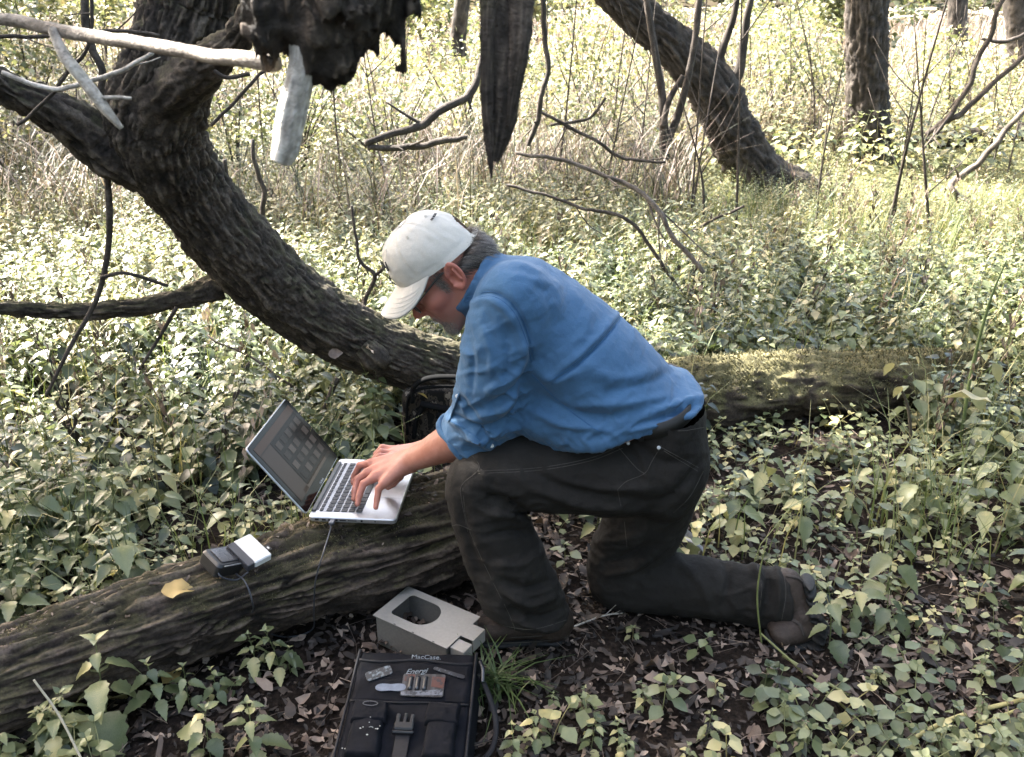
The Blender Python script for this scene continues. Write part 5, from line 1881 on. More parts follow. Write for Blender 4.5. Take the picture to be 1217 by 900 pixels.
# ------------------------------------------------------------------ camouflage pack against the leaning trunk
def pack():
    b = Pz(520, 521, 0.0)
    Yp = b[1] - .02
    root = thing('backpack', 'dark camouflage pack standing against the trunk behind the man', 'backpack', (b[0], Yp, 0))
    t = NT('camouflage'); v = t.coord((1, 1, .6))
    c = t.ramp(t.noise(38, 4, v), [(.40, (.008, .007, .006)), (.46, (.05, .04, .03)), (.55, (.012, .010, .009)), (.6, (.15, .125, .10))], 'CONSTANT')
    t.col(c, .8, .2); t.bump(t.noise(60, 4, v), .4, .004)
    lo, hi = P(478, 520, Yp), P(620, 445, Yp)

    def f(p):
        c = P(552, 487, Yp + .03)
        q = np.abs(p - c) - np.array([.185, .07, .085])
        d = np.linalg.norm(np.maximum(q, 0), axis=1) + np.minimum(q.max(1), 0) - .035
        return d - (fbm(p * 16, 3) - .5) * .02
    V, F = polygonize(f, (lo[0] - .05, Yp - .15, -.05), (hi[0] + .1, Yp + .2, .40), .008, 2)
    part('body', V, F, t.m, root)
    bs = m_plain('black_strap', (.006, .006, .006), .9, .08)
    fr = Yp - .09
    for nm, pts, r in (('handle', [(490, 478, fr), (492, 460, fr), (508, 450, fr), (535, 448, fr), (560, 450, fr)], 5), ('zip_piping', [(484, 516, fr), (484, 480, fr), (492, 466, fr), (515, 460, fr), (560, 460, fr)], 3), ('strap', [(500, 480, fr), (530, 486, fr), (565, 488, fr)], 6), ('strap', [(505, 482, fr), (495, 498, fr), (492, 520, fr)], 5), ('buckle', [(520, 492, fr - .01), (534, 500, fr - .01)], 8)):
        C, R = pxpath([(*q, r) for q in pts], 26)
        V, F, _ = loft(C, R, 10, None, True, .6); part(nm, V, F, bs, root)
    V, F = leaf_arr(6, .42, .3, .2, .1)
    V = V * .042 @ rot_az_pitch(2.6, .5, .8) + P(508, 474, fr - .02)
    solo('yellow_leaf', V, F, MAT_YLEAF, 'yellow leaf caught on the dark camouflage pack', 'leaf', attrs={'tint': np.full(len(V), .8)})


pack()

# grey strap lying behind the kneeling leg
C = catmull(np.array([P(775, 660, 2.15), P(790, 640, 2.16), P(812, 640, 2.17), P(834, 652, 2.14), Pz(826, 662, .01), Pz(800, 655, .01), P(782, 648, 2.2), P(796, 622, 2.25), P(812, 632, 2.24), P(830, 648, 2.2)]), 80)
C[:, 2] = np.maximum(C[:, 2], .012)
V, F, _ = loft(C, np.full(80, .013), 10, None, True, .25)
solo('webbing_strap', V, F, m_plain('grey_webbing', (.22, .22, .23), .7, .3, 0, .2, 200, .3, 500), 'looped grey webbing strap lying behind the kneeling leg', 'strap')

# ================================================================== the man
def M_skin():
    t = NT('skin'); v = t.coord()
    c = t.ramp(t.noise(26, 4, v), [(.3, (.29, .132, .09)), (.55, (.36, .175, .123)), (.8, (.42, .22, .165))])
    red = t.attr('red')
    c = t.mix(t.math('MULTIPLY', red, .75), c, (.39, .12, .085))
    bd = t.attr('beard')
    c = t.mix(t.math('MULTIPLY', bd, t.ramp(t.noise(420, 2, v), [(.35, (.2, .2, .2)), (.65, (1, 1, 1))])), c, (.22, .19, .17))
    t.col(c, .5, .4)
    t.b.inputs['Subsurface Weight'].default_value = .12
    t.b.inputs['Subsurface Radius'].default_value = (.012, .005, .003)
    t.b.inputs['Subsurface Scale'].default_value = .5
    t.bump(t.math('ADD', t.noise(160, 4, v), t.math('MULTIPLY', t.noise(700, 2, v), .5)), .22, .002)
    return t.m


def M_cloth(name, c, weave=900, bump=.2, var=.12, rough=.85, wear=0.0):
    t = NT(name); v = t.coord()
    k = t.ramp(t.noise(8, 5, v), [(.3, tuple(x * (1 - var) for x in c)), (.7, tuple(x * (1 + var) for x in c))])
    if wear:
        w_ = t.ramp(t.noise(14, 6, v, .7), [(.52, (0, 0, 0)), (.8, (1, 1, 1))])
        k = t.mix(t.math('MULTIPLY', w_, wear), k, tuple(min(1, x * 2.6 + .01) for x in c))
    k = t.mix(.25, k, t.ramp(t.noise(weave, 2, v), [(.3, (.6, .6, .6)), (.7, (1.4, 1.4, 1.4))]), 'MULTIPLY')
    t.col(k, rough, .2)
    t.b.inputs['Sheen Weight'].default_value = .1 if c[2] > .1 else 0
    t.bump(t.math('ADD', t.math('MULTIPLY', t.noise(weave, 2, v), .12), t.noise(34, 5, v)), min(1, bump * 1.8), .010)
    return t.m


MAT_SKIN = M_skin()
MAT_SHIRT = M_cloth('blue_shirt', (.041, .098, .182), 700, .22, .08)
MAT_TROUS = M_cloth('dark_canvas', (.0128, .0113, .0098), 600, .3, .25, .9, .4)
MAT_STITCH = m_plain('pale_stitching', (.055, .05, .043), .8, .2)
MAT_BSTITCH = m_plain('blue_stitching', (.028, .085, .185), .8, .2)
MAT_SHOE = M_cloth('brown_leather', (.032, .023, .018), 200, .35, .3, .6, .25)
MAT_SOLE = m_plain('black_rubber', (.012, .012, .012), .7, .3, 0, .3, 100, .5, 120)
MAT_CAP = M_cloth('white_cap', (.47, .44, .39), 800, .12, .05)
MAT_HAIR = m_leaf('grey_brown_hair', [(0, (.022, .017, .014)), (.4, (.07, .056, .046)), (.75, (.17, .145, .125)), (1, (.33, .30, .275))], .05, .5)

MAN = thing('person', 'man in white cap, blue shirt and dark trousers kneeling and typing on the laptop', 'person', Pz(640, 775, 0.0))
YM = 1.93


def st(px, py, Y, a, b):
    p = P(px, py, Y)
    return [*p, a * depth(px, py, Y) / FPX, b]


# ---- head frame
EAR = P(531, 333, 1.857) + np.array([0, .075, 0])
HF = unit([-.69, -.13, -.71]); HL = unit(np.array([.16, -1, 0.0])); HL = unit(HL - HF * HF.dot(HL)); HU = np.cross(HF, HL)
HM = np.array([HF, HL, HU])          # rows


def head_local(p):
    return (p - EAR) @ HM.T


def head_world(q):
    return np.asarray(q, float) @ HM + EAR


def f_head(p):
    q = head_local(p)
    qa = q.copy(); qa[:, 1] = np.abs(qa[:, 1])
    d = s_ell(q, (.002, 0, .042), (.097, .076, .096))
    d = smin(d, s_ell(qa, (.048, .0, -.035), (.052, .056, .072)), .03)
    d = smin(d, s_ell(q, (.070, 0, -.03), (.036, .044, .05)), .02)
    d = smin(d, s_cap(qa, (.008, .054, -.052), (.084, .014, -.096), .020, .016), .02)
    d = smin(d, s_ell(q, (.088, 0, -.094), (.020, .022, .018)), .015)
    d = smin(d, s_ell(qa, (.064, .046, -.012), (.026, .020, .019)), .015)
    d = smin(d, s_cap(q, (.092, -.03, .034), (.092, .03, .034), .012, .012), .014)
    d = smax(d, -s_ell(qa, (.104, .034, .012), (.015, .019, .013)), .012)
    d = smin(d, s_ell(qa, (.084, .032, .010), (.0135, .0145, .012)), .004)
    d = smin(d, s_cap(q, (.100, 0, .022), (.121, 0, -.014), .0085, .0115), .010)
    d = smin(d, s_ell(q, (.122, 0, -.018), (.0125, .0125, .0105)), .006)
    d = smin(d, s_ell(qa, (.108, .012, -.022), (.012, .0085, .0085)), .005)
    d = smin(d, s_cap(q, (.098, -.018, -.050), (.098, .018, -.050), .009, .009), .008)
    d = smin(d, s_cap(q, (.095, -.016, -.066), (.095, .016, -.066), .0085, .0085), .006)
    d = smax(d, -s_cap(q, (.110, -.024, -.0575), (.110, .024, -.0575), .0035, .0035), .004)
    d = smax(d, -s_ell(qa, (.100, .034, -.035), (.006, .004, .02)), .008)
    # neck
    NB = head_local(np.array([P(606, 352, 1.93)]))[0]
    d = smin(d, s_cap(q, (-.022, 0, -.02), NB, .062, .064), .03)
    # ears
    er = qa - np.array([-.010, .078, .004])
    ca, sa = math.cos(.22), math.sin(.22)
    ex_, ez_ = er[:, 0] * ca + er[:, 2] * sa, -er[:, 0] * sa + er[:, 2] * ca
    w = er[:, 1] - .006 + ex_ * .28
    e3 = np.stack([ex_, w, ez_], 1)
    rim = np.sqrt((np.hypot(ex_ / .0165, ez_ / .029) - 1) ** 2 * .0165 ** 2 + w ** 2) - .0042
    rim = np.where((ex_ > .010) & (ez_ < .005) & (ez_ > -.018), rim + .003, rim)
    body = s_ell(e3, (0, -.004, 0), (.0165, .0045, .029))
    body = smax(body, -s_ell(e3, (.003, .003, -.003), (.009, .007, .014)), .003)
    lobe = s_ell(e3, (.002, 0, -.029), (.008, .0055, .009))
    anti = s_cap(e3, (-.004, .003, .016), (-.007, .003, -.012), .003, .003)
    root = s_ell(e3, (.006, -.010, 0), (.010, .010, .022))
    ear = smin(body, root, .005)
    ear = smax(ear, -s_ell(e3, (.004, .003, -.004), (.0085, .010, .013)), .003)
    ear = smin(smin(ear, rim, .002), smin(lobe, anti, .003), .003)
    d = smin(d, ear, .005)
    return d


hv = head_world(np.array([[x_, y_, z_] for x_ in (-.14, .15) for y_ in (-.11, .11) for z_ in (-.17, .16)]))
NBW = P(606, 352, 1.93)
lo = np.minimum(hv.min(0), NBW - .08); hi = np.maximum(hv.max(0), NBW + .08)
Vh, Fh = polygonize(f_head, lo, hi, .0027, 1)
ql = head_local(Vh)
def blob(q, c, r): return np.exp(-(((q - np.array(c)) / np.array(r)) ** 2).sum(1))
qa = ql.copy(); qa[:, 1] = np.abs(qa[:, 1])
red = np.clip(blob(ql, (.122, 0, -.018), (.025, .03, .025)) + .8 * blob(qa, (-.01, .09, .0), (.04, .03, .045)) + .7 * blob(qa, (.06, .055, -.02), (.04, .04, .03)) + .45, 0, 1)
beard = np.clip(1.1 * blob(ql, (.10, 0, -.085), (.035, .045, .03)) + .8 * blob(ql, (.10, 0, -.045), (.02, .032, .009)) + .35 * blob(qa, (.04, .06, -.07), (.05, .03, .035)) + .5 * blob(qa, (.028, .072, .005), (.012, .02, .04)), 0, 1)

# ---- arms and hands
WR = P(484, 548, 2.005)
EL = P(574, 512, 1.86)
SHO = P(606, 360, 1.80)


def hand_l(p):
    J = {}
    d = s_tube(p, [[*EL, .046, .044], [*(EL * .7 + WR * .3 + [0, 0, .004]), .050, .046], [*(EL * .3 + WR * .7), .036, .037], [*WR, .029, .033]], 10, lat=(.3, .8, .3))
    d = smin(d, s_cap(p, EL, SHO, .046, .05), .03)
    mcp = [P(441, 551, 2.03), P(437, 562, 1.995), P(444, 568, 1.965), P(456, 575, 1.942)]
    for k_, m in enumerate(mcp):
        d = smin(d, s_cap(p, WR + np.array([0, (.022, .008, -.008, -.02)[k_], 0]), m, .021, .0135), .016)
    fing = [([mcp[0], P(428, 553, 2.035), Pz(421, 566, .352), Pz(420, 574, .338)], (.0115, .0098, .0088, .0075)),
            ([mcp[1], P(425, 570, 1.985), Pz(422, 584, .352), Pz(421, 593, .338)], (.0118, .0102, .0090, .0076)),
            ([mcp[2], P(432, 575, 1.955), Pz(427, 589, .354), Pz(424.5, 599, .338)], (.0112, .0098, .0088, .0074)),
            ([mcp[3], P(450, 581, 1.935), Pz(448, 594, .350), Pz(446.5, 603, .336)], (.0105, .0090, .0080, .0068))]
    for J, r in fing:
        f = None
        for k_ in range(3):
            s = s_cap(p, J[k_], J[k_ + 1], r[k_], r[k_ + 1])
            f = s if f is None else smin(f, s, .003)
        d = smin(d, f, .0045)
    tb = [WR + np.array([-.012, .02, -.006]), P(474, 566, 2.01), P(467, 574, 2.005), Pz(461, 579, .340)]
    for k_ in range(3):
        d = smin(d, s_cap(p, tb[k_], tb[k_ + 1], (.016, .0125, .0105)[k_], (.0125, .0105, .0085)[k_]), .006)
    # creases and tendons on the back of the hand
    return d


lo = np.minimum.reduce([EL, WR, SHO, P(418, 604, 1.9), P(440, 545, 2.05)]) - .06
hi = np.maximum.reduce([EL, WR, SHO, P(418, 604, 1.9), P(440, 545, 2.05)]) + .06
Va, Fa = polygonize(hand_l, lo, hi, .0026, 1)
Na = normals(Va, Fa)
tend = fbm(Va * 90, 3) - .5
Va = Va + Na * (tend * .0016)[:, None]
# knuckle creases
WRr, ELr, SHOr = np.array([-.245, 2.13, .378]), P(556, 526, 2.14), P(615, 370, 2.10)


def hand_r(p):
    d = s_tube(p, [[*ELr, .045, .044], [*(ELr * .6 + WRr * .4), .046, .044], [*WRr, .029, .032]], 8)
    d = smin(d, s_cap(p, ELr, SHOr, .046, .05), .03)
    for k_, yo in enumerate((-.032, -.011, .011, .032)):
        m = WRr + np.array([-.080, yo, -.012])
        d = smin(d, s_cap(p, WRr + np.array([0, yo * .6, 0]), m, .019, .0135), .014)
        pip = m + np.array([-.036, yo * .2, .004]); tip0 = pip + np.array([-.018, 0, -.020]); tip = tip0 + np.array([-.004, 0, -.018])
        tip[2] = .338
        for a, b, ra, rb in ((m, pip, .0115, .010), (pip, tip0, .010, .009), (tip0, tip, .009, .0075)):
            d = smin(d, s_cap(p, a, b, ra, rb), .004)
    for a, b, ra, rb in ((WRr + np.array([-.02, -.02, -.005]), WRr + np.array([-.055, -.052, -.020]), .015, .012), (WRr + np.array([-.055, -.052, -.020]), WRr + np.array([-.085, -.058, -.04]), .012, .009)):
        d = smin(d, s_cap(p, a, b, ra, rb), .006)
    return d


lo = np.minimum.reduce([ELr, WRr, SHOr]) - [.17, .09, .09]; hi = np.maximum.reduce([ELr, WRr, SHOr]) + .09
Vr, Fr = polygonize(hand_r, lo, hi, .0034, 1)

# hidden trunk and legs under the clothes so that the body is one figure
TORSO = [st(588, 342, YM, 30, .06), st(618, 362, YM, 55, .15), st(655, 398, YM, 68, .185), st(700, 440, YM, 72, .185), st(742, 478, YM, 68, .186), st(776, 505, YM, 62, .188), st(790, 530, YM, 54, .18)]


def f_core(p):
    return s_tube(p, [[a, b, c, d * .8, e * .8] for a, b, c, d, e in TORSO[:5]], 12)


cen = np.array(TORSO)[:, :3]
Vc, Fc = polygonize(f_core, cen.min(0) - .2, cen.max(0) + .2, .016, 1)
Vb, Fb = merge([(Vh, Fh), (Va, Fa), (Vr, Fr), (Vc, Fc)])
n_rest = len(Vb) - len(Vh)
uva = project(Va)
ra_ = np.clip(.45 + .5 * np.exp(-((uva[:, 0] - 435) / 22) ** 2), 0, 1)
redA = np.concatenate([red, ra_ * .75, np.full(len(Vr), .5), np.zeros(len(Vc))])
part('body', Vb, Fb, MAT_SKIN, MAN, attrs={'red': redA, 'beard': np.concatenate([beard, np.zeros(n_rest)])})
# finger nails
MAT_NAIL = m_plain('finger_nail', (.55, .36, .30), .3, .5, 0, .05)

# ---- hair
def f_hair(p):
    q = head_local(p)
    qa = q.copy(); qa[:, 1] = np.abs(qa[:, 1])
    d = s_ell(q, (-.004, 0, .036), (.099, .079, .098))
    d = smin(d, s_ell(q, (-.062, 0, -.016), (.052, .062, .052)), .02)
    d = smax(d, (q[:, 0] + .012) + .55 * (q[:, 2] - .02) * 0 - .0, .01)         # behind the ear
    d = smax(d, q[:, 2] - .035 + .3 * np.abs(q[:, 1]), .01)
    d = smax(d, -(q[:, 2] + .062 - (q[:, 0] + .06) * .2), .012)
    return d - (fbm(q * np.array([60, 200, 60]), 3) - .5) * .006


Vx, Fx = polygonize(f_hair, head_world(np.array([[x_, y_, z_] for x_ in (-.13, .06) for y_ in (-.1, .1) for z_ in (-.09, .1)])).min(0), head_world(np.array([[x_, y_, z_] for x_ in (-.13, .06) for y_ in (-.1, .1) for z_ in (-.09, .1)])).max(0), .0032, 1)
Nx = normals(Vx, Fx)
r_ = np.random.default_rng(5)


def strands(V, N, idx, dirs, L, w, lift=.35, n=4):
    Vs, Fs = [], []
    m = len(idx)
    b = V[idx]; nn = N[idx]
    d = dirs - nn * (dirs * nn).sum(1)[:, None]
    d = d / (np.linalg.norm(d, axis=1)[:, None] + 1e-9) + nn * lift + r_.normal(0, .18, (m, 3))
    sd = np.cross(d, nn); sd /= np.linalg.norm(sd, axis=1)[:, None] + 1e-9
    for k_ in range(n):
        s = k_ / (n - 1)
        c = b + d * (L * s)[:, None] - nn * (lift * L * s * s * .7)[:, None]
        ww = (w * (1 - s * .8))
        Vs += [c + sd * ww, c - sd * ww]
    V_ = np.stack(Vs, 1).reshape(-1, 3)
    f = []
    for k_ in range(n - 1):
        a = 2 * k_; f += [(a, a + 1, a + 3), (a, a + 3, a + 2)]
    F_ = (np.array(f)[None] + (np.arange(m) * 2 * n)[:, None, None]).reshape(-1, 3)
    return V_, F_


ix = r_.integers(0, len(Vx), 11000)
dd = np.tile(-HU * .8 - HF * .6, (len(ix), 1))
sv = strands(Vx, Nx, ix, dd, .014 + .016 * r_.random(len(ix)), .0005)
V, F = merge([(Vx, Fx), sv])
hair = part('hair', V, F, MAT_HAIR, MAN, attrs={'tint': np.concatenate([np.clip(.35 + (fbm(Vx * 120, 3) - .5) * 1.2, 0, 1), np.repeat(np.clip(r_.normal(.45, .28, len(ix)), 0, 1), 8)])})
# sideburns
p_s = np.clip(blob(qa, (.026, .074, .012), (.010, .02, .028)) + .6 * blob(qa, (.012, .078, .036), (.02, .02, .012)) - .15, 0, 1); ix = r_.choice(len(Vh), 1500, p=p_s / p_s.sum())
sv = strands(Vh, normals(Vh, Fh), ix, np.tile(-HU - HF * .25, (len(ix), 1)), .006 + .007 * r_.random(len(ix)), .0003, .2, 3)
part('sideburn', *sv, MAT_HAIR, MAN, attrs={'tint': np.repeat(np.clip(r_.normal(.6, .25, len(ix)), 0, 1), 6)})
# beard and moustache stubble
p_b = np.clip(beard - .35, 0, 1); ix = r_.choice(len(Vh), 3800, p=p_b / p_b.sum())
sv = strands(Vh, normals(Vh, Fh), ix, np.tile(-HU + HF * .3, (len(ix), 1)), .005 + .006 * r_.random(len(ix)), .0003, .5, 3)
part('beard', *sv, m_plain('grey_beard', (.24, .21, .19), .6, .3, 0, .6, 200), MAN)

# ---- cap
def cap_pt(th_, ph_, grow=0.0):
    """crown surface: th_ azimuth (0 = front), ph_ 0 at rim .. 1 at the button"""
    c, s = np.cos(th_), np.sin(th_)
    zr = .038 + .020 * np.clip(c, 0, 1) - .024 * np.clip(-c, 0, 1)
    a = ph_ * np.pi / 2
    rr = np.cos(a) ** .72
    x_ = (.105 + grow) * c * rr * (1 - .08 * ph_) - .002
    y_ = (.0865 + grow) * s * rr
    z_ = zr + (.149 - zr) * np.sin(a) ** .92 + .008 * np.clip(c, 0, 1) * np.sin(np.pi * ph_)
    return np.stack([x_, y_, z_], -1)


nu_, nv_ = 120, 44
TH, PH = np.meshgrid(np.linspace(0, 2 * np.pi, nu_, endpoint=False), np.linspace(0, 1, nv_), indexing='ij')
Q = cap_pt(TH, PH)
seam = np.zeros_like(TH)
for k_ in range(6):
    a_ = (TH - (k_ * np.pi / 3) + np.pi) % (2 * np.pi) - np.pi
    seam -= .0016 * np.exp(-(a_ / .022) ** 2) * (PH > .08)
wr = (fbm(np.stack([np.cos(TH) * 4, np.sin(TH) * 4, PH * 5], -1), 3) - .5) * .007
nrm = Q - np.array([0, 0, .05]); nrm /= np.linalg.norm(nrm, axis=-1)[..., None]
Q = Q + nrm * (seam + wr - .0012 * np.exp(-((PH - .075) / .012) ** 2))[..., None]
# opening at the back under the strap arch
op = (np.abs(TH - np.pi) < .42) & (PH < .30 * np.sqrt(np.clip(1 - ((TH - np.pi) / .42) ** 2, 0, 1)))
idx = np.arange(nu_ * nv_).reshape(nu_, nv_)
i0 = idx; i1 = np.roll(idx, -1, 0)
Fq = np.stack([i0[:, :-1], i1[:, :-1], i1[:, 1:], i0[:, 1:]], -1)
okf = ~(op[:, :-1] & np.roll(op, -1, 0)[:, :-1])
Fq = Fq[okf]
Vq = head_world(Q.reshape(-1, 3))
inner = head_world((Q - nrm * .003).reshape(-1, 3))
V, F = merge([(Vq, Fq), (inner, Fq[:, ::-1])])
CAP = part('cap', V, F, MAT_CAP, MAN, label='white baseball cap')
# strap at the back
C = np.array([head_world(cap_pt(np.pi + a_, np.float64(.03), .001)) for a_ in np.linspace(-.5, .5, 16)])
V, F, _ = loft(C, np.full(16, .007), 8, None, True, .2); part('strap', V, F, MAT_CAP, CAP)
# brim
nb_, nr_ = 50, 14
A, B = np.meshgrid(np.linspace(-1.28, 1.28, nb_), np.linspace(0, 1, nr_), indexing='ij')
inn = cap_pt(A, np.zeros_like(A) + .02)
fl_ = np.clip(1 - (A / 1.28) ** 4, 0, 1)
ext = .078 * fl_ ** .5 * B
Q = inn + np.stack([ext * (.96 + 0 * A), A * 0 + ext * .05 * np.sign(A), -ext * .12 - .38 * ext * np.abs(np.sin(A)) ** 1.4 - .06 * ext * B], -1)
Q[..., 2] += -.0 + .0
Vt = Q.reshape(-1, 3)
a_ = (np.arange(nb_ - 1)[:, None] * nr_ + np.arange(nr_ - 1)[None]).ravel()
Ft = np.stack([a_, a_ + nr_, a_ + nr_ + 1, a_ + 1], 1)
rimidx = np.concatenate([np.arange(nb_) * nr_ + nr_ - 1])
n_ = len(Vt)
Fe = np.stack([rimidx[:-1], rimidx[1:], rimidx[1:] + n_, rimidx[:-1] + n_], 1)
V = np.vstack([head_world(Vt), head_world(Vt - [0, 0, .0035])])
F = np.vstack([Ft, Ft[:, ::-1] + n_, Fe])
BRIM = part('brim', V, F, MAT_CAP, CAP)
for k_ in (.45, .6, .75, .9):
    j_ = int(k_ * (nr_ - 1))
    C = head_world(Q[3:-3, j_] + [0, 0, .0004])
    V, F, _ = loft(C, np.full(len(C), .0005), 5); part('stitching', V, F, m_plain('cap_stitch', (.48, .45, .40), .8), BRIM)
V, F = box(head_world(np.array([-.002, 0, .150])), (.012, .012, .005), HM, .002); part('button', V, F, MAT_CAP, CAP)
for th_, ph_ in ((.52, .62), (-.52, .62), (1.55, .62), (-1.55, .62), (2.6, .62), (-2.6, .62)):
    p0 = cap_pt(np.float64(th_), np.float64(ph_)); n0 = unit(p0 - [0, 0, .05]); e1 = unit(np.cross(n0, [0, 0, 1])); e2 = np.cross(n0, e1)
    C = np.array([head_world(p0 + n0 * .001 + (e1 * math.cos(q) + e2 * math.sin(q)) * .003) for q in np.linspace(0, 2 * np.pi, 12)])
    V, F, _ = loft(C, np.full(12, .0008), 5, None, False); part('eyelet', V, F, m_plain('eyelet_thread', (.45, .42, .36), .8), CAP)
# embroidered letters on the front left panel and small letters at the back
ink = m_plain('black_thread', (.015, .015, .018), .7)


def unit_rows(a):
    return a / np.linalg.norm(a, axis=1)[:, None]


def on_cap(s, size, th_, ph_, sp=1.0, wrap=0):
    p0 = cap_pt(np.float64(th_), np.float64(ph_))
    pu = cap_pt(np.float64(th_ + .02), np.float64(ph_)); pv = cap_pt(np.float64(th_), np.float64(ph_ + .02))
    u_ = unit(pu - p0); v_ = unit(pv - p0); v_ = unit(v_ - u_ * u_.dot(v_)); w_ = np.cross(u_, v_)
    if w_.dot(p0 - [0, 0, .05]) < 0:
        w_ = -w_
    V, F = text_mesh(s, size, (p0 + w_ * .003, u_, v_, w_), ink, .0012, 0, sp)
    if wrap:
        # wrap the flat letters onto the crown by marching along its surface
        L_ = (V - p0); a_ = L_ @ u_; b_ = L_ @ v_; c_ = L_ @ w_
        su = np.linalg.norm(pu - p0) / .02; sv_ = np.linalg.norm(pv - p0) / .02
        B_ = cap_pt(th_ + a_ / su, ph_ + b_ / sv_)
        V = B_ + unit_rows(B_ - np.array([0, 0, .05])) * (c_[:, None] * .6 + .0045)
    part('lettering', head_world(V), F, ink, CAP, smooth=False)


on_cap('LYN', .030, .22, .36, .95, 1)
on_cap('X', .034, .30, .15, 1, 1)
on_cap('NORTH', .007, 2.55, .50, 1, 1)

# ---- glasses
GL = m_plain('dark_frame', (.012, .011, .010), .3, .6)
gold = m_plain('gold_edge', (.55, .42, .22), .3, .5, .8)
root_g = None
V1_, F1_, _ = loft(head_world(catmull(np.array([(-.012, .080, .020), (.01, .079, .028), (.06, .075, .024), (.103, .066, .019)]), 20)), np.full(20, .0026), 8)
V2_, F2_, _ = loft(head_world(catmull(np.array([(-.012, -.080, .020), (.01, -.079, .028), (.06, -.075, .024), (.103, -.066, .019)]), 20)), np.full(20, .0026), 8)
lensl = []
for s in (-1, 1):
    rr = rrect(.050, .031, .010, 5)
    pts = np.array([[.116 - .016 * ((abs(u + .034)) / .06) ** 2, s * (.034 + u), .010 + w_] for u, w_ in rr])
    pts[:, 0] = .117 - .013 * (np.abs(pts[:, 1]) / .06) ** 2
    V, F, _ = loft(head_world(np.vstack([pts, pts[:1]])), np.full(len(pts) + 1, .0016), 6, None, False)
    lensl.append((V, F))
Vg, Fg, _ = loft(head_world(np.array([(.118, -.010, .014), (.120, 0, .017), (.118, .010, .014)])), np.full(3, .002), 6)
GLS = part('glasses', *merge([(V1_, F1_), (V2_, F2_), (Vg, Fg)] + lensl), GL, MAN, label='dark-framed eyeglasses')
V, F, _ = loft(head_world(catmull(np.array([(.062, .0782, .026), (.10, .0695, .0215)]), 8)), np.full(8, .0015), 6); part('gold_trim', V, F, gold, GLS)
tg = NT('lens'); tg.col((.9, .9, .9), .03, .5); tg.b.inputs['Transmission Weight'].default_value = 1.0; tg.b.inputs['IOR'].default_value = 1.05
for s in (-1, 1):
    rr = rrect(.048, .029, .009, 4)
    pts = np.array([[.1165 - .013 * (abs(s * (.034 + u)) / .06) ** 2, s * (.034 + u), .010 + w_] for u, w_ in rr])
    c_ = pts.mean(0); V = head_world(np.vstack([pts, c_])); n_ = len(pts)
    F = np.stack([np.arange(n_), (np.arange(n_) + 1) % n_, np.full(n_, n_)], 1)
    part('lens', V, F, tg.m, GLS)

# ---- shirt
SLV = [st(622, 366, 1.83, 50, .085), st(603, 388, 1.80, 50, .080), st(592, 425, 1.795, 45, .078), st(584, 465, 1.815, 43, .076), st(574, 498, 1.84, 42, .073), st(556, 524, 1.865, 40, .068), st(540, 540, 1.89, 38, .066)]
SLR = [st(622, 366, 2.04, 48, .08), st(600, 400, 2.11, 44, .078), st(586, 450, 2.14, 42, .076), st(572, 498, 2.15, 40, .072), st(556, 524, 2.155, 38, .066), st(542, 536, 2.16, 36, .064)]
hA, hB = P(846, 488, 1.79), P(738, 522, 1.765)
hdir = unit((hB - hA) * [1, 0, 1]); hn_ = unit(np.cross([0, 1, 0], hdir))
if hn_[2] > 0: hn_ = -hn_
cA, cB = P(524, 500, 1.87), P(592, 549, 1.87)
cn = unit(np.cross(unit(cB - cA), [0, 1.0, .25]))
if cn[0] > 0: cn = -cn
cAr = cA + [0, .28, -.005]
colC = P(570, 338, YM); colU = unit(P(590, 304, YM) - P(549, 372, YM)); colN = unit(np.cross(colU, [0, 1, 0]))
if colN[0] > 0: colN = -colN


def f_shirt(p):
    d = s_tube(p, TORSO, 18)
    hem = ((p - hA) @ hn_)
    d = smin(d, s_ell(p, P(812, 474, YM), (.055, .17, .05)), .03)
    d = smin(d, s_ell(p, P(655, 476, 1.90), (.12, .14, .085)), .04)
    d = smin(d, s_ell(p, P(700, 500, 1.88), (.10, .14, .06)), .04)
    d = smax(d, hem, .006)
    s1 = smax(s_tube(p, SLV, 16), (p - cA) @ cn, .005)
    s2 = smax(s_tube(p, SLR, 12), (p - cAr) @ cn, .005)
    d = smin(d, s1, .022)
    d = smin(d, s2, .022)
    # shoulders
    d = smin(d, s_cap(p, P(612, 352, 1.80), P(612, 352, 2.06), .070, .070), .04)
    # collar
    q = p - colC
    u_, w_, v_ = q @ colU, q @ colN, q[:, 1]
    rad = np.hypot(u_ / .078, v_ / .076)
    ring = np.maximum(np.abs((rad - 1) * .076) - .006, np.abs(w_ - .004) - .022)
    d = smin(d, ring, .012)
    return d


allp = np.array(TORSO + SLV + SLR)[:, :3]
Vs, Fs = polygonize(f_shirt, allp.min(0) - .16, allp.max(0) + .16, .0044, 2)
uv = project(Vs)
Ns = normals(Vs, Fs)
w1 = fbm(np.stack([Vs[:, 0] * 9 + Vs[:, 2] * 9, Vs[:, 1] * 7, Vs[:, 2] * 22 - Vs[:, 0] * 14], -1), 3) - .5
w2 = fbm(Vs * 26, 3) - .5
slv_ = np.clip(1 - np.hypot((uv[:, 0] - 585) / 62, (uv[:, 1] - 460) / 95), 0, 1) ** .5
wst_ = np.exp(-((uv[:, 1] - (530 - .35 * (uv[:, 0] - 700) * .6)) / 45) ** 2)
rg = fbm(np.stack([Vs[:, 0] * 10 + Vs[:, 2] * 5, Vs[:, 1] * 8, Vs[:, 2] * 26 - Vs[:, 0] * 16], -1), 3)
rg = np.clip(1 - np.abs(2 * rg - 1) * 3.2, 0, 1) ** 1.5
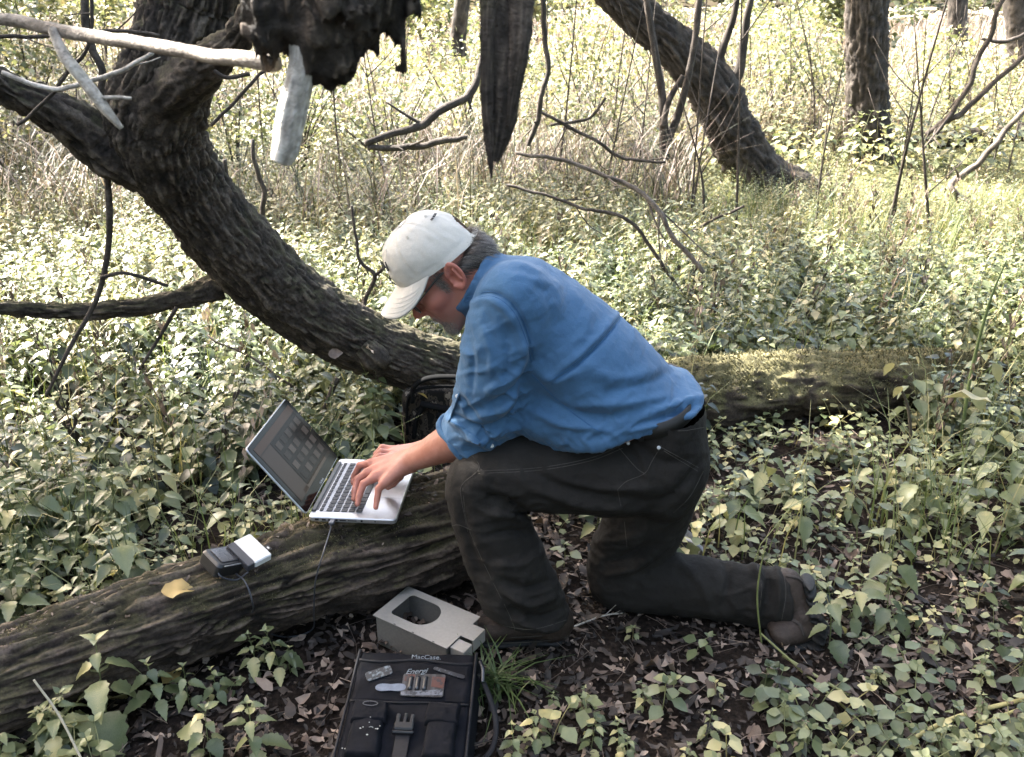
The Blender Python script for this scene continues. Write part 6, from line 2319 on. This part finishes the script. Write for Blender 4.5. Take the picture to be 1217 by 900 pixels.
rg2 = fbm(np.stack([Vs[:, 0] * 22 + 4, Vs[:, 1] * 14, Vs[:, 2] * 30 + Vs[:, 0] * 20], -1), 2)
rg2 = np.clip(1 - np.abs(2 * rg2 - 1) * 4, 0, 1)
Vs = Vs + Ns * (w1 * .011 + w2 * .0035 + rg * (.0012 + .005 * slv_ + .004 * wst_) + rg2 * .0022 * (.4 + slv_ + wst_))[:, None]
SF = [
    # armhole and sleeve
    ([(556, 356), (585, 348), (612, 366), (628, 400), (634, 430)], 4, -.006),
    ([(552, 362), (580, 356), (604, 372), (620, 405), (628, 436)], 7, .005),
    ([(632, 420), (626, 450), (618, 480), (604, 505)], 7, -.010),
    ([(626, 432), (604, 452), (575, 466)], 6, .007), ([(628, 446), (604, 470), (572, 486)], 5, -.008), ([(620, 468), (594, 488), (560, 497)], 6, .008),
    ([(612, 492), (585, 508), (550, 508)], 5, -.009), ([(600, 508), (576, 522), (545, 518)], 5, .008),
    ([(556, 400), (562, 430), (560, 470)], 5, -.004), ([(575, 392), (584, 424), (582, 455)], 6, .004), ([(600, 392), (604, 424), (600, 450)], 5, -.004),
    ([(548, 470), (556, 486), (572, 498)], 4, -.006), ([(536, 492), (555, 502), (580, 520), (592, 530)], 3.5, -.008), ([(532, 497), (552, 510), (576, 528), (588, 538)], 4, .006),
    # back
    ([(636, 440), (660, 452), (690, 440)], 8, .005), ([(640, 470), (680, 490), (720, 496), (760, 490)], 7, -.007), ([(630, 488), (670, 505), (720, 510)], 6, .007),
    ([(690, 480), (740, 480), (800, 470)], 7, .006), ([(720, 466), (770, 455), (800, 440)], 7, -.005), ([(760, 505), (800, 492), (836, 478)], 5, -.008), ([(770, 492), (806, 480), (834, 472)], 6, .008),
    ([(740, 515), (775, 506), (812, 496)], 4, .006), ([(690, 430), (730, 450), (780, 440)], 9, .004), ([(650, 330), (690, 360), (700, 400)], 10, .004),
    ([(620, 330), (650, 350), (660, 390)], 10, -.004), ([(602, 318), (630, 322), (660, 330)], 7, -.004),
    ([(655, 455), (690, 430), (720, 400), (742, 372)], 3, -.006), ([(650, 450), (685, 425), (716, 395), (738, 368)], 6, .005),
]
SF = [(a, b * .8, c * 1.5) for a, b, c in SF]
Vs = fold(Vs, Fs, SF)
Vs = lap(Vs, Fs, .25)
SHIRT = part('shirt', Vs, Fs, MAT_SHIRT, MAN, label='blue long-sleeved shirt with rolled sleeves')
BV_S = BVHTree.FromPolygons([Vector(v) for v in Vs], [list(map(int, f)) for f in Fs])


def on_px(bvh, pl, n, off=.0006):
    pl = catmull(np.array(pl, float), n)
    out = []
    for a, b in pl:
        d = Vector(ray(a, b)).normalized()
        hit = bvh.ray_cast(Vector((0, 0, CAMZ)), d)
        if hit[0] is not None:
            out.append(np.array(hit[0]) + np.array(hit[1]) * off)
    return np.array(out)


def seam_line(name, bvh, pl, mat, parent, r=.0009, n=40, off=.0004):
    C = on_px(bvh, pl, n, off)
    if len(C) < 4: return
    # drop depth jumps
    seg = np.linalg.norm(np.diff(C, axis=0), axis=1)
    ok = np.concatenate([[True], seg < np.median(seg) * 4 + .004])
    C = C[ok]
    k_ = np.ones(3) / 3
    for _ in range(2):
        C[1:-1] = (C[:-2] + C[1:-1] + C[2:]) / 3
    V, F, _ = loft(C, np.full(len(C), r), 5)
    part(name, V, F, mat, parent)


def stitched(bvh, pl, mat, parent, gap=(2.2, 2.2), r=.0009):
    """a stitched seam: short thread runs along the line"""
    seam_line('seam', bvh, pl, mat, parent, r)


for pl in ([(655, 457), (690, 432), (720, 402), (744, 372)], [(652, 454), (687, 429), (717, 399), (741, 369)],
           [(554, 354), (585, 347), (612, 365), (628, 398), (635, 428)], [(552, 359), (584, 352), (609, 369), (624, 401), (632, 431)],
           [(632, 445), (665, 478), (700, 505), (715, 514)], [(531, 498), (556, 512), (578, 530)]):
    seam_line('seam', BV_S, pl, MAT_BSTITCH, SHIRT, .0010, 44)
# cuff roll, tab and buttons
Cc_ = []
for a_ in np.linspace(0, 2 * np.pi, 40, endpoint=False):
    e1 = unit(cB - cA); e2 = unit(np.cross(cn, e1))
    mid = P(558, 524, 1.868) + cn * .002
    Cc_.append(mid + e1 * math.cos(a_) * .083 + e2 * math.sin(a_) * .066 + cn * .003 * math.sin(a_ * 5))
Cc_ = np.array(Cc_ + [Cc_[0]])


def cuffd(TH, S, r): return (fbm(np.stack([np.cos(TH), np.sin(TH), S * 40], -1), 3) - .5) * .008


V, F, _ = loft(Cc_, np.full(41, .0095), 12, cuffd, False); part('rolled_cuff', V, F, MAT_SHIRT, SHIRT)
tabm = P(581, 545, 1.83)
V, F = slab(np.array([[-.011, .02], [-.011, -.008], [0, -.02], [.011, -.008], [.011, .02]]), -.0015, .0015, .0008, (tabm, unit([1, .25, .25]), unit([-.25, .1, 1]), unit(np.cross(unit([1, .25, .25]), unit([-.25, .1, 1])))))
part('cuff_tab', V, F, MAT_SHIRT, SHIRT, smooth=False)
btn = m_plain('pearl_button', (.35, .36, .36), .3, .6)
for (a, b) in ((544, 471), (584, 530), (578, 541)):
    c = on_px(BV_S, [(a, b), (a + .5, b)], 2, .001)
    if len(c):
        n0 = unit(np.array([0, 0, CAMZ]) - c[0]); e1 = unit(np.cross(n0, [0, 0, 1])); e2 = np.cross(n0, e1)
        an = np.linspace(0, 2 * np.pi, 14, endpoint=False)
        V, F = slab(np.column_stack([np.cos(an), np.sin(an)]) * .0052, -.001, .002, .0006, (c[0], e1, e2, n0)); part('button', V, F, btn, SHIRT)
# sleeve strap above the cuff
C = on_px(BV_S, [(546, 468), (541, 482), (534, 500)], 14, .0015)
if len(C) > 4:
    V, F, _ = loft(C, np.full(len(C), .008), 8, None, True, .25); part('sleeve_tab', V, F, MAT_SHIRT, SHIRT)

# ---- trousers
LN = [st(790, 550, 1.86, 48, .11), st(745, 560, 1.84, 52, .105), st(690, 562, 1.83, 49, .1), st(630, 561, 1.82, 46, .09), st(588, 562, 1.815, 42, .082), st(571, 578, 1.812, 42, .078), st(580, 615, 1.81, 43, .08), st(597, 655, 1.805, 46, .085), st(613, 695, 1.80, 48, .086), st(626, 730, 1.80, 50, .086), st(632, 752, 1.80, 50, .086)]
LF = [st(788, 552, 2.0, 50, .11), st(772, 605, 2.0, 50, .1), st(752, 648, 1.99, 46, .09), st(736, 682, 1.975, 38, .082), st(745, 692, 1.96, 36, .078), st(790, 694, 1.94, 38, .075), st(838, 699, 1.92, 38, .07), st(890, 707, 1.895, 37, .068), st(930, 714, 1.88, 39, .068), st(942, 717, 1.875, 40, .068)]
wA, wB = P(842, 486, 1.79), P(740, 515, 1.765)
wdir = unit((wB - wA) * [1, 0, 1]); wn_ = unit(np.cross([0, 1, 0], wdir))
if wn_[2] < 0: wn_ = -wn_
hmA, hmB = P(570, 738, 1.735), P(684, 750, 1.735)
hmn = unit(np.cross(unit(hmB - hmA), [0, 1, 0]));
if hmn[2] > 0: hmn = -hmn
h2A, h2B = P(937, 668, 1.88), P(930, 748, 1.88)
h2n = unit(np.cross(unit(h2B - h2A), [0, 1, 0]))
if h2n[0] < 0: h2n = -h2n


def f_trous(p):
    pel = s_tube(p, [st(779, 452, YM, 52, .174), st(781, 495, YM, 53, .178), st(782, 535, YM, 50, .180), st(782, 560, YM, 47, .17)], 8)
    pel = smin(pel, s_ell(p, P(794, 543, 1.85), (.078, .082, .10)), .03)
    pel = smin(pel, s_ell(p, P(794, 540, 2.01), (.078, .082, .10)), .03)
    pel = smax(pel, (p - wA) @ wn_, .004)
    a = smax(s_tube(p, LN, 30), (p - hmA) @ hmn, .004)
    b = smax(s_tube(p, LF, 28), (p - h2A) @ h2n, .004)
    return smin(smin(pel, a, .03), smin(pel, b, .03), .012)


allp = np.array(LN + LF)[:, :3]
Vt_, Ft_ = polygonize(f_trous, allp.min(0) - .13, allp.max(0) + .13, .0058, 2)
Nt_ = normals(Vt_, Ft_)
w1 = fbm(np.stack([Vt_[:, 0] * 16, Vt_[:, 1] * 10, Vt_[:, 2] * 16], -1), 3) - .5
rg = fbm(np.stack([Vt_[:, 0] * 12 + Vt_[:, 2] * 8, Vt_[:, 1] * 10, Vt_[:, 2] * 24 - Vt_[:, 0] * 6], -1), 3)
rg = np.clip(1 - np.abs(2 * rg - 1) * 3.2, 0, 1) ** 1.5
uvt = project(Vt_)
kn = np.exp(-(np.hypot(uvt[:, 0] - 610, uvt[:, 1] - 615) / 45) ** 2) + np.exp(-(np.hypot(uvt[:, 0] - 640, uvt[:, 1] - 725) / 45) ** 2) + np.exp(-(np.hypot(uvt[:, 0] - 745, uvt[:, 1] - 660) / 50) ** 2) + np.exp(-(np.hypot(uvt[:, 0] - 905, uvt[:, 1] - 705) / 40) ** 2)
Vt_ = Vt_ + Nt_ * (rg * (.002 + .007 * kn) + w1 * .012 + (fbm(Vt_ * 40, 2) - .5) * .004)[:, None]
TF = [
    ([(600, 545), (680, 580), (760, 598), (800, 590)], 9, -.006), ([(620, 575), (690, 600), (750, 605)], 6, .006), ([(640, 560), (700, 580), (780, 580)], 6, .005),
    ([(625, 610), (600, 595), (575, 590)], 5, -.010), ([(630, 622), (605, 612), (580, 612)], 6, .008), ([(635, 635), (606, 632), (575, 640)], 5, -.007),
    ([(645, 655), (620, 670), (590, 672)], 7, .005), ([(655, 690), (625, 700), (596, 690)], 5, -.008), ([(662, 708), (632, 718), (598, 705)], 5, .008), ([(672, 722), (640, 735), (600, 722)], 4.5, -.009), ([(678, 738), (648, 748), (612, 738)], 4.5, .008),
    ([(545, 590), (556, 640), (576, 690)], 7, -.004), ([(775, 645), (748, 660), (720, 668)], 5, -.010), ([(782, 655), (752, 675), (722, 684)], 5, .009), ([(770, 632), (745, 640), (712, 645)], 5, .006),
    ([(860, 664), (866, 690), (858, 730)], 5, -.006), ([(893, 668), (902, 690), (898, 735)], 5, .008), ([(908, 670), (914, 700), (906, 738)], 4.5, -.009), ([(922, 672), (926, 705), (920, 742)], 4.5, .007),
    ([(800, 662), (830, 690), (850, 735)], 7, .005), ([(835, 545), (810, 580), (780, 605)], 6, -.006), ([(760, 530), (790, 550), (826, 545)], 6, -.003), ([(745, 520), (765, 545), (770, 575)], 6, .004),
]
TF = [(a, b * .8, c * 2.0) for a, b, c in TF]
Vt_ = fold(Vt_, Ft_, TF)
Vt_ = lap(Vt_, Ft_, .25)
TRO = part('trousers', Vt_, Ft_, MAT_TROUS, MAN, label='dark canvas work trousers with pale stitching')
BV_T = BVHTree.FromPolygons([Vector(v) for v in Vt_], [list(map(int, f)) for f in Ft_])
for pl in ([(568, 560), (640, 556), (700, 545), (738, 530)], [(569, 563), (641, 559), (701, 548), (740, 533)],
           [(556, 536), (570, 556), (550, 575), (548, 590), (556, 632)], [(534, 626), (545, 624), (560, 630)], [(550, 580), (556, 625), (580, 680), (604, 728), (612, 748)],
           [(735, 532), (756, 556), (766, 563)], [(786, 530), (775, 548), (766, 563), (745, 572), (734, 582)], [(786, 532), (810, 545), (830, 556)], [(789, 536), (812, 550), (829, 560)], [(734, 582), (738, 602)],
           [(900, 672), (905, 700), (900, 742)], [(930, 676), (934, 706), (928, 742)], [(775, 500), (805, 512), (838, 508)], [(590, 742), (632, 748), (680, 735)], [(800, 610), (820, 590), (836, 560)], [(742, 620), (745, 650)]):
    seam_line('stitching', BV_T, pl, MAT_STITCH, TRO, .0007, 44, .0002)
for (a, b) in ((747, 527), (783, 532)):
    c = on_px(BV_T, [(a, b), (a + .5, b)], 2, .001)
    if len(c):
        n0 = unit(np.array([0, 0, CAMZ]) - c[0]); e1 = unit(np.cross(n0, [0, 0, 1])); e2 = np.cross(n0, e1); an = np.linspace(0, 2 * np.pi, 12, endpoint=False)
        V, F = slab(np.column_stack([np.cos(an), np.sin(an)]) * .0045, -.001, .002, .0006, (c[0], e1, e2, n0)); part('rivet', V, F, btn, TRO)

# ---- belt
bc = P(782, 508, 1.765) * [1, 0, 1] + np.array([0, YM, 0]); e1 = -wdir
an = np.linspace(0, 2 * np.pi, 60)
C = np.array([bc + e1 * math.cos(a_) * (.112) + np.array([0, 1, 0]) * math.sin(a_) * .181 for a_ in an])
T_, N_, B_ = frames(C)
hb, tb = .017, .0025
ringV = []
for c_ in range(60):
    out_ = unit(C[c_] - bc)
    for s_, o_ in ((-hb, tb), (hb, tb), (hb, -tb), (-hb, -tb)):
        ringV.append(C[c_] + wn_ * s_ + out_ * o_)
ringV = np.array(ringV)
i_ = np.arange(59)[:, None] * 4; j_ = np.arange(4)[None]
Fq = np.stack([i_ + j_, i_ + (j_ + 1) % 4, i_ + 4 + (j_ + 1) % 4, i_ + 4 + j_], -1).reshape(-1, 4)
BELT = part('belt', ringV, Fq, m_plain('black_webbing', (.012, .011, .010), .6, .4, 0, .2, 300, .4, 700), MAN)
C = np.array([P(792, 497, 1.735), P(792, 508, 1.735), P(793, 520, 1.737)])
for a_ in (-1.95,):
    p0 = bc + e1 * math.cos(a_) * .115 + np.array([0, 1, 0]) * math.sin(a_) * .184
    o_ = unit(p0 - bc)
    V, F = box(p0, (.012, .004, .046), np.array([np.cross(wn_, o_), o_, wn_]), .001); part('belt_loop', V, F, MAT_TROUS, TRO, smooth=False)

# ---- shoes
def shoe(f_up, f_so, lo, hi, extra):
    V, F = polygonize(f_up, lo, hi, .004, 1)
    N = normals(V, F)
    V = V + N * ((fbm(V * 40, 3) - .5) * .004)[:, None]
    s = part('shoe', V, F, MAT_SHOE, MAN, label=extra)
    V, F = polygonize(f_so, lo, hi, .0035, 1)
    part('sole', V, F, MAT_SOLE, s)
    return s


hx, tx_, yc = .158, -.125, 1.812


def up1(p):
    d = s_tube(p, [[hx - .04, yc, .060, .045, .038], [hx - .10, yc, .058, .045, .042], [hx - .18, yc - .003, .048, .034, .047], [tx_ + .04, yc - .008, .038, .026, .040]], 12)
    d = smin(d, s_cap(p, (hx - .055, yc, .05), (hx - .075, yc, .14), .046, .044), .02)
    return smax(d, -(p[:, 2] - .018), .004)


def so1(p):
    d = s_tube(p, [[hx - .04, yc, .016, .014, .043], [hx - .13, yc - .002, .016, .014, .042], [hx - .20, yc - .004, .017, .014, .050], [tx_ + .045, yc - .008, .019, .014, .043]], 12)
    lug = .003 * np.sign(np.sin(p[:, 0] * 420))
    return smax(d, np.abs(p[:, 2] - .015) - .014 + np.where(p[:, 2] < .01, lug, 0), .003)


s1 = shoe(up1, so1, (tx_ - .05, yc - .09, -.02), (hx + .05, yc + .09, .21), 'brown leather hiking shoe flat on the ground')
for zo, yo in ((.036, -.047), (.052, -.046)):
    C = catmull(np.array([(hx - .02, yc + yo + .012, zo), (hx - .07, yc + yo + .002, zo - .002), (hx - .15, yc + yo - .001, zo - .006), (tx_ + .06, yc + yo + .002, zo - .010)]), 30)
    V, F, _ = loft(C, np.full(30, .0011), 5); part('seam', V, F, MAT_STITCH, s1)
HE, MI, BA, TO = P(938, 694, 1.885), P(946, 722, 1.86), P(950, 748, 1.83), np.array(P(925, 762, 1.80))
BA[2] = max(BA[2], .035); TO[2] = .030


def up2(p):
    d = s_tube(p, [[*(HE + [-.01, 0, .005]), .040, .037], [*MI, .042, .041], [*BA, .036, .045], [*TO, .026, .038]], 14, lat=(.1, 1, .3))
    return d


off = np.array([.040, -.004, -.004])


def so2(p):
    d = s_tube(p, [[*(HE + off + [.004, 0, .01]), .017, .042], [*(MI + off), .015, .043], [*(BA + off * .9), .016, .049], [*(BA + [.01, -.01, -.026]), .012, .045], [*(TO + [-.02, 0, -.02]), .011, .036]], 18, lat=(.1, 1, .3))
    return d - .004 * np.sign(np.sin(p[:, 2] * 330)) * (p[:, 0] > HE[0] + .03)


lo = np.minimum.reduce([HE, MI, BA, TO]) - .09; hi = np.maximum.reduce([HE, MI, BA, TO]) + .09
s2 = shoe(up2, so2, lo, hi, 'brown hiking shoe with its black sole turned back')
bvs = BVHTree.FromPolygons([Vector(v) for v in np.array([(s2.matrix_world @ vv.co) for vv in s2.data.vertices]) + np.array(MAN.location)], [list(p_.vertices) for p_ in s2.data.polygons])
gm = m_plain('grey_suede', (.035, .029, .025), .8, .2, 0, .2, 100)
for pl in ([(934, 684), (950, 688), (958, 700), (960, 716)], [(938, 735), (950, 742), (956, 756)]):
    C = on_px(bvs, pl, 16, .0)
    if len(C) > 4:
        V, F, _ = loft(C, np.full(len(C), .006), 8, None, True, .4); part('overlay', V, F, gm, s2)

# ================================================================== nearest plants and leaves, placed one by one
HERO = [
    (Pz(130, 862, 0), .235, 'broad-leaved nettle with large pale leaves in front of the log', 9.5),
    (Pz(75, 905, 0), .13, 'low nettle beside the mossy branch stub', 6.5),
    (Pz(225, 838, 0), .13, 'small nettle sprouting close under the front log', 6),
    (Pz(250, 900, 0), .15, 'nettle with big leaves left of the black bag', 7),
    (Pz(305, 900, 0), .15, 'nettle with yellowish top touching the black bag side', 8),
    (Pz(345, 800, 0), .08, 'small round-leaved seedling between log and black bag', 6),
    (Pz(430, 700, 0), .24, 'nettle growing up under the overhanging laptop edge', 7),
    (Pz(612, 905, 0), .11, 'yellow-green nettle right of the black bag strap', 9),
    (Pz(640, 888, 0), .11, 'pale nettle in the clump below the front boot', 8.5),
    (Pz(690, 850, 0), .09, 'thin nettle standing in litter below the boot heel', 8),
    (Pz(745, 905, 0), .09, 'nettle seedling in the middle of the leaf litter', 7.5),
    (Pz(985, 770, 0), .20, 'fresh green nettle growing against the upturned boot sole', 8.5),
    (Pz(1010, 745, 0), .18, 'fresh nettle just behind the upturned boot sole', 8),
    (Pz(840, 880, 0), .09, 'small sprout in the litter beside the straw stalks', 7),
    (Pz(1165, 900, 0), .11, 'broad seedling beside the yellow straw stalks', 7),
    (Pz(900, 600, 0), .27, 'tall pale nettle just behind the kneeling man', 8.5),
    (Pz(870, 640, 0), .22, 'light green nettle behind the kneeling shin', 9),
    (Pz(950, 640, 0), .22, 'yellowish nettle above the upturned boot', 9),
]
for k_ in range(13):
    xx, yy = random.uniform(.55, 1.45), random.uniform(2.15, 2.75)
    s_ = random.uniform(.15, .22)
    if not hides(np.array([xx]), np.array([yy]), s_)[0]:
        nettle(xx, yy, float(gz(xx, yy)) - .006, s_, *nettle_where(xx, yy, s_), 8)
for k_ in range(9):
    f_ = random.random()
    xx = -1.12 + .62 * f_; yy = 1.545 + (xx + 1.144) * .6 - random.uniform(.17, .26)
    nettle(xx, yy, float(gz(xx, yy)) - .006, random.uniform(.09, .17), 'leafy nettle sprouting along the front foot of the log', 'nettles along the front foot of the log', 7, big=1.5)
for p_, s_, lab, ti in HERO:
    nettle(p_[0], p_[1], float(gz(p_[0], p_[1])) - .006, s_, lab, None, ti, big=(1.75 if s_ > .23 else 1.5) if p_[0] < -.4 else 1.25)

# seedlings scattered through the litter, each a plant
for k_ in range(46):
    xx, yy = random.uniform(.02, 1.5), random.uniform(1.38, 1.98)
    if bare(np.array([xx]), np.array([yy]))[0] or (yy > 1.6 and xx < .85 and random.random() < .8):
        continue
    s_ = random.uniform(.05, .11)
    nettle(xx, yy, float(gz(xx, yy)) - .004, s_, 'small green seedling in the leaf litter ' + ('beyond' if xx > .85 else 'in front of') + ' the upturned boot', 'seedlings in the litter ' + ('beyond' if xx > .85 else 'before') + ' the boot', 7, name='seedling', big=1.4)

# single leaves lying on things
for (a, b, zz, s_, az, m_, lab, tv) in ((212, 703, 'log', .075, .2, MAT_YLEAF, 'yellow-brown curled leaf lying on the bare log', .25), (340, 622, 'log', .05, .8, MAT_LITTER, 'pinkish dry leaf on moss left of the laptop', .95), (205, 802, 0, .06, 1.1, MAT_YLEAF, 'tan dead leaf leaning under the front log', .3), (1150, 470, .5, .12, 2.5, MAT_HERB, 'pale hanging leaf on a stem at the mossy trunk end', .9), (440, 415, 'tr', .05, 1.9, MAT_LITTER, 'small dry leaf stuck on the leaning trunk knot', .95), (399, 420, 'tr', .05, .3, MAT_LITTER, 'curled brown leaf on the leaning trunk bark', .8)):
    if zz == 'log':
        p_ = Pz(a, b, .24); h_ = drop(LOG_BVH, p_[0], p_[1]); p_ = h_ + [0, 0, .008] if h_ is not None else p_
    elif zz == 'tr':
        p_ = P(a, b, 2.70)
    else:
        p_ = Pz(a, b, zz + .02)
    V, F = leaf_arr(8, .36, .35, .25, .06)
    V = V - [.5, 0, 0]
    V[:, 2] += .1 * np.sin(V[:, 0] * 8) * np.abs(V[:, 1]) * 3
    V = V * s_ @ rot_az_pitch(az, .1, .25 if zz != 'tr' else 1.0) + p_
    solo('fallen_leaf' if zz != .5 else 'hanging_leaf', V, F, m_, lab, 'leaf', attrs={'tint': np.full(len(V), tv)})

# green and straw stalks
for pts, m_, lab, c_ in (
    ([(905, 765, 1.77, 1.0), (900, 715, 1.75, 1.1), (903, 680, 1.74, .9), (912, 640, 1.74, .5)], None, 'green grass stalk standing in front of the upturned boot', (.17, .19, .07)),
    ([(903, 752, 1.79, 1.3), (950, 795, 1.69, 1.5), (1000, 845, 1.57, 1.6), (1060, 905, 1.43, 1.6)], None, 'long green stalk lying across the litter below the boot', (.14, .15, .06)),
    ([(930, 780, 1.74, 1.8), (1010, 835, 1.6, 2), (1110, 890, 1.47, 2)], None, 'second green stalk lying under the straw stalks', (.15, .16, .07)),
    ([(1230, 832, 1.6, 2.6), (1130, 865, 1.53, 3), (1060, 905, 1.44, 2.8)], None, 'thick yellow straw stalk on the litter', (.34, .30, .13)),
    ([(1230, 842, 1.58, 2), (1150, 880, 1.5, 2.2), (1100, 910, 1.43, 2)], None, 'thinner yellow straw stalk beside the thick one', (.32, .29, .12)),
    ([(40, 808, 1.40, 1.3), (70, 850, 1.36, 1.5), (98, 905, 1.30, 1.5)], None, 'pale dry grass stalk leaning before the log', (.30, .27, .2)),
    ([(1196, 310, 2.7, .8), (1176, 360, 2.75, 1.6), (1155, 440, 2.85, 2.0), (1142, 520, 2.9, 2.0)], None, 'tall green grass blade beside the mossy trunk end', (.13, .17, .07)),
    ([(1070, 460, 2.7, 1.4), (1080, 490, 2.7, 1.8), (1085, 560, 2.68, 2)], None, 'thin brown stem with hanging leaves before the mossy trunk', (.06, .05, .035)),
):
    C, R = pxpath(pts, 40)
    C[:, 2] = np.maximum(C[:, 2], .01)
    V, F, _ = loft(C, R, 7)
    solo('stalk', V, F, m_plain('stalk_' + lab[:8], c_, .6, .3), lab, 'stalk')
# leaves hanging on the brown stem
r3 = np.random.default_rng(8)
for k_, (a, b, s_, lab, tv) in enumerate(((1062, 440, .055, 'pale yellow leaf hanging from the brown stem', .95), (1088, 432, .045, 'small yellow leaf at the brown stem tip', 1.0), (1072, 468, .05, 'withered tan leaf low on the brown stem', 1.0), (1160, 468, .085, 'big pale green leaf beside the green grass blade', .85), (1180, 440, .07, 'light green leaf above the big pale leaf', .7))):
    V, F = leaf_arr(8, .3, .25, .3, .05)
    V = V * s_ @ rot_az_pitch(r3.random() * 6.28, -.9, .5) + P(a, b - 8, 2.66)
    solo('hanging_leaf', V, F, MAT_HERB, lab, 'leaf', attrs={'tint': np.full(len(V), tv)})
# grass tuft under the front boot
V, F, T = blades(*(lambda n: (r3.normal(0, .03, n) - .05, 1.63 + r3.normal(0, .02, n), np.zeros(n), .06 + .07 * r3.random(n), np.full(n, .006), 1.3, np.clip(r3.normal(.25, .15, n), 0, 1)))(90), r3)
solo('grass_tuft', V, F, MAT_BLADE, 'flattened dark green grass tuft in front of the flat boot', 'grass tuft', attrs={'tint': T})
